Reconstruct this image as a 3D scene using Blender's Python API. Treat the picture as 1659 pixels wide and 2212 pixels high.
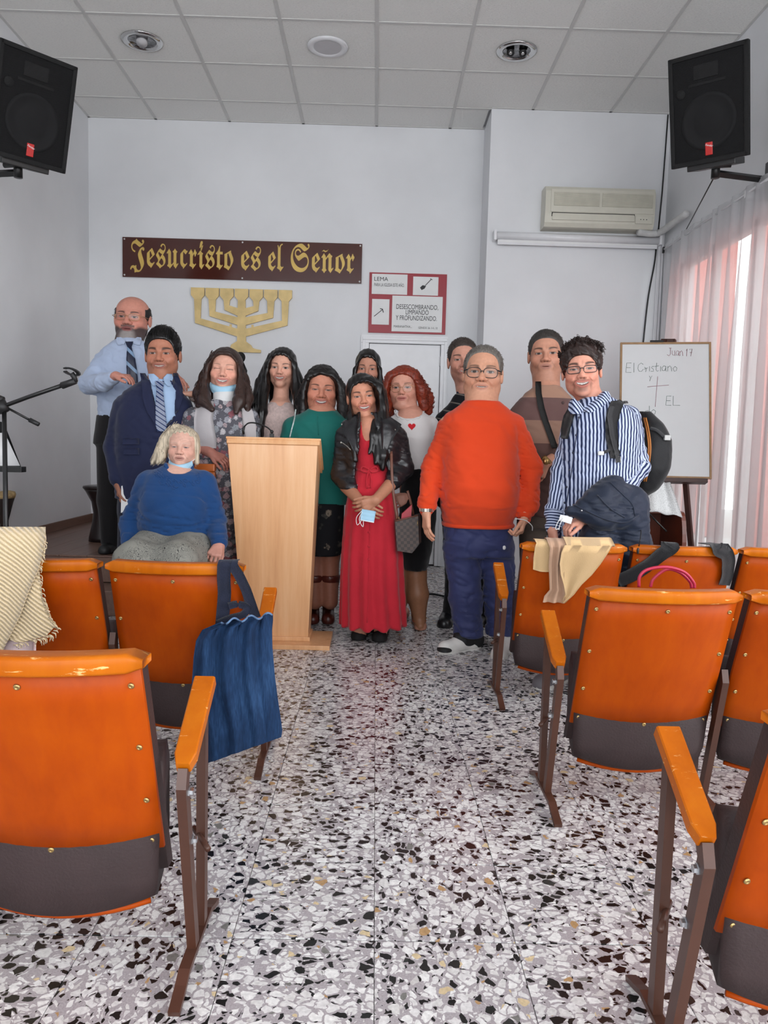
import bpy, bmesh, math, random
import numpy as np
from mathutils import Vector, Matrix
random.seed(7); RNG = np.random.default_rng(7)
for _o in list(bpy.data.objects): bpy.data.objects.remove(_o)
scene = bpy.context.scene
COL = scene.collection
# ------------------------------------------------------------------ camera
F, CX, CY, CAMH = 1660.0, 829.5, 1106.0, 1.15
def _n(v):
    v = np.array(v, float); return v / np.linalg.norm(v)
_dy = _n([812 - CX, 960 - CY, F]); _dx = _n([1, .025, -((812 - CX) + (960 - CY) * .025) / F])
_dz = -np.cross(_dy, _dx)
if _dz[1] > 0: _dz = -_dz
CM = np.stack([_dx, _dy, _dz], 1)
def at(u, v, Y):
    """point of the room seen at photo pixel (u, v), Y metres in front of the camera"""
    r = CM.T @ np.array([u - CX, v - CY, F]); return r * (Y / r[1]) + np.array([0, 0, CAMH])
def atz(u, v, Z):
    r = CM.T @ np.array([u - CX, v - CY, F]); return r * ((Z - CAMH) / r[2]) + np.array([0, 0, CAMH])
cam_data = bpy.data.cameras.new('camera'); cam = bpy.data.objects.new('camera', cam_data); COL.objects.link(cam)
cam_data.sensor_fit = 'VERTICAL'; cam_data.sensor_height = 36.0; cam_data.lens = F / 2212 * 36.0
cam_data.clip_start = .05; cam_data.clip_end = 200
_R = Matrix((CM[0], -CM[1], -CM[2])).transposed()
cam.matrix_world = Matrix.Translation((0, 0, CAMH)) @ _R.to_4x4()
scene.camera = cam
scene.cycles.max_bounces = 7; scene.cycles.diffuse_bounces = 3; scene.cycles.glossy_bounces = 2; scene.cycles.transmission_bounces = 4; scene.cycles.transparent_max_bounces = 8
# ------------------------------------------------------------------ light
vs = scene.view_settings
vs.view_transform = 'Standard'; vs.look = 'None'; vs.gamma = 1.0; vs.use_curve_mapping = False
vs.exposure = 0.93
world = bpy.data.worlds.new('overcast_sky'); scene.world = world; world.use_nodes = True
_bg = world.node_tree.nodes['Background']; _bg.inputs[0].default_value = (.95, .975, 1.0, 1); _bg.inputs[1].default_value = 3.2
def area(name, loc, rot, sx, sy, power, col=(1, 1, 1)):
    l = bpy.data.lights.new(name, 'AREA'); l.shape = 'RECTANGLE'; l.size = sx; l.size_y = sy; l.energy = power; l.color = col
    o = bpy.data.objects.new(name, l); COL.objects.link(o); o.location = loc; o.rotation_euler = rot; return o
# daylight enters through the glazed street front behind the camera and the side windows (sky portals)
for _nm, _loc, _rz, _sx, _sy in (('street_front_portal', (0, -3.45, 2.0), 0, 4.7, 3.3), ('side_window_portal', (2.53, 1.3, 1.42), 90, 4.2, 2.6), ('curtained_window_portal', (2.6, 5.585, 1.42), 90, 1.95, 2.6)):
    _p = area(_nm, _loc, (math.radians(90), 0, math.radians(_rz)), _sx, _sy, 1); _p.data.cycles.is_portal = True
# ------------------------------------------------------------------ helpers
def lin(h):
    h = h.lstrip('#'); c = [int(h[i:i + 2], 16) / 255 for i in (0, 2, 4)]
    return tuple(x / 12.92 if x <= .04045 else ((x + .055) / 1.055) ** 2.4 for x in c)
class NT:
    def __init__(s, name):
        s.m = bpy.data.materials.new(name); s.m.use_nodes = True; s.t = s.m.node_tree
        s.b = s.t.nodes['Principled BSDF']; s.out = s.t.nodes['Material Output']
    def n(s, typ, **kw):
        d = s.t.nodes.new(typ)
        for k, v in kw.items():
            if k.startswith('i_'):
                k = k[2:]; k = int(k) if k.isdigit() else k.replace('_', ' ')
                s.set(d.inputs[k], v)
            else: setattr(d, k, v)
        return d
    def set(s, inp, v):
        if isinstance(v, bpy.types.NodeSocket): s.t.links.new(v, inp)
        elif isinstance(v, (tuple, list)) and len(v) == 3 and inp.type == 'RGBA': inp.default_value = (*v, 1)
        else: inp.default_value = v
    def math(s, op, a, b=0.0, c=0.0, clamp=False):
        d = s.n('ShaderNodeMath', operation=op, use_clamp=clamp); s.set(d.inputs[0], a); s.set(d.inputs[1], b); s.set(d.inputs[2], c); return d.outputs[0]
    def mix(s, f, a, b):
        d = s.n('ShaderNodeMix', data_type='RGBA'); s.set(d.inputs[0], f); s.set(d.inputs[6], a); s.set(d.inputs[7], b); return d.outputs[2]
    def coord(s, which='Object'): return s.n('ShaderNodeTexCoord').outputs[which]
    def mapping(s, v, scale=(1, 1, 1), loc=(0, 0, 0), rot=(0, 0, 0)):
        d = s.n('ShaderNodeMapping'); s.set(d.inputs[0], v); d.inputs[1].default_value = loc; d.inputs[2].default_value = rot; d.inputs[3].default_value = scale; return d.outputs[0]
    def noise(s, v, scale=5, detail=3, rough=.5, dist=0):
        d = s.n('ShaderNodeTexNoise'); s.set(d.inputs['Vector'], v); d.inputs['Scale'].default_value = scale; d.inputs['Detail'].default_value = detail
        d.inputs['Roughness'].default_value = rough; d.inputs['Distortion'].default_value = dist; return d
    def voro(s, v, scale=5, feature='F1', rand=1.0):
        d = s.n('ShaderNodeTexVoronoi', feature=feature); s.set(d.inputs['Vector'], v); d.inputs['Scale'].default_value = scale; d.inputs['Randomness'].default_value = rand; return d
    def ramp(s, f, stops, interp='LINEAR'):
        d = s.n('ShaderNodeValToRGB'); s.set(d.inputs[0], f); r = d.color_ramp; r.interpolation = interp
        while len(r.elements) < len(stops): r.elements.new(.5)
        for e, (p, c) in zip(r.elements, stops): e.position = p; e.color = (*c, 1) if len(c) == 3 else c
        return d.outputs[0]
    def rng(s, f, a, b, c=0., d_=1.):
        d = s.n('ShaderNodeMapRange'); s.set(d.inputs[0], f); d.inputs[1].default_value = a; d.inputs[2].default_value = b; d.inputs[3].default_value = c; d.inputs[4].default_value = d_; return d.outputs[0]
    def bump(s, h, strength=.3, dist=.01):
        d = s.n('ShaderNodeBump'); d.inputs['Strength'].default_value = strength; d.inputs['Distance'].default_value = dist; s.set(d.inputs['Height'], h)
        s.set(s.b.inputs['Normal'], d.outputs[0]); return d.outputs[0]
    def base(s, c): s.set(s.b.inputs['Base Color'], c)
    def props(s, rough=.5, metal=0, spec=.5, coat=0, sheen=0, alpha=None, trans=0, sss=0):
        i = s.b.inputs; s.set(i['Roughness'], rough); i['Metallic'].default_value = metal; i['Specular IOR Level'].default_value = spec
        i['Coat Weight'].default_value = coat; i['Coat Roughness'].default_value = .12; i['Sheen Weight'].default_value = sheen
        i['Transmission Weight'].default_value = trans
        if sss: i['Subsurface Weight'].default_value = sss; i['Subsurface Radius'].default_value = (.012, .005, .003); i['Subsurface Scale'].default_value = 1.0
MATS = {}
def M(name, col, rough=.5, metal=0, var=.10, scale=12, bump=0, bscale=120, **kw):
    """plain procedural material: base colour with mottling and an optional fine relief"""
    if name in MATS: return MATS[name]
    if isinstance(col, str): col = lin(col)
    t = NT(name); co = t.coord()
    nz = t.noise(co, scale, 4).outputs[0]
    dk = tuple(c * (1 - var) for c in col); lt = tuple(min(1, c * (1 + var)) for c in col)
    t.base(t.mix(t.rng(nz, .3, .7), dk, lt)); t.props(rough, metal, **kw)
    if bump: t.bump(t.noise(co, bscale, 3).outputs[0], bump, .004)
    MATS[name] = t.m; return t.m
def link(name, me, mat=None, parent=None, smooth=False):
    o = bpy.data.objects.new(name, me); COL.objects.link(o)
    if mat is not None:
        for m_ in (mat if isinstance(mat, (list, tuple)) else [mat]): me.materials.append(m_)
    if parent is not None:
        o.parent = parent; o.matrix_parent_inverse = parent.matrix_world.inverted() if parent.get('_w') else Matrix()
    if smooth: me.shade_smooth()
    return o
def tag(o, label=None, cat=None, group=None, kind=None):
    if label: o['label'] = label
    if cat: o['category'] = cat
    if group: o['group'] = group
    if kind: o['kind'] = kind
    return o
def empty(name, loc=(0, 0, 0), rz=0, label=None, cat=None, group=None):
    o = bpy.data.objects.new(name, None); COL.objects.link(o); o.location = loc; o.rotation_euler = (0, 0, rz)
    return tag(o, label, cat, group)
def copy_tree(o, parent=None):
    c = o.copy(); COL.objects.link(c); c.parent = parent
    for ch in list(o.children): copy_tree(ch, c)
    return c
class MB:
    """collects boxes, bars, lathes, ... and links them as ONE mesh object"""
    def __init__(s): s.v = []; s.f = []; s.sm = []
    def add(s, vs_, fs, smooth=False, T=None):
        o = len(s.v)
        for p in vs_:
            s.v.append(tuple(T @ Vector(p)) if T is not None else tuple(p))
        for f in fs: s.f.append(tuple(i + o for i in f)); s.sm.append(smooth)
        return s
    def box(s, a, b, bev=0.0, T=None):
        x0, y0, z0 = a; x1, y1, z1 = b
        if bev <= 0:
            return s.add([(x0, y0, z0), (x1, y0, z0), (x1, y1, z0), (x0, y1, z0), (x0, y0, z1), (x1, y0, z1), (x1, y1, z1), (x0, y1, z1)],
                  [(3, 2, 1, 0), (4, 5, 6, 7), (0, 1, 5, 4), (1, 2, 6, 5), (2, 3, 7, 6), (3, 0, 4, 7)], False, T)
        bm = bmesh.new(); bmesh.ops.create_cube(bm, size=1)
        for v in bm.verts: v.co = Vector(((x0 + x1) / 2 + v.co.x * (x1 - x0), (y0 + y1) / 2 + v.co.y * (y1 - y0), (z0 + z1) / 2 + v.co.z * (z1 - z0)))
        bmesh.ops.bevel(bm, geom=bm.edges[:], offset=bev, segments=2, profile=.6, affect='EDGES'); s.frombm(bm, False, T); return s
    def frombm(s, bm, smooth=False, T=None):
        bm.verts.index_update(); s.add([v.co[:] for v in bm.verts], [tuple(v.index for v in f.verts) for f in bm.faces], smooth, T); bm.free(); return s
    def prism(s, poly, d0, d1, axis='y', T=None, smooth=False):
        """polygon (a,b) extruded along axis: y -> (a, d, b), z -> (a, b, d), x -> (d, a, b)"""
        n = len(poly); m = {'y': lambda a, b, d: (a, d, b), 'z': lambda a, b, d: (a, b, d), 'x': lambda a, b, d: (d, a, b)}[axis]
        vs_ = [m(a, b, d0) for a, b in poly] + [m(a, b, d1) for a, b in poly]
        fs = [tuple(range(n))[::-1], tuple(range(n, 2 * n))]
        s.add(vs_, fs, False, T); o = len(s.v) - 2 * n
        for i in range(n):
            j = (i + 1) % n; s.f.append((o + i, o + j, o + n + j, o + n + i)); s.sm.append(smooth)
        return s
    def tube(s, pts, r, n=8, closed=False, T=None, smooth=True, flat=None):
        """tube along a polyline; r is a number or one radius per point; flat=(normal, ratio) makes it a strap"""
        P = [np.array(p, float) for p in pts]; m = len(P); rr = [r] * m if np.isscalar(r) else list(r)
        vs_ = []; up = None
        for i in range(m):
            a = P[(i - 1) % m] if (i > 0 or closed) else P[i]; b = P[(i + 1) % m] if (i < m - 1 or closed) else P[i]
            t = b - a; t = t / (np.linalg.norm(t) + 1e-9)
            if flat is not None:
                nn = flat[0] if not isinstance(flat[0], list) else flat[0][i]; nn = np.array(nn, float); nn = nn - t * (nn @ t); nn /= np.linalg.norm(nn) + 1e-9; sd = np.cross(t, nn)
            else:
                if up is None: up = np.array([0, 0, 1.]) if abs(t[2]) < .9 else np.array([1., 0, 0])
                nn = up - t * (up @ t); nn /= np.linalg.norm(nn) + 1e-9; sd = np.cross(t, nn); up = nn
            q = flat[1] if flat is not None else 1.0
            for k in range(n):
                a_ = 2 * math.pi * (k + .5 * (flat is not None)) / n; vs_.append(P[i] + rr[i] * (math.cos(a_) * sd + q * math.sin(a_) * nn))
        fs = []
        for i in range(m - (0 if closed else 1)):
            j = (i + 1) % m
            for k in range(n): fs.append((i * n + k, i * n + (k + 1) % n, j * n + (k + 1) % n, j * n + k))
        if not closed: fs += [tuple(range(n))[::-1], tuple((m - 1) * n + k for k in range(n))]
        return s.add(vs_, fs, smooth, T)
    def lathe(s, prof, n=24, T=None, smooth=True, sx=1, sy=1, cap=True):
        m = len(prof); vs_ = [(r * math.cos(2 * math.pi * k / n) * sx, r * math.sin(2 * math.pi * k / n) * sy, z) for r, z in prof for k in range(n)]
        fs = [(i * n + k, i * n + (k + 1) % n, (i + 1) * n + (k + 1) % n, (i + 1) * n + k) for i in range(m - 1) for k in range(n)]
        if cap: fs += [tuple(range(n))[::-1], tuple((m - 1) * n + k for k in range(n))]
        return s.add(vs_, fs, smooth, T)
    def grid(s, G, thick=0.0, T=None, smooth=True, closed_u=False):
        """G[i][j] points; thick > 0 gives the sheet a back side"""
        G = np.array(G, float); a, b = G.shape[:2]
        du = np.gradient(G, axis=0); dv = np.gradient(G, axis=1); nn = np.cross(du, dv); nn /= np.linalg.norm(nn, axis=2, keepdims=True) + 1e-9
        vs_ = list(G.reshape(-1, 3)); bb = b if closed_u else b - 1
        fs = [(i * b + j, (i + 1) * b + j, (i + 1) * b + (j + 1) % b, i * b + (j + 1) % b) for i in range(a - 1) for j in range(bb)]
        if thick:
            o = a * b; vs_ += list((G + nn * thick).reshape(-1, 3))
            fs = [f[::-1] for f in fs] + [tuple(x + o for x in f) for f in fs]
            rim = []
            for j in range(bb): rim += [(j, (j + 1) % b), ((a - 1) * b + (j + 1) % b, (a - 1) * b + j)]
            if not closed_u:
                for i in range(a - 1): rim += [((i + 1) * b, i * b), (i * b + b - 1, (i + 1) * b + b - 1)]
            fs += [(p, q, q + o, p + o) for p, q in rim]
        return s.add(vs_, fs, smooth, T)
    def sphere(s, c, r, n=10, m=7, T=None):
        r = (r, r, r) if np.isscalar(r) else r; vs_ = [(c[0], c[1], c[2] + r[2])]
        for i in range(1, m):
            th = math.pi * i / m
            for k in range(n):
                ph = 2 * math.pi * k / n; vs_.append((c[0] + r[0] * math.sin(th) * math.cos(ph), c[1] + r[1] * math.sin(th) * math.sin(ph), c[2] + r[2] * math.cos(th)))
        vs_.append((c[0], c[1], c[2] - r[2])); e = len(vs_) - 1
        fs = [(0, 1 + k, 1 + (k + 1) % n) for k in range(n)]
        for i in range(m - 2):
            for k in range(n): fs.append((1 + i * n + k, 1 + (i + 1) * n + k, 1 + (i + 1) * n + (k + 1) % n, 1 + i * n + (k + 1) % n))
        fs += [(e, 1 + (m - 2) * n + (k + 1) % n, 1 + (m - 2) * n + k) for k in range(n)]
        return s.add(vs_, fs, True, T)
    def mesh(s, name):
        me = bpy.data.meshes.new(name); me.from_pydata([tuple(map(float, p)) for p in s.v], [], s.f); me.polygons.foreach_set('use_smooth', s.sm); me.update(); return me
    def build(s, name, mat=None, parent=None): return link(name, s.mesh(name), mat, parent)
def spline(pts, n=8):
    P = np.array(pts, float); P = np.vstack([2 * P[0] - P[1], P, 2 * P[-1] - P[-2]]); out = []
    for i in range(1, len(P) - 2):
        for t in np.linspace(0, 1, n, endpoint=False):
            a, b, c, d = P[i - 1:i + 3]; out.append(.5 * (2 * b + (c - a) * t + (2 * a - 5 * b + 4 * c - d) * t * t + (3 * b - 3 * c + d - a) * t ** 3))
    out.append(P[-2]); return np.array(out)
def textmesh(name, body, size, mat, parent=None, depth=.0008, align='LEFT', sx=1.0, shear=0, space=1.0):
    """flat lettering; lies in the local XZ plane facing -Y"""
    c = bpy.data.curves.new(name, 'FONT'); c.body = body; c.size = size; c.extrude = depth; c.align_x = align; c.shear = shear; c.space_character = space
    o = bpy.data.objects.new(name, c); COL.objects.link(o); bpy.context.view_layer.update()
    me = bpy.data.meshes.new_from_object(o.evaluated_get(bpy.context.evaluated_depsgraph_get())); bpy.data.objects.remove(o)
    me.transform(Matrix.Rotation(math.radians(90), 4, 'X') @ Matrix.Diagonal((sx, 1, 1, 1))); me.name = name; me.materials.clear()
    return link(name, me, mat, parent)
# ------------------------------------------------------------------ room materials
def m_wall():
    t = NT('white_wall_paint'); co = t.coord(); n1 = t.noise(co, 1.6, 4).outputs[0]
    t.base(t.mix(t.rng(n1, .3, .7), lin('#e2e3e6'), lin('#ecedf0'))); t.props(.62)
    t.bump(t.noise(co, 90, 3).outputs[0], .10, .004); return t.m
def m_ceiling():
    t = NT('mineral_fibre_tile'); co = t.coord(); inf = t.n('ShaderNodeObjectInfo').outputs['Random']
    v = t.n('ShaderNodeVectorMath', operation='ADD'); t.set(v.inputs[0], co); cmb = t.n('ShaderNodeCombineXYZ'); t.set(cmb.inputs[0], t.math('MULTIPLY', inf, 31)); t.set(v.inputs[1], cmb.outputs[0])
    n1 = t.noise(t.mapping(v.outputs[0], (60, 160, 60)), 1, 4, .7).outputs[0]
    n2 = t.voro(v.outputs[0], 160).outputs[0]
    h = t.math('ADD', t.rng(n1, .35, .5), t.math('MULTIPLY', n2, .6))
    t.base(t.mix(t.rng(n1, .33, .45), lin('#e9e8e6'), lin('#f8f7f4'))); t.props(.9, spec=.1); t.bump(h, .5, .005); return t.m
def m_terrazzo():
    t = NT('terrazzo'); co = t.coord('Object'); inf = t.n('ShaderNodeObjectInfo').outputs['Random']
    cmb = t.n('ShaderNodeCombineXYZ'); t.set(cmb.inputs[0], t.math('MULTIPLY', inf, 37)); t.set(cmb.inputs[1], t.math('MULTIPLY', inf, 91))
    v = t.n('ShaderNodeVectorMath', operation='ADD'); t.set(v.inputs[0], co); t.set(v.inputs[1], cmb.outputs[0])
    flat = t.mapping(v.outputs[0], (1, 1, 0))
    nz = t.n('ShaderNodeTexNoise'); t.set(nz.inputs['Vector'], flat); nz.inputs['Scale'].default_value = 34; nz.inputs['Detail'].default_value = 2
    wv = t.n('ShaderNodeVectorMath', operation='MULTIPLY_ADD'); t.set(wv.inputs[0], nz.outputs['Color']); wv.inputs[1].default_value = (.022, .022, 0); t.set(wv.inputs[2], flat)
    flatw = t.mapping(wv.outputs[0], (1, 1, 0))
    def layer(scale, gap, seed):
        vv = t.mapping(flatw, (1, 1.25, 1), (seed, seed * .37, 0), (0, 0, seed))
        c = t.voro(vv, scale); e = t.voro(vv, scale, 'DISTANCE_TO_EDGE')
        sep = t.n('ShaderNodeSeparateColor'); t.set(sep.inputs[0], c.outputs['Color'])
        sz = t.math('MULTIPLY_ADD', sep.outputs[1], .13, gap)
        mask = t.rng(t.math('SUBTRACT', e.outputs[0], sz), -.008, .012)
        return sep.outputs[0], sep.outputs[2], mask
    r1, q1, m1 = layer(37, .050, 0.3); r2, q2, m2 = layer(74, .07, 4.7)
    fleck = t.noise(flat, 240, 2).outputs[0]
    cement = t.mix(t.rng(fleck, .35, .7), lin('#a09a9d'), lin('#b4aeb1'))
    vein = t.rng(t.noise(flat, 110, 2).outputs[0], .30, .75, .80, 1.08)
    def chip(r, q):
        c = t.ramp(r, [(0, lin('#141515')), (.14, lin('#1e201f')), (.26, lin('#343534')), (.285, lin('#7d7c78')), (.30, lin('#dcdbd9')), (.50, lin('#ececea')), (.75, lin('#e2e1e0')), (.955, lin('#cfccca')), (.968, lin('#d8c49c')), (.985, lin('#b89468'))], 'CONSTANT')
        mm = t.n('ShaderNodeMix', data_type='RGBA', blend_type='MULTIPLY'); mm.inputs[0].default_value = 1; t.set(mm.inputs[6], c); cc = t.n('ShaderNodeCombineColor')
        for i in range(3): t.set(cc.inputs[i], vein)
        t.set(mm.inputs[7], cc.outputs[0]); return mm.outputs[2]
    m2 = t.math('MULTIPLY', m2, t.math('GREATER_THAN', q2, .35))
    m1 = t.math('MULTIPLY', m1, t.math('GREATER_THAN', q1, .10))
    c = t.mix(m2, cement, chip(r2, q2)); c = t.mix(m1, c, chip(r1, q1))
    t.base(c); t.props(.27, spec=.45); return t.m
def m_plank():
    t = NT('laminate_plank'); co = t.coord(); inf = t.n('ShaderNodeObjectInfo').outputs['Random']
    g = t.noise(t.mapping(co, (22, 1.6, 22)), 1.5, 5, .6, .4).outputs[0]
    t.base(t.mix(g, lin('#5d4238'), lin('#8d6f60'))); t.props(.35); t.bump(g, .1, .003); return t.m
WALL, CEIL, TERR, PLANK = m_wall(), m_ceiling(), m_terrazzo(), m_plank()
GLOSSW = M('white_lacquer', '#e9e9ec', .3, var=.02)
PLASTW = M('ivory_plastic', '#d9d6c8', .45, var=.04)
XL, XR, YB, YF, HC, YP = -2.70, 2.48, 7.33, -3.5, 4.054, 6.885
def struct(name, mb, mat, parent=None):
    o = mb.build(name, mat, parent)
    if parent is None: o['kind'] = 'structure'
    return o
# floor: slab with single terrazzo tiles where they can be told apart
floor = struct('floor', MB().box((XL - .15, YF - .15, -.12), (XR + .15, YB + .15, -.006)), TERR)
floor['label'] = 'speckled black and white terrazzo floor'
_tm = MB().box((-.1642, -.1642, -.012), (.1642, .1642, 0), .0009).mesh('floor_tile'); _tm.materials.append(TERR)
k_ = 0
for j in range(18):
    for i in range(-7, 7):
        x, y = .025 + .165 + .33 * i, .70 + .165 + .332 * j
        if y > 5.2 and x < -.8: continue
        o = bpy.data.objects.new('floor_tile', _tm); COL.objects.link(o); o.parent = floor; o.location = (x, y, 0); o.rotation_euler = (0, 0, (k_ * 7 % 4) * math.pi / 2); k_ += 1
# walls
struct('wall_back', MB().box((XL - .15, YB, -.1), (-.14, YB + .15, HC + .1)).box((.63, YB, -.1), (XR + .15, YB + .15, HC + .1)).box((-.14, YB, 2.13), (.63, YB + .15, HC + .1)).box((-.2, YB + .12, -.1), (.7, YB + .15, 2.2)), WALL)  # includes an unseen slab added behind the door to stop outside light leaking
struct('wall_left', MB().box((XL - .15, YF, -.1), (XL, YB, HC + .1)), WALL)
WY0, WY1, WZ0, WZ1 = 4.62, 6.55, .12, 2.72
struct('wall_right', MB().box((XR, WY1, -.1), (XR + .15, YB, HC + .1)).box((XR, YF, WZ1), (XR + .15, WY1, HC + .1)).box((XR, YF, -.1), (XR + .15, WY1, WZ0))
       .box((XR, 3.4, WZ0), (XR + .15, WY0, WZ1)).box((XR, YF, WZ0), (XR + .15, -.8, WZ1)), WALL)
struct('wall_rear', MB().box((XL, YF - .15, -.1), (-2.35, YF, HC + .1)).box((2.35, YF - .15, -.1), (XR, YF, HC + .1)).box((-2.35, YF - .15, 3.65), (2.35, YF, HC + .1)).box((-2.35, YF - .15, -.1), (2.35, YF, .35)), WALL)
struct('wall_pier', MB().box((.925, YP, -.02), (XR, YB, HC)), WALL)
# ceiling: slab, hanging grid and single tiles
ceiling = struct('ceiling', MB().box((XL - .15, YF - .15, HC + .03), (XR + .15, YB + .15, HC + .15)), WALL)
TX, TY, TX0, TY0 = .672, .655, -.065, 6.9
grid = MB()
for i in range(-4, 5):
    x = TX0 + TX * i
    if XL < x < XR: grid.box((x - .012, YF, HC - .001), (x + .012, YB, HC + .006))
for j in range(-16, 1):
    y = TY0 + TY * j
    if y > YF: grid.box((XL, y - .012, HC - .0005), (XR, y + .012, HC + .006))
grid.box((XL, YB - .02, HC - .001), (.925, YB, HC + .006)).box((XL, YF, HC - .001), (XL + .02, YB, HC + .006)).box((XR - .02, YF, HC - .001), (XR, YP, HC + .006)).box((.925, YP - .02, HC - .001), (XR, YP, HC + .006))
grid.build('ceiling_grid', M('painted_steel_grid', '#d4d3d1', .55, var=.03), ceiling)
_cache = {}
for i in range(-5, 5):
    for j in range(-16, 2):
        x0, x1 = max(XL + .02, TX0 + TX * i + .012), min(XR - .02, TX0 + TX * (i + 1) - .012)
        y0, y1 = max(YF + .02, TY0 + TY * (j - 1) + .012), min(YB - .02, TY0 + TY * j - .012)
        if x1 - x0 < .05 or y1 - y0 < .05 or y1 < 2.5: continue
        if y0 > YP - .05: x1 = min(x1, .905)
        if x1 - x0 < .05: continue
        key = (round(x1 - x0, 3), round(y1 - y0, 3))
        if key not in _cache:
            a, b = key; me = MB().box((-a / 2, -b / 2, 0), (a / 2, b / 2, .018)).mesh('ceiling_tile'); me.materials.append(CEIL); _cache[key] = me
        o = bpy.data.objects.new('ceiling_tile', _cache[key]); COL.objects.link(o); o.parent = ceiling; o.location = ((x0 + x1) / 2, (y0 + y1) / 2, HC + .004)
# platform at the far left with planks, skirting
PX1, PY0, PZ = -.95, 5.20, .35
plat = struct('floor_platform', MB().box((XL, PY0 + .01, 0), (PX1 - .01, YB, PZ - .012)), M('dark_platform_side', '#5a4136', .5))
plat['label'] = 'low wooden stage covered with brown laminate planks'
x = XL
while x < PX1 - .02:
    w = min(.19, PX1 - x); MB().box((x + .001, PY0 - .012, PZ - .012), (x + w - .001, YB, PZ), .0015).build('plank', PLANK, plat); x += .19
MB().box((XL, PY0 - .014, .17), (PX1, PY0 + .008, PZ - .014), .003).build('riser_board', PLANK, plat)
step = struct('trim_1', MB().box((XL, PY0 - .30, 0), (PX1, PY0 - .012, .165), .006), PLANK); step['label'] = 'wooden step in front of the stage'
struct('baseboard_left', MB().box((XL, PY0, PZ), (XL + .014, YB, PZ + .075), .004), PLANK)
struct('baseboard_back', MB().box((XL + .014, YB - .014, PZ), (PX1, YB, PZ + .075), .004), PLANK)
# door in the back wall
door = struct('door_1', MB().box((-.085, YB + .012, .01), (.585, YB + .05, 2.095), .004), GLOSSW)
door['label'] = 'white flush door below the red framed poster'
MB().box((-.163, YB - .022, 0), (-.088, YB + .11, 2.0965), .002).box((.588, YB - .022, 0), (.655, YB + .11, 2.0965), .002).box((-.163, YB - .022, 2.098), (.655, YB + .11, 2.17), .002).build('door_frame', GLOSSW, door)
MB().box((-.15, YB - .03, 0), (-.12, YB - .021, 2.123), .004).box((.62, YB - .03, 0), (.645, YB - .021, 2.123), .004).box((-.15, YB - .03, 2.125), (.645, YB - .021, 2.155), .004).build('door_moulding', GLOSSW, door)
for z in (.3, 1.05, 1.90): MB().tube([(.586, YB + .004, z), (.586, YB + .004, z + .09)], .008, 10).build('hinge', GLOSSW, door)
MB().box((-.05, YB + .0, 1.0), (-.02, YB + .012, 1.17), .003).tube([(-.035, YB - .03, 1.09), (.07, YB - .03, 1.09)], .008).tube([(-.035, YB + .0, 1.09), (-.035, YB - .03, 1.09)], .008).build('door_handle', M('brushed_steel', '#b0b0b0', .3, 1), door)
# window behind the curtain, glazed
WH = M('window_frame_white', '#dcdcde', .4)
win = MB()
for y in (WY0, 5.25, 5.90, WY1 - .05): win.box((XR + .03, y, WZ0), (XR + .09, y + .05, WZ1), .004)
for z in (WZ0, WZ1 - .05): win.box((XR + .03, WY0, z), (XR + .09, WY1, z + .05), .004)
win = struct('window_1', win, WH); win['label'] = 'white framed window behind the sheer curtain'
def m_glass():
    t = NT('clear_pane'); t.t.nodes.remove(t.b); g = t.n('ShaderNodeBsdfGlossy'); g.inputs['Roughness'].default_value = .02; tr = t.n('ShaderNodeBsdfTransparent'); tr.inputs[0].default_value = (.93, .96, .95, 1)
    mx = t.n('ShaderNodeMixShader'); mx.inputs[0].default_value = .05; t.set(mx.inputs[1], tr.outputs[0]); t.set(mx.inputs[2], g.outputs[0]); t.t.links.new(mx.outputs[0], t.out.inputs[0]); return t.m
PANE = m_glass()
for y0, y1 in ((WY0 + .05, 5.25), (5.30, 5.90), (5.95, WY1 - .05)):
    for z0, z1 in ((WZ0 + .05, WZ1 - .05),): MB().box((XR + .055, y0, z0), (XR + .061, y1, z1)).build('pane', PANE, win)
# what stands outside that window: pavement and a reddish brick front across the lane
def m_brick():
    t = NT('red_brick_facade'); co = t.mapping(t.coord(), (1, 1, 1), rot=(math.radians(90), 0, math.radians(90)))
    b = t.n('ShaderNodeTexBrick'); t.set(b.inputs['Vector'], co); b.inputs['Scale'].default_value = 4; t.set(b.inputs['Color1'], lin('#a8665e')); t.set(b.inputs['Color2'], lin('#a05e57')); t.set(b.inputs['Mortar'], lin('#ab766c'))
    t.base(b.outputs[0]); t.props(.9); return t.m
hb = tag(MB().box((4.6, 2.0, 0), (4.8, 9.75, 4.6)).build('house_front', m_brick()), 'red brick house front across the lane outside the window', 'building')
tag(MB().box((4.6, 10.55, 0), (4.8, 15, 4.6)).build('house_front', m_brick()), 'farther red brick house front seen through the curtain', 'building')
struct('ground_outside', MB().box((XR + .15, -6, -.14), (9, 16, -.02)), M('asphalt', '#9a9a98', .9))
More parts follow.
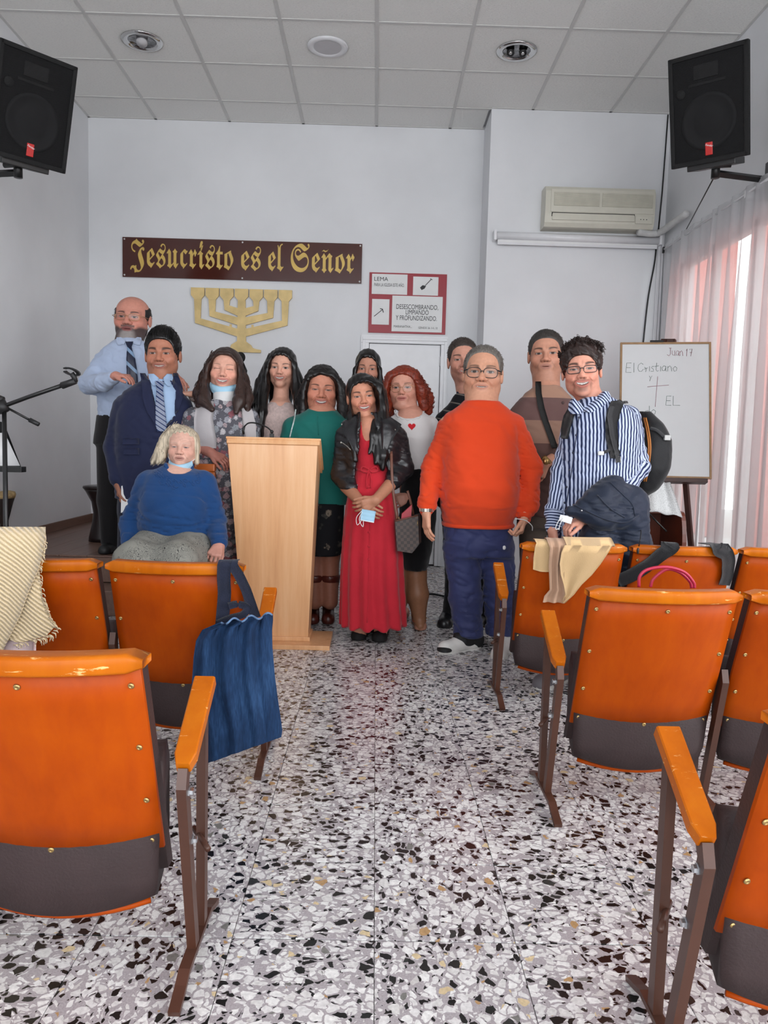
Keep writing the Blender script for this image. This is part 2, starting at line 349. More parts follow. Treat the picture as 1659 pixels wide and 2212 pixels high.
# ------------------------------------------------------------------ cinema seats
def m_stain(name, dark, mid, light, wear=.0, rough=.28):
    t = NT(name); co = t.coord(); inf = t.n('ShaderNodeObjectInfo').outputs['Random']
    cmb = t.n('ShaderNodeCombineXYZ'); t.set(cmb.inputs[2], t.math('MULTIPLY', inf, 13)); v = t.n('ShaderNodeVectorMath', operation='ADD'); t.set(v.inputs[0], co); t.set(v.inputs[1], cmb.outputs[0])
    g = t.noise(t.mapping(v.outputs[0], (30, 30, 3)), 1, 5, .6, .3).outputs[0]; b = t.noise(v.outputs[0], 3.5, 3).outputs[0]
    c = t.ramp(t.math('ADD', t.math('MULTIPLY', g, .35), t.math('MULTIPLY', b, .65)), [(.22, dark), (.5, mid), (.80, light)])
    if wear:
        sc = t.noise(t.mapping(v.outputs[0], (9, 40, 60)), 1.5, 6, .7).outputs[0]; f = t.rng(sc, .67 - wear * .05, .72 - wear * .05)
        c = t.mix(f, c, lin('#e6b878'))
    t.base(c); t.props(rough, spec=.14, coat=.03); t.bump(g, .05, .002); return t.m
STAIN = m_stain('orange_stained_plywood', lin('#8c3000'), lin('#a84200'), lin('#bb5200'), 0, .45)
RAIL = m_stain('worn_sheen_tinted_beech', lin('#9c4804'), lin('#b65d08'), lin('#c77212'), 1.0, .34)  # lighter than the panels: wear, plus reflected light put into the colour
BROWNV = M('brown_leatherette', '#332525', .55, var=.12, bump=.25, bscale=160)
BROWNP = M('brown_painted_steel', '#4a2c20', .38, var=.12)
ZINC = M('zinc_bolt', '#c4c8cc', .25, 1); BRASS = M('brass_screw', '#b59a66', .38, .9)
SW, SC = .445, .045         # seat back width, bulge
def lean(z): return .13 - .17 * (z - .28) / .475           # y of the back at height z
def backy(x, z): return lean(z) - SC * (1 - (2 * x / SW) ** 2)
def curved(mb, z0, z1, w0, w1, y_off, th, yb=None, nx=12, nz=5):
    """bent sheet between heights z0..z1 that follows the seat back"""
    F_, B_ = [], []
    for i in range(nz + 1):
        t_ = i / nz; z = z0 + (z1 - z0) * t_; w = w0 + (w1 - w0) * t_
        yy = lean(z) if yb is None else yb[0] + (yb[1] - yb[0]) * t_
        F_.append([(x, yy - SC * (1 - (2 * x / SW) ** 2) + y_off, z) for x in np.linspace(-w / 2, w / 2, nx + 1)])
        B_.append([(x, yy - SC * (1 - (2 * x / SW) ** 2) + y_off + th, z) for x in np.linspace(-w / 2, w / 2, nx + 1)])
    F_, B_ = np.array(F_), np.array(B_); a, b = F_.shape[:2]; o = a * b
    fs = [(i * b + j, i * b + j + 1, (i + 1) * b + j + 1, (i + 1) * b + j) for i in range(a - 1) for j in range(b - 1)]
    fs += [tuple(x + o for x in f[::-1]) for f in fs[:]]
    mb.add(list(F_.reshape(-1, 3)) + list(B_.reshape(-1, 3)), fs, True)
    rim = [(j, j + 1) for j in range(b - 1)] + [((i) * b + b - 1, (i + 1) * b + b - 1) for i in range(a - 1)] + [((a - 1) * b + j + 1, (a - 1) * b + j) for j in range(b - 1)][::-1] + [((i + 1) * b, i * b) for i in range(a - 1)][::-1]
    base = len(mb.v) - 2 * o
    for p, q in rim: mb.f.append((base + q, base + p, base + p + o, base + q + o)); mb.sm.append(False)
    return mb
_pm = curved(MB(), .285, .735, .436, .432, 0, .010).mesh('back_panel'); _pm.materials.append(STAIN)
_cm = curved(MB(), .22, .742, .436, .430, .011, .036).mesh('back_cushion'); _cm.materials.append(BROWNV)
# top rail: rounded lip over the top edge
def _rail():
    prof = [(-.004, -.030), (-.0105, -.0275), (-.0125, -.023), (-.0125, .000), (-.0105, .0055), (-.005, .008), (.000, .0085), (.040, .0075), (.046, .006), (.049, .001), (.049, -.028)]
    G = []
    for x in np.linspace(-SW / 2 - .002, SW / 2 + .002, 17):
        e = 1 - max(0, abs(x) - (SW / 2 - .012)) / .014 * .55
        G.append([(x, backy(x, .745) + .018 + (p - .018) * (1 if e > .99 else .93), .745 + (q + .015) * e - .015) for p, q in prof])
    mb = MB(); G = np.array(G); n, m = G.shape[:2]
    fs = [(i * m + j, (i + 1) * m + j, (i + 1) * m + (j + 1) % m, i * m + (j + 1) % m) for i in range(n - 1) for j in range(m)]
    fs = [f[::-1] for f in fs] + [tuple(range(m))[::-1][::-1], tuple((n - 1) * m + j for j in range(m))[::-1]]
    mb.add(list(G.reshape(-1, 3)), fs, True); return mb.mesh('top_rail')
_rm = _rail(); _rm.materials.append(RAIL)
# folded-up seat whose lower edge shows below the back
def _seat():
    mb = MB(); prof = [(.135, .150), (.128, .22), (.122, .30), (.128, .42), (.150, .50), (.185, .505), (.205, .46), (.205, .30), (.195, .17), (.165, .135)]
    G = []
    for x in np.linspace(-.212, .212, 15):
        q = 1 - (2 * x / .43) ** 2; G.append([(x * (1 - .06 * max(0, .25 - z) / .1), y - .035 * q, z + .030 * (1 - q) * (z < .2)) for y, z in prof])
    G = np.array(G); G[..., 1] -= .012; n, m = G.shape[:2]
    fs = [(i * m + j, i * m + (j + 1) % m, (i + 1) * m + (j + 1) % m, (i + 1) * m + j) for i in range(n - 1) for j in range(m)] + [tuple(range(m))[::-1], tuple((n - 1) * m + j for j in range(m))]
    mb.add(list(G.reshape(-1, 3)), [f[::-1] for f in fs], True); return mb.mesh('seat_cushion')
_sm = _seat(); _sm.materials.append(BROWNV)
_em = MB().tube([(x, .150 - .035 * (1 - (2 * x / .43) ** 2), .136 + .030 * (2 * x / .43) ** 2) for x in np.linspace(-.185, .185, 11)], .007, 6).mesh('seat_edge'); _em.materials.append(STAIN)
_scm = MB().lathe([(.0070, 0), (.0066, .0015), (.0052, .0033), (.0030, .0038), (.0026, .0024), (.0010, .0024)], 12).mesh('screw'); _scm.materials.append(BRASS)
_stm = MB().sphere((0, 0, 0), (.004, .003, .004), 8, 5).mesh('stud'); _stm.materials.append(BRASS)
# support: posts, foot bar, armrest, bolts (local x = 0)
def bar(mb, pts, w, d):
    """rectangular steel section along a polyline in the local yz plane"""
    P = [np.array(p, float) for p in pts]; vs_ = []
    for i, p in enumerate(P):
        t_ = (P[min(i + 1, len(P) - 1)] - P[max(i - 1, 0)]); t_ /= np.linalg.norm(t_); nn = np.array([-t_[1], t_[0]])
        for sx, sn in ((-1, -1), (1, -1), (1, 1), (-1, 1)): q = p + nn * sn * d / 2; vs_.append((sx * w / 2, q[0], q[1]))
    fs = [(i * 4 + k, i * 4 + (k + 1) % 4, i * 4 + 4 + (k + 1) % 4, i * 4 + 4 + k) for i in range(len(P) - 1) for k in range(4)]
    fs += [(3, 2, 1, 0), tuple((len(P) - 1) * 4 + k for k in range(4))]; return mb.add(vs_, fs)
_fpm = bar(MB(), [(.245, .03), (.243, .565)], .020, .030).mesh('front_post'); _fpm.materials.append(BROWNP)
_rpm = bar(MB(), [(.165, .035), (.065, .450), (.078, .480)], .020, .030).mesh('rear_post'); _rpm.materials.append(BROWNP)
_ftm = bar(MB(), [(.0, .006), (.055, .022), (.085, .036), (.30, .036), (.33, .024), (.385, .006)], .024, .012).mesh('foot_bar'); _ftm.materials.append(BROWNP)
def _arm():
    mb = MB(); ys = [(.062, .497), (.085, .511), (.24, .604), (.262, .617)]; vs_ = []
    for i, (y, z) in enumerate(ys):
        w = (.019, .0225, .0235, .0235)[i] if i else .014
        t_ = np.array([.2, .12]); t_ /= np.linalg.norm(t_); nn = np.array([-t_[1], t_[0]])
        for sx, h in ((-1, -.026), (1, -.026), (1, -.003), (.88, 0), (-.88, 0), (-1, -.003)): vs_.append((sx * w, y + nn[0] * h, z + nn[1] * h))
    fs = [(i * 6 + k, i * 6 + (k + 1) % 6, i * 6 + 6 + (k + 1) % 6, i * 6 + 6 + k) for i in range(3) for k in range(6)] + [tuple(range(6))[::-1], tuple(18 + k for k in range(6))]
    mb.add(vs_, fs); return mb.mesh('armrest')
_am = _arm(); _am.materials.append(RAIL)
_bm = MB().lathe([(.011, 0), (.011, .003), (.008, .0035), (.008, .010), (.006, .011)], 6, T=Matrix.Rotation(math.radians(90), 4, 'Y'), smooth=False).mesh('bolt'); _bm.materials.append(ZINC)
_pinm = MB().tube([(-.03, .17, .258), (.022, .262, .258)], .007, 8).mesh('seat_stop_pin'); _pinm.materials.append(BROWNP)
def put(name, me, parent, loc=(0, 0, 0), rot=(0, 0, 0), scale=(1, 1, 1)):
    o = bpy.data.objects.new(name, me); COL.objects.link(o); o.parent = parent; o.location = loc; o.rotation_euler = rot; o.scale = scale; return o
def support(seat, dx, side):
    put('front_post', _fpm, seat, (dx, 0, 0)); put('rear_post', _rpm, seat, (dx, 0, 0)); put('foot_bar', _ftm, seat, (dx, 0, 0)); put('armrest', _am, seat, (dx, 0, 0))
    for y, z in ((.072, .435), (.105, .315)): put('bolt', _bm, seat, (dx + side * .010, y, z), scale=(side, 1, 1))
    put('seat_stop_pin', _pinm, seat, (dx, 0, 0), scale=(-side, 1, 1))
def cinema_seat(xc, y0, label, group, aisle=0, inner=0):
    s = empty('cinema_seat', (xc, y0, 0), 0, label, 'seat', group)
    for nm, me in (('back_panel', _pm), ('back_cushion', _cm), ('top_rail', _rm), ('seat_cushion', _sm), ('seat_edge', _em)): put(nm, me, s)
    for x, z in [(sx * .197, z) for sx in (-1, 1) for z in (.310, .415, .545, .685)] + [(0, .690), (0, .302)]:
        put('screw', _scm, s, (x, backy(x, z) - .0005, z), (math.radians(90 + 19.7), 0, math.radians(-x * 60)))
    for x in (-.13, -.05, .03, .11): put('stud', _stm, s, (x, .133 - .035 * (1 - (2 * x / .43) ** 2), .160 + .030 * (2 * x / .43) ** 2))
    if aisle: support(s, aisle * .272, aisle)
    if inner:
        for nm, me in (('front_post', _fpm), ('rear_post', _rpm), ('foot_bar', _ftm)): put(nm, me, s, (inner * .237, 0, 0))
    return s
SEATS = {}
P_ = .474
for row, y0, n, lab in ((1, 1.19, 2, 'nearest right-hand row'), (2, 2.245, 3, 'middle right-hand row'), (3, 3.28, 4, 'far right-hand row')):
    for k in range(n):
        xc = .585 + .272 + P_ * k; where = ('aisle end', 'second from the aisle', 'third from the aisle', 'fourth from the aisle')[k]
        extra = {(3, 0): ' under a tan coat', (3, 1): ' under black bag straps'}.get((row, k), '')
        SEATS['R', row, k] = cinema_seat(xc, y0, f'orange cinema seat{extra}, {where}, {lab}', 'folding cinema seats in rows', -1 if k == 0 else 0, 1)
for row, y0, n, lab in ((1, 1.445, 3, 'nearest left-hand row'), (2, 2.53, 4, 'far left-hand row')):
    for k in range(n):
        xc = -.375 - .272 - P_ * k; where = ('aisle end', 'second from the aisle', 'third from the aisle', 'fourth from the aisle')[k]
        extra = {(2, 0): ' carrying a denim bag', (2, 1): ' under a cream shawl'}.get((row, k), '')
        SEATS['L', row, k] = cinema_seat(xc, y0, f'orange cinema seat{extra}, {where}, {lab}', 'folding cinema seats in rows', 1 if k == 0 else 0, -1)
def on_back(key, x, z, off=.012):
    """point just behind the back of a seat, x across its back, z height; above the rail it wraps over the top"""
    s = SEATS[key]; sx, sy = s.location.x, s.location.y
    if z <= .757: return np.array([sx + x, sy + backy(x, z) - off - (.016 if z > .70 else .016 * max(0, (z - .66) / .04)), z])
    d = z - .757; return np.array([sx + x, sy + backy(x, .75) - .016 + d * 1.0, .757 + off * .7])
# ------------------------------------------------------------------ lectern
def m_beech():
    t = NT('pale_beech_veneer'); co = t.coord()
    g = t.noise(t.mapping(co, (26, 26, 1.1)), 1.3, 6, .65, .25).outputs[0]; b = t.noise(t.mapping(co, (7, 7, .6)), 1, 2).outputs[0]
    t.base(t.ramp(t.math('ADD', t.math('MULTIPLY', g, .5), t.math('MULTIPLY', b, .5)), [(.32, lin('#cf9565')), (.5, lin('#dfa878')), (.7, lin('#eabd90'))])); t.props(.36, coat=.15); return t.m
BEECH = m_beech()
def lectern():
    L = empty('lectern', (-.50, 4.42, 0), 0, 'pale beech lectern tapering down to a flat base, at the head of the aisle', 'lectern')
    def P(u, v, Y): return at(u, v, Y) - np.array([-.50, 4.42, 0])
    YA, YC = 4.26, 4.50
    tf = [P(492, 957, YA), P(686, 962, YA)]; bf = [P(526, 1388, YA + .04), P(665, 1384, YA + .04)]
    zf = tf[1][2]; zb = P(711, 1018, YC)[2]; x0, x1 = tf[0][0], tf[1][0]; bx0, bx1 = bf[0][0], bf[1][0]
    ya, yc = YA - 4.42, YC - 4.42; z0 = .03
    mb = MB().add([(bx0, ya + .04, z0), (bx1, ya + .04, z0), (bx1, yc - .02, z0), (bx0, yc - .02, z0), (x0, ya, zf), (x1, ya, zf), (x1, yc, zb), (x0, yc, zb)],
          [(3, 2, 1, 0), (4, 5, 6, 7), (0, 1, 5, 4), (1, 2, 6, 5), (2, 3, 7, 6), (3, 0, 4, 7)]); mb.build('column', BEECH, L)
    MB().box((bx0 - .05, -.225, 0), (bx1 + .13, .12, .026), .003).build('base_plate', BEECH, L)
    MB().box((bx0 - .012, ya + .025, .026), (bx1 + .012, yc - .005, .05), .003).build('plinth', BEECH, L)
    sl = math.atan2(zb - zf, yc - ya); T = Matrix.Translation((0, ya - .01, zf + .002)) @ Matrix.Rotation(sl, 4, 'X')
    ln = math.hypot(zb - zf, yc - ya) + .03
    MB().box((x0 - .006, 0, 0), (x1 + .012, ln, .028), .003, T).build('reading_top', BEECH, L)
    MB().box((x0 - .012, -.004, .026), (x1 + .018, ln + .01, .040), .004, T).build('top_edge', BEECH, L)
    MB().box((x0 - .006, ln - .012, .04), (x1 + .006, ln, .065), .003, T).build('book_ledge', BEECH, L)
    return L
LEC = lectern()
BLACKM = M('black_metal', '#131313', .35, var=.2); BLACKP = M('black_plastic', '#181819', .5, var=.2)
def gooseneck():
    Y = 4.33; e = empty('lectern_microphone', tuple(at(587, 948, Y)), 0, 'black gooseneck microphone clipped to the front edge of the lectern', 'microphone')
    b = at(587, 948, Y); P = lambda u, v, d=0: at(u, v, Y + d) - b
    MB().box((-.011, -.012, -.02), (.011, .012, .03), .003).box((-.008, -.02, -.012), (.008, -.01, .006), .002).build('clip', BLACKP, e)
    MB().sphere((0, -.002, .040), .010).build('knob', BLACKP, e)
    MB().tube(spline([P(587, 932), P(575, 922, .02), P(552, 914, .05), P(537, 914, .07), P(528, 921, .08)], 6), .0042, 8).build('gooseneck', BLACKM, e)
    MB().tube([P(528, 921, .08), P(525, 930, .085), P(526, 938, .09)], [.006, .0075, .0065], 10).build('microphone_capsule', BLACKP, e)
gooseneck()
# ------------------------------------------------------------------ wall sign, menorah, poster
def m_signboard():
    t = NT('brown_glossy_panel'); t.base(t.mix(t.noise(t.coord(), 3, 2).outputs[0], lin('#43201b'), lin('#54281f'))); t.props(.12, spec=.6); return t.m
GOLD = M('gold_lettering', '#d6b45e', .4, .1, var=.08); GOLDL = M('aged_gold_leaf', '#d9bd80', .45, .1, var=.16, scale=9)
sx0, sx1, sz0, sz1 = -2.385, -.172, 2.636, 2.996
sign = empty('wall_sign', ((sx0 + sx1) / 2, YB, (sz0 + sz1) / 2), 0, 'long brown wall sign with gold blackletter writing above the menorah', 'sign')
w_, h_ = sx1 - sx0, sz1 - sz0
MB().box((-w_ / 2, -.022, -h_ / 2), (w_ / 2, -.012, h_ / 2), .001).build('sign_panel', m_signboard(), sign)
for x in (-w_ / 2 + .018, 0, w_ / 2 - .018):
    for z in (-h_ / 2 + .018, h_ / 2 - .018): MB().lathe([(.009, 0), (.009, .003), (.004, .005)], 12, T=Matrix.Translation((x, -.012, z)) @ Matrix.Rotation(math.radians(90), 4, 'X')).tube([(x, 0, z), (x, -.024, z)], .008, 8).build('stand_off_cap', M('white_cap', '#e0e0e0', .35), sign)
def frak(s): return ''.join(chr(0x1D56C + ord(c) - 65) if 'A' <= c <= 'Z' else chr(0x1D586 + ord(c) - 97) if 'a' <= c <= 'z' else c for c in s)
def fit_text(name, body, x0, x1, z, size, mat, parent, y, depth=.001, offs=0):
    c = bpy.data.curves.new(name, 'FONT'); c.body = body; c.size = size; c.extrude = depth; c.offset = offs
    o = bpy.data.objects.new(name, c); COL.objects.link(o); bpy.context.view_layer.update()
    me = bpy.data.meshes.new_from_object(o.evaluated_get(bpy.context.evaluated_depsgraph_get())); bpy.data.objects.remove(o); me.materials.clear()
    xs = [v.co.x for v in me.vertices]; k = (x1 - x0) / (max(xs) - min(xs)); mn = min(xs)
    for v in me.vertices: v.co = Vector(((v.co.x - mn) * k + x0, y - v.co.z - depth, v.co.y + z))
    me.flip_normals() if me.polygons and sum(p.normal.y * p.area for p in me.polygons if abs(p.normal.y) > .5) > 1e9 else None
    return link(name, me, mat, parent)
# word positions measured on the sign (fractions of its width)
for word, a, b in (('Jesucristo', .032, .462), ('es', .495, .577), ('el', .608, .672), ('Senor', .702, .968)):
    fit_text('lettering', frak(word), -w_ / 2 + a * w_, -w_ / 2 + b * w_, -.085, .335, GOLD, sign, -.0225, offs=0)
MB().prism([(-.03, 0), (-.012, .016), (.004, .006), (.022, .012), (.034, .024), (.018, .002), (.002, -.006), (-.014, .004)], -.0245, -.0225, T=Matrix.Translation((-w_ / 2 + .845 * w_, 0, .10))).build('tilde', GOLD, sign)
MB().prism([(-.008, 0), (.006, 0), (.02, .05), (.006, .045)], -.0245, -.0225, T=Matrix.Translation((-w_ / 2 + .327 * w_, 0, .075))).build('accent', GOLD, sign)
def menorah():
    k = .001953; cx = -1.283; zt = 2.556
    e = empty('wall_menorah', (cx, YB, 2.27), 0, 'gilded seven-branched menorah fixed to the wall below the long sign', 'menorah')
    X = lambda x: (x - 617) * k
    Z = lambda y: zt - (y - 315) * k - 2.27
    cups = [409, 478, 547, 617, 687, 756, 825]
    for i, c in enumerate(cups):
        MB().prism([(X(c - 32), Z(315)), (X(c + 32), Z(315)), (X(c + 32), Z(350)), (X(c + 15), Z(370)), (X(c - 15), Z(370)), (X(c - 32), Z(350))][::-1], -.031, -.0085).build('lamp_cup', GOLDL, e)
    for s in (-1, 1):
        for c, y1, y2, w in ((208, 462, 520, 17), (139, 428, 466, 17), (70, 398, 424, 15)):
            g = lambda a: X(617 + s * a)
            poly = [(g(c - w), Z(368)), (g(c - w + 3), Z(y1 - 4)), (g(0), Z(y2 - 14)), (g(0), Z(y2 + 24)), (g(c + w - 5), Z(y1 + 18)), (g(c + w), Z(368))]
            MB().prism(poly if s > 0 else poly[::-1], -.029, -.009).build('branch', GOLDL, e)
    MB().prism([(X(600), Z(368)), (X(598), Z(560)), (X(570), Z(578)), (X(566), Z(590)), (X(540), Z(596)), (X(527), Z(598)), (X(525), Z(612)), (X(712), Z(612)), (X(712), Z(599)), (X(690), Z(596)), (X(672), Z(590)), (X(666), Z(578)), (X(640), Z(560)), (X(636), Z(368))], -.030, -.008).build('stem_and_foot', GOLDL, e)
    MB().box((X(560), -.01, Z(500)), (X(570), 0, Z(480))).box((X(664), -.01, Z(500)), (X(674), 0, Z(480))).box((X(612), -.01, Z(420)), (X(622), 0, Z(400))).build('wall_spacer', GOLDL, e)
menorah()
REDC = M('crimson_card', '#9c0f26', .4, var=.05); PAPER = M('white_paper', '#ececec', .6, var=.02); INK = M('black_ink', '#26262a', .6)
def poster():
    cx, cz = .2625, 2.468; e = empty('wall_poster', (cx, YB, cz), 0, 'crimson framed poster with four white cards above the white door', 'poster'); W, H_ = .722, .552
    MB().box((-W / 2, -.014, -H_ / 2), (W / 2, -.002, H_ / 2), .002).build('backing_board', REDC, e)
    # crop units: x 1217..1582 y 240..533
    X = lambda x: (x - 1399.5) / 365 * W
    Z = lambda y: -(y - 386.5) / 293 * H_
    for x0, y0, x1, y1 in ((1229, 247, 1396, 345), (1423, 255, 1542, 345), (1232, 369, 1314, 493), (1327, 350, 1565, 524)):
        MB().box((X(x0), -.017, Z(y1)), (X(x1), -.0135, Z(y0)), .0008).build('card', PAPER, e)
    yy = -.0172
    for s, x0, x1, z, sz in (('LEMA', 1240, 1305, 281, .052), ('PARA LA IGLESIA ESTE AÑO.', 1240, 1382, 307, .042), ('DESESCOMBRANDO,', 1347, 1545, 414, .062), ('LIMPIANDO', 1392, 1500, 440, .062), ('Y PROFUNDIZANDO.', 1346, 1540, 468, .062), ('MARANATHA...', 1337, 1424, 505, .030), ('GÉNESIS 26: 3-5, 32', 1454, 1545, 508, .026)):
        fit_text('lettering', s, X(x0), X(x1), Z(z), sz, INK, e, yy, .0004)
    MB().tube([(X(1508), -.019, Z(266)), (X(1480), -.019, Z(298))], .003, 6).tube([(X(1503), -.019, Z(263)), (X(1513), -.019, Z(269))], .003, 6).prism([(X(1456), Z(308)), (X(1468), Z(296)), (X(1484), Z(300)), (X(1478), Z(312)), (X(1464), Z(320))][::-1], -.020, -.0172).build('shovel_picture', INK, e)
    MB().tube([(X(1243), -.019, Z(454)), (X(1284), -.019, Z(418))], .003, 6).tube(spline([(X(1270), -.019, Z(416)), (X(1281), -.019, Z(418)), (X(1287), -.019, Z(434))], 4), .0035, 6).build('pickaxe_picture', INK, e)
poster()
# ------------------------------------------------------------------ ceiling lamps
CHROME = M('chrome_reflector', '#d0d0d0', .12, 1, var=.02); MILK = M('milky_diffuser', '#c9c7ca', .5, var=.03)
def downlight(u, v, label, kind):
    p = atz(u, v, HC); e = empty('ceiling_light', (p[0], p[1], HC), 0, label, 'ceiling light', 'recessed ceiling lights')
    MB().lathe([(.098, .0), (.150, 0), (.150, -.008), (.128, -.016), (.104, -.012), (.098, .0)], 32, cap=False).build('trim_ring', CHROME if kind else GLOSSW, e)
    if not kind: MB().lathe([(.104, -.010), (.07, -.012), (.001, -.013)], 28, cap=False).build('diffuser', MILK, e); return
    MB().lathe([(.104, -.008), (.096, .000), (.070, .0035), (.001, .0035)], 28, cap=False).build('reflector', M('dark_mirror_reflector', '#7d7d7f', .12, 1, var=.6, scale=26), e)
    for s in ((-1, 1) if kind == 2 else (0,)):
        b = MB().tube([(s * .045 - .0, .0, -.002), (s * .045, -.01, -.022)], .028 if kind == 2 else .04, 12); b.build('lamp_bulb', BLACKP if kind == 2 else MILK, e)
        if kind == 2: MB().tube([(s * .045, -.01, -.0225), (s * .045, -.0105, -.0235)], .012, 10).build('lamp_socket', CHROME, e)
downlight(307, 88, 'recessed chrome ceiling light with one pale bulb, left one', 1); downlight(708, 100, 'flush round ceiling light with milky diffuser, middle one', 0); downlight(1116, 110, 'recessed chrome ceiling light with two dark bulbs, right one', 2)
# ------------------------------------------------------------------ loudspeakers
def m_grille():
    t = NT('black_speaker_grille'); v = t.voro(t.coord(), 190, rand=.1).outputs[0]; t.base(t.mix(t.rng(v, .25, .5), lin('#030303'), lin('#0e0e10'))); t.props(.7, spec=.25); t.bump(v, .5, .003); return t.m
GRIL = m_grille(); FELT = M('black_carpet_cabinet', '#0d0d0e', .8, var=.3, bump=.6, bscale=300); CONE = M('speaker_cone', '#111113', .9); REDB = M('red_badge', '#c2201c', .4)
def speaker(c, side, label):
    e = empty('loudspeaker', tuple(c), 0, label, 'loudspeaker', 'wall loudspeakers')
    W, H_, D = .44, .60, .32; R_ = (Matrix.Rotation(math.radians(-38 if side > 0 else 47), 4, 'Z') @ Matrix.Rotation(math.radians(17), 4, 'X'))
    def put_(nm, mb, mat): return mb.build(nm, mat, e)
    wb = W * .62
    cab = MB().add([(-W / 2, 0, -H_ / 2), (W / 2, 0, -H_ / 2), (wb / 2, D, -H_ / 2 + .03), (-wb / 2, D, -H_ / 2 + .03), (-W / 2, 0, H_ / 2), (W / 2, 0, H_ / 2), (wb / 2, D, H_ / 2 - .03), (-wb / 2, D, H_ / 2 - .03)],
           [(3, 2, 1, 0), (4, 5, 6, 7), (0, 1, 5, 4), (1, 2, 6, 5), (2, 3, 7, 6), (3, 0, 4, 7)], T=R_); put_('cabinet', cab, FELT)
    put_('front_rim', MB().box((-W / 2 - .004, -.022, -H_ / 2 - .004), (-W / 2 + .022, .03, H_ / 2 + .004), .006, R_).box((W / 2 - .022, -.022, -H_ / 2 - .004), (W / 2 + .004, .03, H_ / 2 + .004), .006, R_)
        .box((-W / 2, -.022, -H_ / 2 - .004), (W / 2, .03, -H_ / 2 + .022), .006, R_).box((-W / 2, -.022, H_ / 2 - .022), (W / 2, .03, H_ / 2 + .004), .006, R_), FELT)
    g = put_('grille', MB().box((-W / 2 + .02, -.012, -H_ / 2 + .02), (W / 2 - .02, -.002, H_ / 2 - .02), .002, R_), GRIL)
    Q = R_ @ Matrix.Translation((0, -.0125, -.075)) @ Matrix.Rotation(math.radians(90), 4, 'X')
    MB().lathe([(.158, 0), (.158, .002), (.138, .003), (.135, .001), (.092, -.0), (.076, .002), (.072, .004), (.001, .006)], 32, T=Q).build('woofer', CONE, g)
    MB().box((-.080, -.0165, .16), (.060, -.012, .238), .003, R_).box((-.110, -.0155, .128), (.100, -.012, .142), .002, R_).build('horn', FELT, g)
    MB().lathe([(.028, 0), (.026, .003), (.001, .003)], 16, T=R_ @ Matrix.Translation((-.155, -.0125, .10)) @ Matrix.Rotation(math.radians(90), 4, 'X')).build('port', FELT, g)
    b = MB().box((-.02, -.017, -.262), (.022, -.011, -.190), .003, R_).build('badge', REDB, g)
    tm = textmesh('badge_lettering', 'Fender', .016, PAPER, g, .0003, 'CENTER', shear=.2); tm.matrix_basis = R_ @ Matrix.Translation((.001, -.0175, -.213)) @ Matrix.Rotation(.3, 4, 'Y')
    # wall bracket below
    bx = XR if side > 0 else XL; foot = R_ @ Vector((0, D * .45, -H_ / 2)); wallp = Vector((bx - c[0] - side * .005, foot.y + .12, foot.z - .06))
    br = MB().box((-.14, .02, -H_ / 2 - .035), (.14, D * .8, -H_ / 2 + .004), .004, R_).tube([tuple(foot + Vector((0, 0, .02))), tuple(foot + Vector((0, 0, -.10)))], .026, 12)
    br.tube([tuple(foot + Vector((0, 0, -.07))), tuple(wallp - Vector((.012 * side, 0, 0)))], .022, 4, smooth=False)
    br.box((wallp.x - (.014 if side > 0 else 0), wallp.y - .05, wallp.z - .12), (wallp.x + (0 if side > 0 else .014), wallp.y + .05, wallp.z + .12), .003)
    br.tube([tuple(foot + Vector((-.06, -.05, -.045))), tuple(foot + Vector((.06, -.08, -.045)))], .016, 10)
    br.build('wall_bracket', BLACKM, e)
speaker(at(1531, 232, 4.75), 1, 'black loudspeaker with a red badge on the right wall above the curtain')
speaker(at(72, 236, 4.75), -1, 'black loudspeaker with a red badge on the left wall')

def ribbon(key, path, w, name, mat, parent, thick=.003, step=5):
    """flat strap lying over a seat back; path points (x, z, off) in seat coordinates"""
    S_ = spline(path, step); G = []
    for i in range(len(S_)):
        t_ = S_[min(i + 1, len(S_) - 1)] - S_[max(i - 1, 0)]; pr = np.array([t_[1], -t_[0]]) / (math.hypot(t_[0], t_[1]) + 1e-9)
        if pr[0] < 0: pr = -pr
        G.append([on_back(key, S_[i][0] + pr[0] * w * k, S_[i][1] + pr[1] * w * k, S_[i][2]) for k in (-1, -.33, .33, 1)])
    me = MB().grid(np.array(G), -thick).mesh(name); me.transform(Matrix.Translation(-parent.location)); return link(name, me, mat, parent)
# ------------------------------------------------------------------ people: distance fields -> meshes
f32 = np.float32
def V(*a): return np.array(a, float)
def rot(axis, deg):
    a = math.radians(deg); c, s = math.cos(a), math.sin(a)
    return {'x': np.array([[1, 0, 0], [0, c, -s], [0, s, c]]), 'y': np.array([[c, 0, s], [0, 1, 0], [-s, 0, c]]), 'z': np.array([[c, -s, 0], [s, c, 0], [0, 0, 1]])}[axis]
def cap(p, a, b, r1, r2):
    a = np.asarray(a, f32); b = np.asarray(b, f32); ab = b - a; t = np.clip(((p - a) @ ab) / (ab @ ab + 1e-9), 0, 1)
    return np.linalg.norm(p - a - t[:, None] * ab, axis=1) - (r1 + t * (r2 - r1))
def ell(p, c, r):
    q = (p - np.asarray(c, f32)) / np.asarray(r, f32); k0 = np.linalg.norm(q, axis=1); k1 = np.linalg.norm(q / np.asarray(r, f32), axis=1)
    return k0 * (k0 - 1) / (k1 + 1e-6)
def su(a, b, k):
    h = np.clip(.5 + .5 * (b - a) / k, 0, 1); return b + (a - b) * h - k * h * (1 - h)
def ss(a, b, k):
    """a minus b, smooth"""
    h = np.clip(.5 - .5 * (a + b) / k, 0, 1); return a + (-b - a) * h + k * h * (1 - h)
def si(a, b, k=.004):
    h = np.clip(.5 - .5 * (b - a) / k, 0, 1); return b + (a - b) * h + k * h * (1 - h)
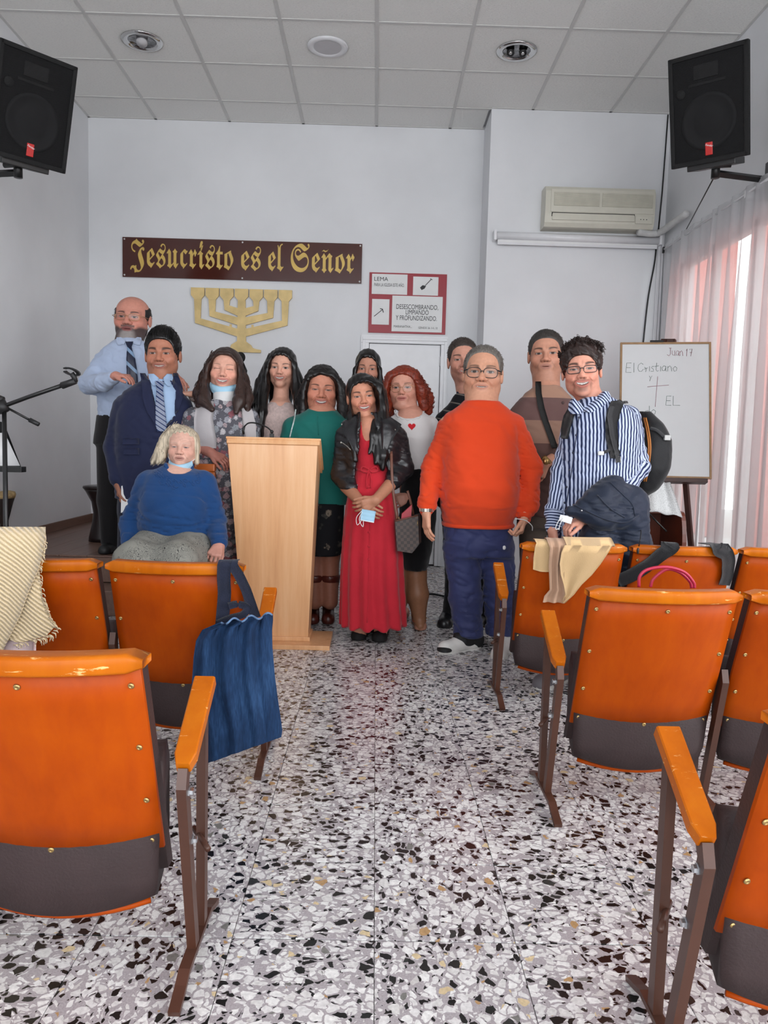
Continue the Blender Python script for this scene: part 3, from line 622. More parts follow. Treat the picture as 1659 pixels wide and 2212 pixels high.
def loft(p, rows, ex=2.3, cap_r=.01):
    """rows (z, cx, cy, a, b) from low to high: stacked super-ellipses"""
    R_ = np.array(rows, float); R_ = R_[np.argsort(R_[:, 0])]; z = np.clip(p[:, 2], R_[0, 0], R_[-1, 0])
    cx, cy, a, b = (np.interp(z, R_[:, 0], R_[:, i]).astype(f32) for i in (1, 2, 3, 4))
    x, y = np.abs(p[:, 0] - cx) / a, np.abs(p[:, 1] - cy) / b
    g = (x ** ex + y ** ex) ** (1 / ex) + 1e-6
    rad = np.sqrt((p[:, 0] - cx) ** 2 + (p[:, 1] - cy) ** 2); d = rad - rad / g
    d = np.where(rad < .01, -np.minimum(a, b), d) * .92
    dz = np.abs(p[:, 2] - (R_[0, 0] + R_[-1, 0]) / 2) - (R_[-1, 0] - R_[0, 0]) / 2
    return np.where(dz > 0, np.sqrt(np.maximum(d, 0) ** 2 + dz ** 2), np.maximum(d, dz))
_ND = [(_n(RNG.normal(size=3)), RNG.uniform(0, 6.28)) for _ in range(8)]
def wr(p, wl=.08, seed=0):
    """soft wrinkle field, about -1..1"""
    k = 6.283 / wl; w = .35 * wl * np.sin((p @ _ND[(seed + 3) % 8][0]) * k * .6 + seed)
    out = 0
    for i in range(3):
        d, ph = _ND[(i + seed) % 8]; out = out + np.sin((p @ d.astype(f32) + w) * k * (.8 + .35 * i) + ph + seed)
    return out / 3
def cr(p, wl=.10, seed=0, w=3.2):
    """narrow creases: 1 along winding lines, 0 elsewhere"""
    return np.clip(1 - np.abs(wr(p, wl, seed)) * w, 0, 1) ** 1.5
def mesh_sdf(fn, lo, hi, s):
    """surface nets on a grid of step s; only blocks near the surface are evaluated finely"""
    lo = np.asarray(lo, float); B = 8; n = np.maximum(1, np.ceil((np.asarray(hi) - lo) / s / B).astype(int)); N = n * B
    ii = np.stack(np.meshgrid(*[np.arange(k) for k in n], indexing='ij'), -1).reshape(-1, 3)
    cen = (lo + (ii * B + (B - 1) / 2) * s).astype(f32); dc = fn(cen); act = np.abs(dc) < B * s * .87 * 1.55 + .004
    D = np.empty((n[0], B, n[1], B, n[2], B), f32); D[:] = np.where(dc > 0, 1, -1).reshape(*n)[:, None, :, None, :, None]
    ia = ii[act]; loc = np.stack(np.meshgrid(*[np.arange(B)] * 3, indexing='ij'), -1).reshape(-1, 3)
    for c0 in range(0, len(ia), 400):
        q = ia[c0:c0 + 400]; P = (lo + (q[:, None, :] * B + loc[None]) * s).reshape(-1, 3).astype(f32); d = fn(P).reshape(len(q), B, B, B)
        D[q[:, 0], :, q[:, 1], :, q[:, 2], :] = d
    D = D.reshape(N[0], N[1], N[2])
    for ax in range(3):
        for e in (0, -1):
            sl = [slice(None)] * 3; sl[ax] = e; D[tuple(sl)] = np.maximum(D[tuple(sl)], 1e-3)
    S = D < 0; C = np.zeros(tuple(N - 1), np.int8)
    for i in (0, 1):
        for j in (0, 1):
            for k in (0, 1): C += S[i:N[0] - 1 + i, j:N[1] - 1 + j, k:N[2] - 1 + k]
    cells = np.argwhere((C > 0) & (C < 8)); idx = np.full(tuple(N - 1), -1, np.int32); idx[tuple(cells.T)] = np.arange(len(cells))
    acc = np.zeros((len(cells), 3)); cnt = np.zeros(len(cells))
    cor = [(i, j, k) for i in (0, 1) for j in (0, 1) for k in (0, 1)]
    for a in cor:
        for ax in range(3):
            if a[ax]: continue
            b = list(a); b[ax] = 1; va = D[tuple((cells + a).T)]; vb = D[tuple((cells + b).T)]; m = (va < 0) != (vb < 0)
            t = np.where(m, va / np.where(m, va - vb, 1), 0); q = np.zeros((len(cells), 3)) + a; q[:, ax] += t; acc[m] += q[m]; cnt[m] += 1
    verts = lo + (cells + acc / np.maximum(cnt, 1)[:, None]) * s
    quads = []
    for ax in range(3):
        o1, o2 = [(1, 2), (2, 0), (0, 1)][ax]; sl0 = [slice(None)] * 3; sl1 = [slice(None)] * 3; sl0[ax] = slice(0, -1); sl1[ax] = slice(1, None)
        e = np.argwhere(S[tuple(sl0)] != S[tuple(sl1)]); ok = (e[:, o1] > 0) & (e[:, o2] > 0) & (e[:, o1] < N[o1] - 1) & (e[:, o2] < N[o2] - 1); e = e[ok]
        inside = S[tuple(e.T)]; u = np.zeros(3, int); u[o1] = 1; w = np.zeros(3, int); w[o2] = 1
        q = np.stack([idx[tuple((e - u - w).T)], idx[tuple((e - w).T)], idx[tuple(e.T)], idx[tuple((e - u).T)]], 1)
        q[~inside] = q[~inside][:, ::-1]; quads.append(q)
    return verts, np.concatenate(quads)
def to_mesh(name, parts, cols=None, attrs=None):
    """parts: list of (verts, quads); joined into one smooth mesh; cols: per-vertex colour; attrs: name -> per-vertex floats"""
    vs_, fs, o = [], [], 0
    for v, q in parts: vs_.append(v); fs.append(q + o); o += len(v)
    v = np.concatenate(vs_); q = np.concatenate(fs).astype(np.int32); me = bpy.data.meshes.new(name)
    me.vertices.add(len(v)); me.vertices.foreach_set('co', v.astype(f32).ravel()); me.loops.add(q.size); me.loops.foreach_set('vertex_index', q.ravel())
    me.polygons.add(len(q)); me.polygons.foreach_set('loop_start', np.arange(0, q.size, 4, dtype=np.int32)); me.polygons.foreach_set('loop_total', np.full(len(q), 4, np.int32))
    me.polygons.foreach_set('use_smooth', np.ones(len(q), bool))
    if cols is not None:
        a = me.color_attributes.new('tint', 'FLOAT_COLOR', 'POINT'); c = np.ones((len(v), 4), f32); c[:, :3] = cols; a.data.foreach_set('color', c.ravel())
    for k, x in (attrs or {}).items():
        a = me.attributes.new(k, 'FLOAT', 'POINT'); a.data.foreach_set('value', np.asarray(x, f32))
    me.update(); me.validate(); return me
def bounds(pts, m):
    P = np.array(pts, float); return P.min(0) - m, P.max(0) + m
def m_skin():
    t = NT('skin'); a = t.n('ShaderNodeVertexColor', layer_name='tint'); co = t.coord(); nz = t.noise(co, 60, 3).outputs[0]
    hs = t.n('ShaderNodeHueSaturation'); t.set(hs.inputs['Value'], t.rng(nz, .3, .7, .94, 1.06)); t.set(hs.inputs['Color'], a.outputs[0]); t.base(hs.outputs[0]); t.props(.46, spec=.35); t.bump(t.noise(co, 300, 2).outputs[0], .05, .002); return t.m
SKIN = m_skin()
def m_hair(name, c, rough=.38):
    if name in MATS: return MATS[name]
    t = NT(name); c = lin(c); co = t.coord(); inf = t.noise(t.mapping(co, (140, 140, 6)), 1, 3).outputs[0]
    t.base(t.mix(t.rng(inf, .3, .7), tuple(x * .55 for x in c), tuple(min(1, x * 1.5) for x in c))); t.props(rough, spec=.45); t.bump(inf, .25, .003); MATS[name] = t.m; return t.m
# ---- head ---------------------------------------------------------------
HX = 1.09
class Head:
    def __init__(s, u, veye, vchin, Y, yaw=0, roll=0, pitch=0, wide=1.0, jaw=1.0, smile=0, eye=.0055, fat=0.0, nose=1.0, ears=1, brow=0, deep=0, beardy=0):
        s.c = at(u, veye, Y); s.k = (at(u, veye, Y)[2] - at(u, vchin, Y)[2]) / .121; s.k /= math.cos(math.radians(roll))
        s.R = rot('z', yaw) @ rot('y', roll) @ rot('x', pitch); s.c = s.c + s.R @ V(0, .085 * s.k, 0); s.p = dict(wide=wide, jaw=jaw, smile=smile, eye=eye * 1.2, fat=fat, nose=nose, ears=ears, brow=brow, deep=deep, beardy=beardy)
    def L(s, p): return ((p - s.c.astype(f32)) @ s.R.astype(f32)) / np.array((s.k * HX, s.k, s.k), f32)          # world -> head units
    def W(s, q): return (np.asarray(q, float) * np.array((s.k * HX, s.k, s.k))) @ s.R.T + s.c               # head units -> world
    def sdf(s, P):
        p = s.L(P).astype(f32); o = s.p; w, jw, sm, ft = o['wide'], o['jaw'], o['smile'], o['fat']; ax = p.copy(); ax[:, 0] = np.abs(ax[:, 0])
        d = ell(p, (0, .014, .036), (.077 * w, .098, .086))
        d = su(d, ell(p, (0, -.014, -.036), (.064 * w + ft * .5, .074, .080)), .030)
        d = su(d, ell(ax, (.036 * w, -.004, -.062), (.028 * jw, .040, .036)), .030)              # jaw angle
        d = su(d, ell(p, (0, -.064, -.098), (.030 * jw, .027, .024)), .026)                       # chin
        d = su(d, ell(ax, (.038 * w, -.056, -.030 + .006 * sm), (.026 + ft * .4, .025, .024)), .024)  # cheek
        d = su(d, cap(ax, (.012, -.080, .020), (.042 * w, -.069, .021), .010, .009), .020)          # brow ridge
        if ft: d = su(d, ell(p, (0, -.035, -.112), (.055, .045, .022)), .03)                       # double chin
        if o.get('beardy'): d = su(d, ell(p, (0, -.056, -.104), (.046, .036, .030)), .02)
        d = ss(d, ell(ax, (.0315, -.099, .001), (.020, .016, .0125)), .016)                        # eye socket
        d = su(d, ell(ax, (.0315, -.0735, -.0005), (.0145, .0115, .0120)), .0035)                     # eyeball under lids
        nk = o['nose']
        d = su(d, cap(p, (0, -.084, .012), (0, -.1050, -.030), .0068, .0115 * nk), .012)          # nose
        d = su(d, ell(ax, (.0115 * nk, -.096, -.0345), (.0095 * nk, .012, .0085)), .006)
        d = ss(d, ell(ax, (.0060 * nk, -.1025, -.0435), (.0042, .006, .0035)), .004)
        # mouth
        mw = .0235 + .0055 * sm; up = .009 * sm; mz = -.066
        q = p.copy(); q[:, 2] -= up * (np.abs(p[:, 0]) / mw).clip(0, 1.3) ** 2
        op = .0052 * max(0, sm - .3)
        d = su(d, ell(q, (0, -.079, mz + .001), (.034 + .006 * sm, .016, .020)), .020)
        d = su(d, ell(q, (0, -.0885 + .002 * sm, mz + .0055 + op * .5), (mw, .0075, .0050)), .005)
        d = su(d, ell(q, (0, -.0875 + .002 * sm, mz - .0065 - op), (mw * .86, .0078, .0060)), .005)
        d = ss(d, ell(q, (0, -.097, mz - .0005 - op * .3), (mw * .92, .010, .0016 + op)), .003)
        if sm > .2:                                                                               # smile folds
            d = ss(d, cap(ax, (.023, -.092, -.040), (.040 + .004 * sm, -.074, -.066), .0030, .0022), .009)
        # ears
        if o['ears']:
            e = ell(ax, (.080 * w, .016, -.006), (.0085, .021, .032)); e = ss(e, ell(ax, (.089 * w, .012, -.004), (.006, .012, .020)), .006); d = su(d, e, .006)
        return d * s.k
    def neck(s, P, base, r=.056, r2=None):
        return cap(P, s.W((0, .020, -.060)), base, r * s.k, (r2 or r * 1.12) * s.k)
    def paint(s, v, c):
        """colours of brows, eyes, lips, stubble, ... on the face; c: dict of linear colours"""
        p = s.L(v.astype(f32)); x, y, z = p[:, 0], p[:, 1], p[:, 2]; ax = np.abs(x); o = s.p; sm = o['smile']; col = np.zeros((len(v), 3)) + c['skin']
        def mixin(f, cc): nonlocal col; f = np.clip(f, 0, 1)[:, None]; col = col * (1 - f) + np.array(cc) * f
        sst = lambda a, b, t: np.clip((t - a) / (b - a), 0, 1)
        front = sst(-.02, -.05, y)
        blush = np.exp(-((ax - .042) ** 2 + (z + .030) ** 2) / (2 * .018 ** 2)) * front; mixin(blush * c.get('blush', .30), np.array(c['skin']) * (1.06, .74, .70))
        mixin(np.exp(-(x ** 2 + (z + .030) ** 2) / (2 * .011 ** 2)) * front * .30, np.array(c['skin']) * (1.05, .78, .74))
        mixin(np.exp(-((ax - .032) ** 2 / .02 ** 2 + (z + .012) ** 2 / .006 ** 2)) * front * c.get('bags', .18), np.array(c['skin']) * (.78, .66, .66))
        if c.get('stubble'):
            f = sst(-.035, -.055, z - .25 * np.maximum(0, -.02 - y) * 0 + (ax > .05) * .02) * sst(.035, -.0, y) * (z > -.14)
            mixin(f * c['stubble'], c.get('stubble_col', np.array(c['skin']) * .45))
        if c.get('beard'):
            bz = -.048 - .012 * np.exp(-((ax - .035) / .012) ** 2); f = sst(bz + .004, bz - .012, z) * sst(.02, -.01, y); mus = np.exp(-((z + .050) / .006) ** 4) * (ax < .034) * front; f = np.maximum(f, mus * .75)
            gray = np.clip(sst(.046, .020, ax + .3 * (z + .09)) * sst(-.066, -.084, z) * (.75 + .25 * np.sin(x * 1100)), 0, 1)[:, None]; bc = np.array(c['beard']) * (1 - gray) + np.array(c.get('beard2', c['beard'])) * gray
            f = np.clip(f * 1.1, 0, .93)[:, None]; col = col * (1 - f) + bc * f
        if c.get('goatee') is not None:
            f = np.maximum(np.exp(-((z + .086) / .016) ** 4 - (x / .022) ** 4), np.exp(-((z + .051) / .005) ** 4 - (x / .030) ** 6)) * front; f = np.maximum(f, .6 * np.exp(-((ax - .033) / .005) ** 2 - ((z + .072) / .02) ** 4) * front); mixin(f * .6, c['goatee'])
        # lips, teeth
        mw = .0235 + .0055 * sm; up = .009 * sm; mz = -.066; qz = z - up * np.clip(ax / mw, 0, 1.3) ** 2; op = .0052 * max(0, sm - .3)
        lip = np.clip(1.25 - (x / (mw * 1.06)) ** 2 - ((qz - mz + op * .4) / (.0125 + op * 1.15)) ** 2, 0, .35) / .35 * (y < -.055); mixin(lip * c.get('lipw', .75), c['lip'])
        if op > 0:
            inn = np.clip(1.1 - (x / (mw * .90)) ** 2 - ((qz - mz + op * .3) / (.0022 + op)) ** 2, 0, .3) / .3 * (y < -.05)
            mixin(inn, (.045, .012, .010)); te = np.clip(1.05 - (x / (mw * .84)) ** 2 - ((qz - mz - op * .25 + .0002) / (.0010 + op * .80)) ** 2, 0, .3) / .3 * (y < -.05); mixin(te * .95, (.80, .76, .70))
        else:
            ln = np.clip(1.1 - (x / (mw * .95)) ** 2, 0, 1) * np.exp(-((qz - mz) / .0018) ** 2) * (y < -.055); mixin(ln * .75, np.array(c['lip']) * .30)
        # nostrils
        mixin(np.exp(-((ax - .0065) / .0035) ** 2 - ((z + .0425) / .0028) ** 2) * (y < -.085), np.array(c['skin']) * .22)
        # brows
        bx = (ax - .033) / .021; bzc = .0215 + .0045 * (1 - bx ** 2) + .0015 * bx + c.get('browz', 0); th = c.get('browt', .0032) * 1.15 * (1.15 - .35 * bx)
        br = np.clip(1.2 - np.abs(bx) ** 4, 0, 1) * np.exp(-((z - bzc) / th) ** 4) * front; mixin(br * c.get('browa', .9), c['brow'])
        # eyes
        eh = o['eye']; ex = (ax - .0315) / .0150; ez = z + .0005 - .0012 * np.abs(ex)
        lid = np.clip(1.0 - ex ** 2, 0, 1) ** .6
        opening = eh * lid; a = np.clip((opening - np.abs(ez)) / .0012 + .4, 0, 1) * (np.abs(ex) < 1) * (y < -.05)
        if eh > .0012:
            mixin(a, (.50, .45, .42)); ir = np.clip((.0082 - np.sqrt((ax - .0315 + .0000) ** 2 + (ez - .0006) ** 2)) / .0014, 0, 1) * a; mixin(ir, c.get('iris', (.020, .010, .006)))
        lash = np.exp(-((ez - opening) / .0021) ** 2) * (np.abs(ex) < 1.08) * (y < -.05); mixin(lash * c.get('lash', .85), (.020, .012, .010))
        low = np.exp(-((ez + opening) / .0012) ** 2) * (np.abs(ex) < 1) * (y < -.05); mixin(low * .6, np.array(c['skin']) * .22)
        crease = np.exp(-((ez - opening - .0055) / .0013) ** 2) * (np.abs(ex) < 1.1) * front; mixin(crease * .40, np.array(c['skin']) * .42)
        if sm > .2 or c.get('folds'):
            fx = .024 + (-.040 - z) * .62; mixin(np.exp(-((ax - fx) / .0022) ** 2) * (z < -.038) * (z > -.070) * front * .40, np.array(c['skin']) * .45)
        if c.get('wrinkle'):
            f = (np.sin(z * 950 + np.sin(x * 90) * .8) > .62) * (z > .035) * (z < .080) * front * .22 * c['wrinkle']; mixin(f, np.array(c['skin']) * .6)
            f = np.exp(-((ax - .056) / .008) ** 2) * (np.sin((z + .6 * (ax - .05)) * 1500) > .5) * (np.abs(z) < .014) * .25 * c['wrinkle']; mixin(f, np.array(c['skin']) * .6)
        # scalp shade for short or thinning hair
        if c.get('scalp') is not None:
            hl = c.get('hairline', .070); f = sst(hl - .004, hl + .010, z + .35 * np.maximum(0, y + .02) + c.get('temple', .0) * ax); f = np.maximum(f, sst(.0, .02, y) * (z > -.045) * (ax < .078)); mixin(f * c.get('scalpa', 1), c['scalp'])
        return col
# ---- hand ---------------------------------------------------------------
class Hand:
    """wrist w, pointing direction d, palm normal n (the way the palm faces), thumb on side t (+1/-1 along n x d)"""
    def __init__(s, w, d, n, t=1, k=1.0, curl=(25, 30, 20), spread=6, thumb=(35, 25), curls=None):
        s.w = np.asarray(w, float); d = _n(d); n = np.asarray(n, float); n = _n(n - d * (n @ d)); sd = np.cross(n, d) * t; s.k = k
        g = lambda a, b, c: s.w + (d * a + sd * b + n * c) * k
        s.segs = [(g(.0, 0, 0), g(.02, 0, 0), .0215, .0215)]
        for b0, b1 in ((-.024, -.030), (-.009, -.011), (.007, .010), (.019, .028)): s.segs.append((g(.012, b0 * .75, 0), g(.082 - abs(b1 + .005) * .25, b1, -.002), .0150, .0118))
        fl = [(.062, -.031, .0074), (.076, -.0105, .0083), (.080, .010, .0086), (.073, .029, .0084)]; s.tips = []
        for i, (L, b, r) in enumerate(fl):
            cu = curls[i] if curls else curl; base = np.array([.080 - abs(b) * .22, b, -.002]); a = 0; out = math.radians((b / .03) * spread); p = base
            for j, (fr, rr) in enumerate(((.46, 1.0), (.30, .93), (.24, .84))):
                a += math.radians(cu[j]); st = L * fr; q = p + st * np.array([math.cos(a) * math.cos(out), math.cos(a) * math.sin(out), math.sin(a)])
                s.segs.append((g(*p), g(*q), r * rr, r * rr * .95)); p = q
            s.tips.append(g(*p))
        p = np.array([.018, .020, .004]); a1 = math.radians(thumb[0])
        for L, r in ((.040, .0135), (.034, .0105), (.026, .0092)):
            q = p + L * np.array([math.cos(a1), math.sin(a1) * .8, math.sin(math.radians(thumb[1])) * .7]); s.segs.append((g(*p), g(*q), r, r * .9)); p = q; a1 -= math.radians(14)
        s.pts = np.array([x for a, b, *_ in s.segs for x in (a, b)])
    def sdf(s, P):
        d = None
        for i, (a, b, r1, r2) in enumerate(s.segs):
            e = cap(P, a, b, r1 * s.k, r2 * s.k); d = e if d is None else su(d, e, (.010 if i < 5 else .0035) * s.k)
        return d
# ---- hair strands -------------------------------------------------------
def strands(guides, n, r, spread, wave=0, wl=.06, seed=0, pts=16, sides=3, taper=.5, reject=None):
    """thin tubes scattered round guide polylines"""
    g = np.random.default_rng(seed); mb_v, mb_f, o = [], [], 0
    for i in range(n):
        G, R_ = guides[g.integers(len(guides))]; S_ = spline(G, 6); t = np.linspace(0, len(S_) - 1, pts); P = np.stack([np.interp(t, np.arange(len(S_)), S_[:, k]) for k in range(3)], 1)
        Rr = np.interp(np.linspace(0, 1, pts), np.linspace(0, 1, len(R_)), R_); off = g.normal(size=3); off /= np.linalg.norm(off); P = P + off * (Rr * (spread + .06 * g.normal()))[:, None]
        P[:, 2] += g.normal() * .006
        ln = np.concatenate([[0], np.cumsum(np.linalg.norm(np.diff(P, axis=0), axis=1))])
        if wave:
            ph = g.uniform(0, 6.28); u = np.cross(P[-1] - P[0], [0, 1, .2]); u /= np.linalg.norm(u) + 1e-9; w = np.cross(P[-1] - P[0], u); w /= np.linalg.norm(w) + 1e-9; am = wave * np.clip(ln / .05, 0, 1)
            P = P + np.outer(am * np.sin(ln / wl * 6.28 + ph), u) + np.outer(am * np.cos(ln / wl * 6.28 + ph), w)
        if reject is not None and reject(P.astype(f32)).min() < .002: continue
        T = np.gradient(P, axis=0); T /= np.linalg.norm(T, axis=1, keepdims=True) + 1e-9; A = np.cross(T, off); A /= np.linalg.norm(A, axis=1, keepdims=True) + 1e-9; Bn = np.cross(T, A)
        rr = r * g.uniform(.7, 1.3) * np.linspace(1, taper, pts); rr[-1] *= .3
        ring = np.stack([P + (A * math.cos(6.283 * k / sides) + Bn * math.sin(6.283 * k / sides)) * rr[:, None] for k in range(sides)], 1).reshape(-1, 3)
        ix = np.arange((pts - 1) * sides); a = ix // sides; b = ix % sides
        mb_f.append(np.stack([a * sides + b, a * sides + (b + 1) % sides, (a + 1) * sides + (b + 1) % sides, (a + 1) * sides + b], 1) + o); mb_v.append(ring); o += len(ring)
    return np.concatenate(mb_v), np.concatenate(mb_f)
def fuzz(part, c, n, ln, comb, r=.0011, seed=0, lift=.35):
    """short hairs standing on a hair cap; comb: direction they are combed"""
    v = part[0]; g = np.random.default_rng(seed); P = v[g.integers(len(v), size=n)]; nr = P - c; nr /= np.linalg.norm(nr, axis=1, keepdims=True); cb = np.asarray(comb, float)[None] + .35 * g.normal(size=(n, 3)); cb -= nr * (cb * nr).sum(1, keepdims=True); cb /= np.linalg.norm(cb, axis=1, keepdims=True) + 1e-9
    d = nr * lift + cb; d /= np.linalg.norm(d, axis=1, keepdims=True); L_ = ln * g.uniform(.6, 1.3, (n, 1)); Q = P + d * L_ * .55 + nr * .001; E_ = P + d * L_ + cb * L_ * .25; P = P - nr * .001; sd = np.cross(d, nr); sd /= np.linalg.norm(sd, axis=1, keepdims=True) + 1e-9; up = np.cross(sd, d)
    ring = lambda X, q: np.stack([X + sd * q, X + up * q, X - sd * q * .7 - up * q * .7], 1); V_ = np.stack([ring(P, r), ring(Q, r * .9), ring(E_, r * .25)], 1).reshape(-1, 3); b = np.arange(n)[:, None] * 9
    F_ = np.concatenate([b + np.array([[i * 3 + k, i * 3 + (k + 1) % 3, i * 3 + 3 + (k + 1) % 3, i * 3 + 3 + k]]) for i in (0, 1) for k in range(3)]); return V_, F_
def person(label, head, col, base_pt, segs, hands=(), core=None, fine=.0028, neck=None, coarse=.016, neck_r=.056, shoulder=None, finearm=()):
    """body: one skin mesh (head, neck, torso core, limbs, hands)"""
    nb = np.asarray(neck, float)
    def f_head(P):
        d = su(head.sdf(P), head.neck(P, nb, neck_r), .022 * head.k); return d
    def f_arm(P):
        d = np.full(len(P), 1., f32)
        for h, el, r in hands:
            e = h.sdf(P)
            if el is not None: e = su(e, cap(P, el, h.w, r[0], r[1]), .012)
            d = np.minimum(d, e)
        return d
    def f_body(P):
        d = head.neck(P, nb, neck_r * .97)
        if core is not None: d = su(d, core(P), .05)
        for a, b, r1, r2 in segs: d = su(d, cap(P, a, b, r1, r2), .02)
        return d
    parts = []; cols = []
    lo, hi = bounds([head.c, nb], .15 * head.k); lo[2] = min(lo[2], nb[2] - .02); v, q = mesh_sdf(f_head, lo, hi, fine * head.k); parts.append((v, q)); cols.append(head.paint(v, col))
    for h, el, r in hands:
        pts = list(h.pts) + ([el] if el is not None else []); lo, hi = bounds(pts, .05); one = lambda P, h=h, el=el, r=r: su(h.sdf(P), cap(P, el, h.w, r[0], r[1]), .012) if el is not None else h.sdf(P)
        v, q = mesh_sdf(one, lo, hi, (.0035 if el is None else .0040)); parts.append((v, q)); c = np.zeros((len(v), 3)) + np.array(col.get('hand', col['skin']))
        tips = np.array(h.tips); dd = np.min(np.linalg.norm(v[:, None] - tips[None], axis=2), axis=1); f = np.exp(-(dd / .012) ** 2)[:, None] * .35; c = c * (1 - f) + c * np.array((1.1, .85, .82)) * f; cols.append(c)
    pts = [nb] + [x for a, b, *_ in segs for x in (a, b)]
    lo, hi = bounds(pts + [head.c - V(0, 0, .12)], .22); v, q = mesh_sdf(f_body, lo, hi, coarse); keep = True; parts.append((v, q)); cols.append(np.where(v[:, 2:3] < .78, np.array(col.get('leg', col['skin']))[None], np.array(col['skin'])[None]))
    me = to_mesh('person', parts, np.concatenate(cols)); me.transform(Matrix.Translation(-Vector(base_pt)))
    o = link('person', me, SKIN); o.location = base_pt; o['label'] = label; o['category'] = 'person'; return o
def garment(name, who, fn, lo, hi, s, mat, attrs=None):
    v, q = mesh_sdf(fn, lo, hi, s * 1.06); at_ = attrs(v) if attrs else None
    me = to_mesh(name, [(v, q)], None, at_); me.transform(Matrix.Translation(-who.location)); return link(name, me, mat, who)
def wmesh(name, who, parts, mat, cols=None):
    me = to_mesh(name, parts, cols); me.transform(Matrix.Translation(-who.location)); return link(name, me, mat, who)
def wmb(name, who, mb, mat, parent=None):
    """MB given in world coordinates, linked under a person (or one of its parts)"""
    me = mb.mesh(name); me.transform(Matrix.Translation(-who.location)); return link(name, me, mat, parent or who)
# ------------------------------------------------------------------ people: shared builders
def R(rows, Y, dy=0.0):
    """torso rows (v, uL, uR, half depth[, shift in Y]) measured in the photo -> loft rows"""
    out = []
    for r in rows:
        v, a, b, dep = r[:4]; s = r[4] if len(r) > 4 else 0; p, q = at(a, v, Y + s), at(b, v, Y + s); out.append(((p[2] + q[2]) / 2, (p[0] + q[0]) / 2, Y + s + dy, (q[0] - p[0]) / 2, dep))
    return out
def chain(P, pts, rs, k=.03):
    d = None
    for i in range(len(pts) - 1):
        e = cap(P, pts[i], pts[i + 1], rs[i], rs[i + 1]); d = e if d is None else su(d, e, k)
    return d
def A(u, v, Y): return at(u, v, Y)
def hit(fn, u, v, Y0, Y1):
    """where the line of sight through (u, v) meets a surface between depths Y0 and Y1"""
    Ys = np.linspace(Y0, Y1, 160); P = np.array([at(u, v, y) for y in Ys]).astype(f32); d = fn(P); i = np.argmax(d < 0)
    if d[i] >= 0: i = int(np.argmin(d)); return P[i].astype(float)
    if i == 0: return P[0].astype(float)
    t = d[i - 1] / (d[i - 1] - d[i] + 1e-9); return (P[i - 1] + (P[i] - P[i - 1]) * t).astype(float)
def drape(name, who, fn, rows, Y, mat, off=.004, thick=.003, n=6, parent=None, step=None):
    """sheet lying on a garment, outlined by rows (v, uL, uR) or (v, uL, uR, vR)"""
    G = []
    if step: rows = [tuple(np.array(a) + (np.array(b) - np.array(a)) * t) for a, b in zip(rows[:-1], rows[1:]) for t in np.linspace(0, 1, step, endpoint=False)] + [rows[-1]]
    for r in rows:
        v0, a, b = r[:3]; v1 = r[3] if len(r) > 3 else v0; G.append([hit(fn, a + (b - a) * t, v0 + (v1 - v0) * t, Y - .40, Y + .12) for t in np.linspace(0, 1, n)])
    G = np.array(G); cd = np.array([0, 0, CAMH]) - G; cd /= np.linalg.norm(cd, axis=2, keepdims=True); mb = MB().grid(G + cd * off, thick)
    return wmb(name, who, mb, mat, parent)
def dot(mb, fn, u, v, Y, r, off=.002):
    p = hit(fn, u, v, Y - .4, Y + .12); mb.sphere(p + _n(V(0, 0, CAMH) - p) * off, r, 8, 6); return mb
def line(mb, fn, pts, Y, r, off=.003, n=6, flat=None):
    S_ = spline([(u, v, 0) for u, v in pts], n); P = [hit(fn, u, v, Y - .4, Y + .12) for u, v, _ in S_]; P = [p + _n(V(0, 0, CAMH) - p) * off for p in P]
    mb.tube(P, r, 6, flat=flat); return mb
def cloth(name, col, rough=.85, var=.10, scale=9, bump=.35, bscale=420, sheen=.15): return M(name, col, rough, 0, var, scale, bump, bscale, sheen=sheen, spec=.25)
def collar(who, c, r, zf, zb, h, mat, name='collar', open_=50, w=.018, parent=None):
    """shirt collar: band round the neck with two points at the front; c neck centre (world), r radius"""
    G = []
    for t in np.linspace(open_ * .35, 360 - open_ * .35, 25):
        a = math.radians(t - 90); fr = (1 - math.sin(a)) / 2; z0 = zf + (zb - zf) * (1 - fr); d = V(math.cos(a), math.sin(a), 0)
        drop = h * (1 + .9 * max(0, fr - .75) * 4 * .5)
        G.append([c + d * r * .96 + V(0, 0, z0 - c[2]), c + d * (r * 1.02) + V(0, 0, z0 + .012 - c[2]), c + d * (r * 1.12 + .004) + V(0, 0, z0 + .006 - c[2]), c + d * (r + w) + V(0, 0, z0 - drop - c[2])])
    return wmb(name, who, MB().grid(np.array(G), .003), mat, parent)
def neckband(who, c, r, mat, name='neckband', tilt=.02, th=.008, ry=None, parent=None):
    P = [c + V(r * math.cos(a), (ry or r) * math.sin(a), tilt * math.sin(a)) for a in np.linspace(0, 2 * math.pi, 28, endpoint=False)]
    return wmb(name, who, MB().tube(P, th, 8, closed=True), mat, parent)
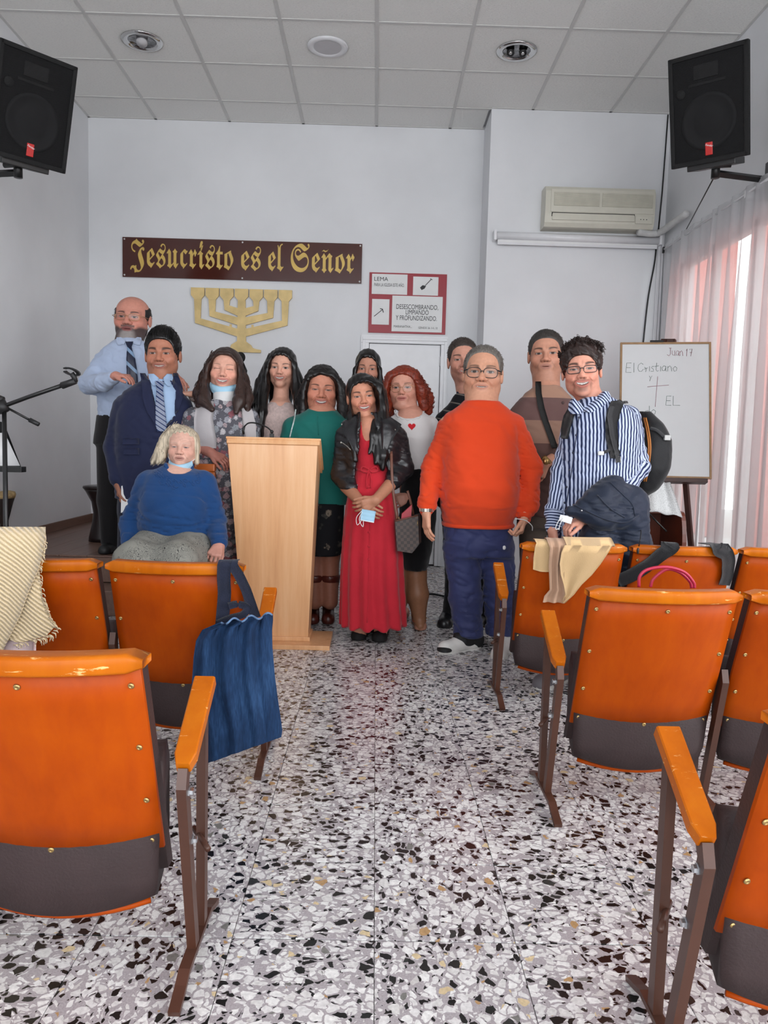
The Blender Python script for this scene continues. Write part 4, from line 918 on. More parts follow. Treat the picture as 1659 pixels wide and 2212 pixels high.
def hair_cap(h, t=.010, top=.010, face=(.060, .078), zc=-.02, back=-.06, noise=0, nwl=.02, part=None, fy=-.105, fz=-.03, temple=0):
    """hair over the skull in head units: skull inflated by t, opened at the face"""
    w = h.p['wide']; face = (face[0] * 1.12 * w, face[1])
    def fn(P):
        p = h.L(P).astype(f32); d = ell(p, (0, .018, .036 + top * .4), (.077 * w + t, .098 + t, .086 + top))
        if noise: d = d - noise * wr(p, nwl, 2)
        q = np.abs((p - np.array((0, fy, fz), f32)) / np.array((face[0] + temple * .35, .085, face[1]), f32)); d = ss(d, ((q[:, 0] ** 3.2 + q[:, 1] ** 2.4 + q[:, 2] ** 3.2) ** (1 / 3) - 1) * .05, .008)
        zl = zc + (back - zc) * np.clip((p[:, 1] + .02) / .08, 0, 1)
        d = np.maximum(d, zl - p[:, 2]); return d * h.k
    return fn
def long_hair(who, h, mat, guides, fn_cap=None, nst=150, r=.0022, spread=.95, wave=0, wl=.06, seed=1, vox=.006, name='hair', cutface=None, kk=.02):
    """cap + falling locks; guides: list of (points in world, radii)"""
    G = [(np.array(g), rr) for g, rr in guides]
    def fn(P):
        d = fn_cap(P) if fn_cap else None
        for g, rr in G:
            S_ = g; e = chain(P, S_, rr, kk); d = e if d is None else su(d, e, kk)
        if cutface is not None: d = ss(d, cutface(P), .006)
        return d + .0016 * np.sin(P[:, 0] * 700 + 2 * np.sin(P[:, 2] * 30)) * (0 if wave else 1) - (wave * .35 * wr(P, wl, 1) if wave else 0)
    pts = [p for g, _ in G for p in g] + [h.c]; lo, hi = bounds(pts, .13 * h.k); v, q = mesh_sdf(fn, lo, hi, vox)
    parts = [(v, q)]
    if nst: parts.append(strands(G, int(nst * 1.3), r, spread, wave, wl, seed, 16 if not wave else 28, reject=cutface))
    return wmesh(name, who, parts, mat)
def face_open(h, w=.056, z0=-.02, hh=.085, y=-.10, dy=.085):
    w = w * 1.34 * h.p['wide']; dy = dy * 1.12; hh = hh + .022
    def fn(P):
        p = h.L(P).astype(f32); q = np.abs((p - np.array((0, y, z0), f32)) / np.array((w, dy, hh), f32)); return ((q[:, 0] ** 2.6 + q[:, 1] ** 2.2 + q[:, 2] ** 2.6) ** (1 / 2.4) - 1) * .05 * h.k
    return fn
GLASSM = M('gunmetal_frame', '#3a3434', .3, .6); GOLDF = M('thin_gold_frame', '#b98f6a', .25, .8); DARKF = M('dark_frame', '#1d1a1c', .3)
def m_lens():
    t = NT('spectacle_lens'); t.t.nodes.remove(t.b); g = t.n('ShaderNodeBsdfGlossy'); g.inputs['Roughness'].default_value = .03; tr = t.n('ShaderNodeBsdfTransparent'); tr.inputs[0].default_value = (.93, .93, .92, 1); mx = t.n('ShaderNodeMixShader'); mx.inputs[0].default_value = .022
    t.set(mx.inputs[1], tr.outputs[0]); t.set(mx.inputs[2], g.outputs[0]); t.t.links.new(mx.outputs[0], t.out.inputs[0]); return t.m
LENS = m_lens()
def glasses(who, h, mat, w=.025, hh=.019, r=.0016, sq=2.6, z=-.004, topr=None):
    G = MB(); Ln = MB(); y0 = -.1035
    for s in (-1, 1):
        ring = []
        for a in np.linspace(0, 2 * math.pi, 28, endpoint=False):
            c, sn = math.cos(a), math.sin(a); rr = (abs(c) ** sq + abs(sn) ** sq) ** (-1 / sq); x = s * .0325 + w * rr * c; ring.append(h.W((x, y0 + .22 * (x * s - .02 if x * s > .02 else 0) ** 1.0 * .9, z + hh * rr * sn)))
        G.tube(ring, r * h.k, 6, closed=True); Ln.add([tuple(p) for p in ring], [tuple(range(len(ring)))])
        e = h.W((s * (.0325 + w), y0 + .008, z + hh * .55)); G.tube([e, h.W((s * (.074 * h.p['wide']), -.072, z + hh * .5)), h.W((s * (.080 * h.p['wide']), .005, z + .008))], (topr or r * 1.2) * h.k, 6)
    G.tube(spline([h.W((-.0325 + w * .93, y0 - .001, z + .004)), h.W((0, y0 - .004, z + .007)), h.W((.0325 - w * .93, y0 - .001, z + .004))], 5), r * h.k, 6)
    g = wmb('spectacles', who, G, mat); wmb('lenses', who, Ln, LENS, g); return g
MASKB = M('pale_blue_mask', '#9fc6dc', .8, var=.06, bump=.3, bscale=60); CORD = M('white_cord', '#e4e4e4', .7)
def chin_mask(who, h, z0=-.088, z1=-.128, w=.060, out=.0, inn=MASKB):
    G = []
    for t in np.linspace(-1, 1, 17):
        a = t * 1.15; row = []
        for s in np.linspace(0, 1, 6):
            z = z0 + (z1 - z0) * s * (1 - .35 * abs(t)) + .026 * abs(t) ** 1.5; rr = 1 + .10 * math.sin(s * math.pi); row.append(h.W((w * math.sin(a) * rr, -.018 - (.083 + out) * math.cos(a) * rr + .012 * s, z + .0018 * math.sin(s * 16))))
        G.append(row)
    m_ = wmb('face_mask', who, MB().grid(np.array(G), .002), inn)
    c = MB()
    for s in (-1, 1): c.tube(spline([h.W((s * w * .92, -.050, z0 + .022)), h.W((s * .079, -.010, -.055)), h.W((s * .083, .020, -.02))], 5), .0018, 5)
    wmb('ear_loop', who, c, CORD, m_); return m_
def shoe(who, heel, toe, mat, w=.042, h=.065, name='shoe', sole=None, ankle=None, ar=.045):
    heel, toe = np.asarray(heel, float), np.asarray(toe, float); hz = V(0, 0, h * .62); d = _n(toe - heel)
    def fn(P):
        e = cap(P, heel + V(0, 0, .034), toe - d * .04 + V(0, 0, .022), w * .92, w); e = su(e, cap(P, heel + V(0, 0, h * .5), (heel + toe) / 2 + V(0, 0, h * .45), w * .85, w * .8), .03)
        if ankle is not None: e = su(e, cap(P, heel + d * .02 + V(0, 0, h * .6), ankle, ar, ar), .03)
        return np.maximum(e, .004 - P[:, 2] + heel[2])
    pts = [heel, toe] + ([ankle] if ankle is not None else []); lo, hi = bounds(pts, .09); lo[2] = heel[2] - .005
    o = garment(name, who, fn, lo, hi, .006, mat)
    if sole is not None:
        nrm = V(-d[1], d[0], 0); mb = MB(); out = [(heel - d * w * .9 + nrm * s * 0) for s in (0,)]
        poly = [heel + d * a + nrm * b for a, b in ((-w * .95, 0), (-w * .7, w * .7), (0, w * .98), (.5 * np.linalg.norm(toe - heel), w * .9), (np.linalg.norm(toe - heel) - .05, w * 1.08), (np.linalg.norm(toe - heel) - .01, w * .7), (np.linalg.norm(toe - heel) + .004, 0), (np.linalg.norm(toe - heel) - .01, -w * .7), (np.linalg.norm(toe - heel) - .05, -w * 1.08), (.5 * np.linalg.norm(toe - heel), -w * .9), (0, -w * .98), (-w * .7, -w * .7))]
        mb.prism([(p[0], p[1]) for p in poly], heel[2], heel[2] + .018, 'z'); wmb('sole', who, mb, sole, o)
    return o
def vcol(h): return lin(h)
FACE = dict(lip=lin('#9c5a52'), brow=lin('#231a17'))
# ---- patterned cloths
def m_stripes(name, c1, c2, per, duty=.5, attr='su', c3=None, soft=.12):
    t = NT(name); a = t.n('ShaderNodeAttribute', attribute_name=attr).outputs['Fac']; s = t.math('FRACT', t.math('DIVIDE', a, per)); e = t.math('ABSOLUTE', t.math('SUBTRACT', s, .5))
    t.base(t.mix(t.rng(e, duty / 2 - soft / 2, duty / 2 + soft / 2), lin(c2), lin(c1))); t.props(.8, spec=.2, sheen=.1); t.bump(t.noise(t.coord(), 300, 2).outputs[0], .15, .003); return t.m
def m_floral(name, ground, petals, scale=16, thresh=.42, leaf=None, wob=.02):
    """printed flowers: cells with scalloped petals in a few colours on a ground"""
    t = NT(name); co = t.coord(); nz = t.n('ShaderNodeTexNoise'); t.set(nz.inputs['Vector'], co); nz.inputs['Scale'].default_value = 45
    wv = t.n('ShaderNodeVectorMath', operation='MULTIPLY_ADD'); t.set(wv.inputs[0], nz.outputs['Color']); wv.inputs[1].default_value = (wob,) * 3; t.set(wv.inputs[2], co); flat = t.mapping(wv.outputs[0], (1, .35, 1))
    c = t.voro(flat, scale); sep = t.n('ShaderNodeSeparateColor'); t.set(sep.inputs[0], c.outputs['Color'])
    ring = t.math('SINE', t.math('MULTIPLY', c.outputs['Distance'], 34)); inner = t.voro(flat, scale * 4.3).outputs['Distance']
    m = t.rng(t.math('ADD', c.outputs['Distance'], t.math('MULTIPLY', inner, .18)), thresh, thresh - .05)
    pc = t.ramp(sep.outputs[0], [(i / len(petals), lin(p)) for i, p in enumerate(petals)], 'CONSTANT')
    shade = t.mix(t.math('MULTIPLY', t.rng(ring, -.2, .9), .55), pc, lin(ground)); c2 = t.voro(flat, scale * 2.1); lf = t.rng(c2.outputs['Distance'], .26, .20)
    g = t.mix(t.math('MULTIPLY', lf, .75), lin(ground), lin(leaf or ground)); t.base(t.mix(m, g, shade)); t.props(.8, spec=.2); t.bump(t.noise(co, 300, 2).outputs[0], .15, .003); return t.m
# ------------------------------------------------------------------ the people
def legs_seg(hipL, kneeL, ankL, hipR, kneeR, ankR, r=(.07, .05, .035)):
    return [(hipL, kneeL, r[0], r[1]), (kneeL, ankL, r[1], r[2]), (hipR, kneeR, r[0], r[1]), (kneeR, ankR, r[1], r[2])]
def orange_man():
    Y = 4.31; g = atz(1015, 1402, 0); base = (g[0], Y, 0)
    h = Head(1042, 803, 864, Y - .02, yaw=-9, roll=1.5, pitch=-2, smile=.42, fat=.016, wide=.97, jaw=1.25, eye=.0046, nose=1.25)
    c = dict(FACE, skin=lin('#d29a7e'), lip=lin('#a8685a'), lipw=.5, brow=lin('#4a3a30'), wrinkle=.9, bags=.35, blush=.25, browt=.0036, browa=.75, scalp=lin('#8a7f76'), hairline=.102, scalpa=.5, folds=1)
    rows = R([(1137, 960, 1104, .155), (1122, 954, 1110, .185), (1090, 951, 1118, .215, -.02), (1050, 951, 1120, .225, -.025), (1000, 953, 1120, .205, -.015), (950, 953, 1118, .17), (915, 955, 1122, .15), (895, 968, 1112, .125), (880, 988, 1096, .10), (866, 1004, 1078, .085)], Y)
    aL = [A(976, 928, Y + .01), A(936, 1010, Y + .02), A(923, 1086, Y - .10), A(921, 1104, Y - .12)]; aR = [A(1106, 926, Y + .01), A(1146, 1012, Y + .02), A(1142, 1090, Y - .08), A(1133, 1118, Y - .11)]
    def sw(P):
        d = loft(P, rows, 2.4); d = su(d, chain(P, aL, (.084, .066, .050, .036), .03), .034); d = su(d, chain(P, aR, (.084, .066, .056, .038), .03), .034)
        side = np.clip(np.abs(P[:, 0] - rows[3][1]) / .14 - .7, 0, 1); return d + .0035 * wr(P, .13, 1) + .008 * cr(P * np.array((.6, .6, 1.3), f32), .11, 2) * side + .005 * cr(P * np.array((.35, .35, 1.4), f32), .12, 5) * np.exp(-((P[:, 2] - rows[1][0] - .05) / .07) ** 2) + .002 * wr(P * np.array((.5, .5, 1.6), f32), .07, 4) * np.clip(np.abs(P[:, 0] - rows[3][1]) / .25, .12, 1)
    hL = Hand(A(921, 1106, Y - .13), V(.05, -.12, -1), V(.9, .3, 0), 1, 1.06, curl=(14, 18, 14), spread=4, thumb=(30, 20))
    hR = Hand(A(1133, 1118, Y - .12), V(-.25, -.2, -1), V(-.9, .2, 0), 1, 1.0, curl=(40, 50, 30))
    kn = (A(1003, 1290, Y), A(1012, 1392, Y)); kn2 = (A(1078, 1290, Y + .05), A(1080, 1392, Y + .05))
    who = person('man in an orange sweater and blue track trousers standing at the front of the group', h, c, base,
        [(A(1037, 930, Y), A(1035, 1130, Y), .10, .12), (A(966, 912, Y), A(930, 1010, Y + .02), .04, .035), (A(1118, 912, Y), A(1150, 1015, Y + .02), .04, .035)] + legs_seg(A(995, 1160, Y), *kn, A(1070, 1160, Y), *kn2), [(hL, A(926, 1060, Y - .05), (.034, .026)), (hR, A(1143, 1070, Y - .06), (.034, .026))], neck=A(1040, 880, Y + .03), neck_r=.066)
    OR = cloth('orange_knit', '#d8431c', .9, .06, 6, .3, 500)
    lo, hi = bounds([rows[0][1:4][0:2] + (0,)] if 0 else aL + aR + [A(1037, 1140, Y), A(1037, 862, Y)], .20); lo[1] -= .1; hi[1] += .08; lo[2] = rows[0][0] - .01
    s = garment('sweater', who, sw, lo, hi, .0075, OR)
    neckband(who, A(1041, 876, Y + .03), .083, OR, 'neckband', .030, .009, .078, s)
    hemr = [(r[0], r[1], r[2], r[3] * k, r[4] * k) for r, k in zip(rows[:2], (1.02, .99))]
    P = [V(rows[0][1] + (rows[0][3] + .004) * math.copysign(abs(math.cos(a)) ** .83, math.cos(a)), rows[0][2] + (rows[0][4] + .006) * math.copysign(abs(math.sin(a)) ** .83, math.sin(a)), rows[0][0] + .012) for a in np.linspace(0, 6.283, 36, endpoint=False)]
    wmb('waistband', who, MB().tube(P, .013, 8, closed=True), OR, s)
    for w in (aL[-1], aR[-1]): wmb('cuff', who, MB().tube([w + V(0, 0, .030), w + V(0, 0, -.004)], [.041, .037], 14), OR, s)
    TR = cloth('blue_tracksuit_fabric', '#30365f', .6, .10, 5, .2, 300)
    prow = R([(1200, 962, 1105, .13), (1170, 958, 1106, .145), (1120, 958, 1106, .15)], Y)
    def tr(P):
        d = loft(P, prow, 2.4); d = su(d, chain(P, [A(998, 1185, Y), A(1006, 1290, Y), A(1013, 1380, Y)], (.105, .092, .085), .03), .03); d = su(d, chain(P, [A(1072, 1185, Y + .02), A(1078, 1290, Y + .05), A(1080, 1392, Y + .05)], (.105, .090, .078), .03), .02)
        return d + .005 * wr(P * np.array((.7, .7, 1.5), f32), .09, 3) + .010 * cr(P * np.array((.8, .8, 1.1), f32), .16, 1) + .009 * cr(P * np.array((.5, .5, 1.8), f32), .09, 6) * np.exp(-((P[:, 2] - .15) / .12) ** 2) + .006 * wr(P * np.array((.5, .5, 2), f32), .06, 5) * np.exp(-((P[:, 2] - .14) / .09) ** 2)
    lo, hi = bounds([A(1006, 1392, Y), A(1078, 1392, Y), A(1030, 1115, Y)], .17); lo[2] = .07; t = garment('trousers', who, tr, lo, hi, .009, TR)
    mb = MB(); q = hit(tr, 1089, 1183, Y - .4, Y + .1); mb.sphere(q + V(0, -.003, 0), (.010, .003, .012), 8, 5); wmb('emblem', who, mb, CORD, t)
    WH_ = M('white_sneaker', '#d9d6d2', .6, bump=.2); BK = M('black_knit_shoe', '#141416', .7, bump=.3)
    s1 = shoe(who, atz(1022, 1399, 0), atz(950, 1412, 0), WH_, .046, .075, 'shoe', WH_, A(1016, 1378, Y), .05)
    def shf(P): return cap(P, atz(1022, 1399, 0) + V(0, 0, .05), atz(994, 1403, 0) + V(0, 0, .05), .062, .058)
    garment('shoe_collar', who, lambda P: np.maximum(np.minimum(shf(P), cap(P, atz(1022, 1399, 0) + V(0, 0, .05), A(1018, 1375, Y), .052, .052)), .012 - P[:, 2]), atz(1022, 1399, 0) - V(.12, .1, 0), atz(1022, 1399, 0) + V(.12, .1, .16), .006, BK)
    tc = atz(958, 1411, 0); garment('toe_cap', who, lambda P: np.maximum(ell(P, tc + V(.006, .004, .020), (.044, .054, .026)), .014 - P[:, 2]), tc - V(.06, .06, 0), tc + V(.06, .06, .05), .005, BK)
    shoe(who, atz(1090, 1400, 0), atz(1075, 1425, 0), WH_, .045, .07, 'shoe', WH_)
    # watch, glasses, hair
    w = hL.w + V(0, .0, .012); mb = MB()
    for k in range(18): a = 6.283 * k / 18; mb.box((-.006, -.004, -.009), (.006, .004, .009), 0, Matrix.Translation(w + V(.034 * math.cos(a), .028 * math.sin(a), 0)) @ Matrix.Rotation(a + math.pi / 2, 4, 'Z'))
    wmb('wristwatch', who, mb, M('steel_watch', '#c8c2b8', .25, .9))
    mb = MB().tube(spline([A(1112, 1120, Y - .17), A(1135, 1124, Y - .2), A(1149, 1136, Y - .19), A(1150, 1146, Y - .17)], 5), .0025, 6); wmb('mask_loop', who, mb, CORD)
    glasses(who, h, DARKF, .0275, .0215, .0017, 2.8, -.006, .003)
    HG = m_hair('grey_short_hair', '#6b655f', .6)
    f = hair_cap(h, .006, .006, (.066, .118), -.02, -.05, .0012, .012, fy=-.10, fz=-.03, temple=.02); lo, hi = bounds([h.c], .14 * h.k)
    hp = [mesh_sdf(f, lo, hi, .0045)]
    G_ = []
    for x in np.linspace(-.045, .06, 12): G_.append((np.array([h.W((x, -.035 + abs(x) * .3, .112 - abs(x) * .35)), h.W((x + .004, -.02, .124 - abs(x) * .35)), h.W((x + .012, .0, .128 - abs(x) * .4))]), (.006, .006, .004)))
    hp.append(fuzz(hp[0], h.c, 1500, .012, h.R @ V(.3, 1, .4), .0012, 3, .5)); wmesh('hair', who, hp, HG); return who, sw
def striped_man():
    Y = 3.78; base = (at(1300, 1100, Y)[0], Y, 0)
    h = Head(1257, 797, 856, Y - .04, yaw=-14, roll=-5, smile=1.0, eye=.0032, wide=.97, jaw=.95, nose=1.05, brow=1)
    c = dict(FACE, skin=lin('#d89a84'), lip=lin('#a85c52'), brow=lin('#2a1e1a'), goatee=lin('#3c2a24'), stubble=.16, blush=.5, browt=.004)
    rows = R([(1185, 1198, 1366, .15), (1120, 1202, 1366, .15), (1060, 1207, 1372, .155), (1000, 1212, 1378, .15), (950, 1216, 1380, .145), (915, 1222, 1378, .135), (895, 1230, 1370, .118), (880, 1240, 1356, .10), (868, 1250, 1338, .085), (858, 1262, 1320, .07)], Y)
    aL = [A(1240, 930, Y + .02), A(1213, 1020, Y + .02), A(1197, 1105, Y - .04), A(1194, 1138, Y - .06)]; aR = [A(1352, 906, Y + .03), A(1376, 1008, Y - .02), A(1330, 1085, Y - .16), A(1275, 1118, Y - .22)]
    def sh(P):
        d = loft(P, rows, 2.3); d = su(d, chain(P, aL, (.062, .050, .040, .036), .03), .030); d = su(d, chain(P, aR, (.072, .060, .048, .036), .03), .032)
        return d + .0035 * wr(P, .10, 2) + .006 * cr(P * np.array((1, 1, .7), f32), .13, 3) + .003 * wr(P * np.array((.6, .6, 1.6), f32), .06, 6)
    def att(v):
        p = v.astype(f32); dt = loft(p, rows, 2.3); out = (p[:, 0] - np.interp(p[:, 2], [r[0] for r in rows][::-1], [r[1] for r in rows][::-1])) * (1.0 + .25 * np.clip((1.38 - p[:, 2]), 0, .5))
        for arm, hor in ((aL, 1), (aR, 0)):
            da = chain(p, arm, (.06, .052, .042, .036)); k = da < dt
            for i in range(3):
                a, b = arm[i], arm[i + 1]; ax = _n(b - a); t = (p - a) @ ax; q = p - a - t[:, None] * ax; u1 = _n(np.cross(ax, V(0, 1, 0))); u2 = np.cross(ax, u1); an = np.arctan2(q @ u2, q @ u1)
                near = k & (np.abs(cap(p, a, b, .05, .05) - np.min([cap(p, arm[j], arm[j + 1], .05, .05) for j in range(3)], axis=0)) < 1e-6)
                val = an * .048 if i < 2 or not hor else t * 1.3
                out = np.where(near, val, out)
        return {'su': out}
    hR = Hand(A(1262, 1122, Y - .25), V(-1, -.2, -.35), V(.1, .1, -1), -1, .95, curl=(35, 45, 30))
    hL = Hand(A(1193, 1142, Y - .07), V(.1, -.2, -1), V(.9, .3, 0), 1, .95, curl=(25, 30, 25))
    kn = (A(1235, 1290, Y), A(1215, 1430, Y)); kn2 = (A(1330, 1290, Y), A(1330, 1430, Y)); gz = [np.array([k[0], k[1], .09]) for k in (kn[1], kn2[1])]
    who = person('smiling young man with glasses in a blue and white striped shirt wearing a backpack', h, c, base,
        [(A(1300, 930, Y), A(1290, 1170, Y), .085, .10), (aL[0], aL[1], .035, .03), (aR[0], aR[1], .035, .03)] + legs_seg(A(1250, 1190, Y), kn[0], gz[0], A(1325, 1190, Y), kn2[0], gz[1]), [(hR, aR[2], (.034, .026)), (hL, aL[2], (.03, .024))], neck=A(1290, 885, Y + .03), neck_r=.055)
    ST = m_stripes('blue_white_striped_cotton', '#1f2a4e', '#b9c3dc', .0172, .52)
    lo, hi = bounds(aL + aR + [A(1290, 1190, Y), A(1290, 865, Y)], .18); lo[2] = rows[0][0] - .01
    s = garment('shirt', who, sh, lo, hi, .007, ST, att)
    # collar wings, placket, buttons, cuff
    CW = m_stripes('striped_collar_cotton', '#1f2a4e', '#b9c3dc', .0145, .52, 'su')
    for nm, rws in (('collar', [(846, 1304, 1312), (856, 1292, 1318), (868, 1279, 1317), (880, 1266, 1306), (890, 1256, 1284)]), ('collar', [(862, 1236, 1240), (872, 1230, 1252), (884, 1229, 1262), (894, 1234, 1256)])):
        G = [[at(a + (b - a) * t, v, Y - .075 - .035 * math.sin(t * 3.14) + (.05 if a > 1290 else 0) * (1 - (v - 838) / 60)) for t in np.linspace(0, 1, 8)] for v, a, b in rws]
        o = wmb(nm, who, MB().grid(np.array(G), .004), CW, s); me = o.data; at_ = me.attributes.new('su', 'FLOAT', 'POINT'); at_.data.foreach_set('value', np.array([v.co.x * .75 + v.co.z * .65 for v in me.vertices], f32))
    mb = line(MB(), sh, [(1250, 905), (1244, 950), (1236, 1010), (1228, 1060), (1222, 1100)], Y, .0022, .002); wmb('placket', who, mb, M('navy_stitching', '#1c2440', .8), s)
    for u, v in ((1251, 902), (1245, 940), (1238, 978), (1231, 1015), (1224, 1052), (1220, 1086)): wmb('button', who, dot(MB(), sh, u, v, Y, (.006, .003, .006)), M('navy_button', '#1a2038', .4), s)
    JN = cloth('dark_trouser_cloth', '#2b2d36', .8)
    def tr(P): return su(chain(P, [A(1250, 1180, Y), kn[0], gz[0]], (.095, .07, .055)), chain(P, [A(1325, 1180, Y), kn2[0], gz[1]], (.095, .07, .055)), .02)
    lo, hi = bounds([gz[0], gz[1], A(1290, 1170, Y)], .13); lo[2] = .06; garment('trousers', who, tr, lo, hi, .012, JN)
    GR = M('grey_sneaker', '#6f6b70', .7, bump=.3)
    shoe(who, atz(1200, 1478, 0) + V(.03, .06, 0), atz(1160, 1490, 0), GR, .045, .06, 'shoe', WHITE_SOLE); shoe(who, gz[1] * V(1, 1, 0), gz[1] * V(1, 1, 0) + V(-.05, -.2, 0), GR, .045, .06, 'shoe', WHITE_SOLE)
    glasses(who, h, DARKF, .0255, .0155, .0018, 4, -.004)
    HB = m_hair('dark_brown_curls', '#2a1c18', .5)
    f0 = hair_cap(h, .012, .022, (.058, .104), -.005, -.05, .006, .028, fz=-.042)
    lo, hi = bounds([h.c], .16 * h.k); hp = [mesh_sdf(f0, lo, hi, .0045)]; G_ = []
    rg = np.random.default_rng(5)
    for i in range(70):
        th = rg.uniform(-1.5, 1.5); ph = rg.uniform(-.5, 1.2); x = .085 * math.sin(th) * math.cos(ph * .8); yv = .02 - .085 * math.cos(th) * math.cos(ph) * .9; z = .045 + .085 * abs(math.cos(th * .75)) * (.55 + .45 * math.sin(ph + .6))
        G_.append((np.array([h.W((x, yv, z)), h.W((x * 1.08, yv - .008, z + .012)), h.W((x * 1.12 + .006, yv - .014, z + .004))]), (.004, .005, .004)))
    hp.append(strands(G_, 330, .0024, 1.3, .008, .028, 8, 16)); wmesh('hair', who, hp, HB); return who, sh, rows, Y
WHITE_SOLE = M('white_rubber', '#cfcdc9', .6)
def tan_man():
    Y = 4.72; base = (at(1180, 1200, Y)[0], Y, 0)
    h = Head(1179, 763, 816, Y - .02, yaw=-13, roll=-3, smile=.0, eye=.0042, wide=1.0, jaw=1.2, nose=1.15, fat=.004)
    c = dict(FACE, skin=lin('#c68e76'), lip=lin('#94605a'), lipw=.5, brow=lin('#33271f'), browt=.0036, bags=.4, stubble=.18, scalp=lin('#3c3634'), hairline=.088, temple=-.12, folds=1, wrinkle=.4)
    rows = R([(1115, 1112, 1236, .13), (1060, 1108, 1240, .145), (1000, 1103, 1245, .15), (950, 1101, 1250, .145), (900, 1104, 1250, .13), (870, 1116, 1242, .115), (850, 1136, 1226, .09), (834, 1154, 1212, .075)], Y)
    aL = [A(1124, 900, Y), A(1112, 985, Y), A(1120, 1060, Y - .04)]; aR = [A(1238, 900, Y), A(1238, 985, Y - .02), A(1205, 985, Y - .16)]
    def sw(P):
        d = loft(P, rows, 2.3); d = su(d, chain(P, aL, (.072, .060, .05), .03), .03); d = su(d, chain(P, aR, (.072, .06, .05), .03), .03); return d + .004 * wr(P, .11, 3)
    hR = Hand(A(1178, 1000, Y - .22), V(-.5, -.1, -1), V(-.2, .9, .1), 1, 1.0, curl=(25, 30, 20))
    kn = (A(1150, 1290, Y), V(at(1150, 1290, Y)[0], Y, .09)); kn2 = (A(1215, 1290, Y), V(at(1215, 1290, Y)[0], Y, .09))
    who = person('serious tall man in a tan and brown banded sweater with a black chest strap', h, c, base,
        [(A(1178, 900, Y), A(1175, 1110, Y), .09, .10), (aL[0], aL[1], .04, .035), (aR[0], aR[1], .04, .035)] + legs_seg(A(1150, 1120, Y), *kn, A(1212, 1120, Y), *kn2), [(hR, A(1225, 975, Y - .10), (.042, .029))], neck=A(1180, 848, Y + .03), neck_r=.064)
    t = NT('banded_knit'); a = t.n('ShaderNodeAttribute', attribute_name='sv').outputs['Fac']; zs = [at(1150, v, Y - .14)[2] for v in (1010, 958, 908, 857)]
    f = t.rng(a, .6, 1.6); t.base(t.ramp(f, [(0, lin('#4d3733'))] + [(z - .6, lin(cc)) for z, cc in zip(zs, ('#5f4640', '#8f6f60', '#6a504d', '#a47e6b'))], 'CONSTANT')); t.props(.9, spec=.2, sheen=.15); t.bump(t.noise(t.coord(), 420, 2).outputs[0], .3, .003)
    lo, hi = bounds(aL + aR + [A(1175, 1118, Y), A(1180, 832, Y)], .17); lo[2] = rows[0][0] - .01
    s = garment('sweater', who, sw, lo, hi, .008, t.m, lambda v: {'sv': v[:, 2]}); neckband(who, A(1181, 846, Y + .02), .077, M('tan_rib', '#96705f', .9), 'neckband', .026, .007, None, s)
    wmb('emblem', who, dot(MB(), sw, 1216, 870, Y, (.009, .003, .009)), M('dark_emblem', '#4a3836', .8), s)
    BK = M('black_webbing', '#161514', .75, bump=.4, bscale=300)
    drape('shoulder_strap', who, sw, [(824, 1157, 1169), (850, 1157, 1170), (880, 1162, 1176), (910, 1171, 1185), (940, 1182, 1196), (968, 1192, 1206)], Y, BK, .006, .003, 3, step=4)
    def tr(P): return su(su(loft(P, R([(1140, 1118, 1238, .12), (1100, 1116, 1238, .13)], Y)), chain(P, [A(1150, 1140, Y), *kn], (.085, .07, .055)), .03), chain(P, [A(1212, 1140, Y), *kn2], (.085, .07, .055)), .02)
    lo, hi = bounds([kn[1], kn2[1], A(1175, 1095, Y)], .14); lo[2] = .06; garment('trousers', who, tr, lo, hi, .012, cloth('taupe_trousers', '#4f433c'))
    for k in (kn[1], kn2[1]): shoe(who, V(k[0], k[1] + .04, 0), V(k[0] - .01, k[1] - .2, 0), BK, .045, .06)
    w = hR.w + V(.004, 0, .012); wmb('wristwatch', who, MB().tube([w + V(.012, .0, .012), w + V(-.012, 0, -.012)], [.032, .032], 14).sphere(w + V(-.006, -.031, -.004), (.019, .008, .019), 12, 7), M('gold_watch', '#b08d5a', .25, .8))
    f = hair_cap(h, .005, .007, (.062, .112), -.02, -.055, .001, .012, fz=-.035, temple=.030); lo, hi = bounds([h.c], .14 * h.k); m_ = mesh_sdf(f, lo, hi, .0042); wmesh('hair', who, [m_, fuzz(m_, h.c, 1500, .014, h.R @ V(.2, 1, .2), .0012, 1)], m_hair('dark_greying_hair', '#3a3532', .55)); return who
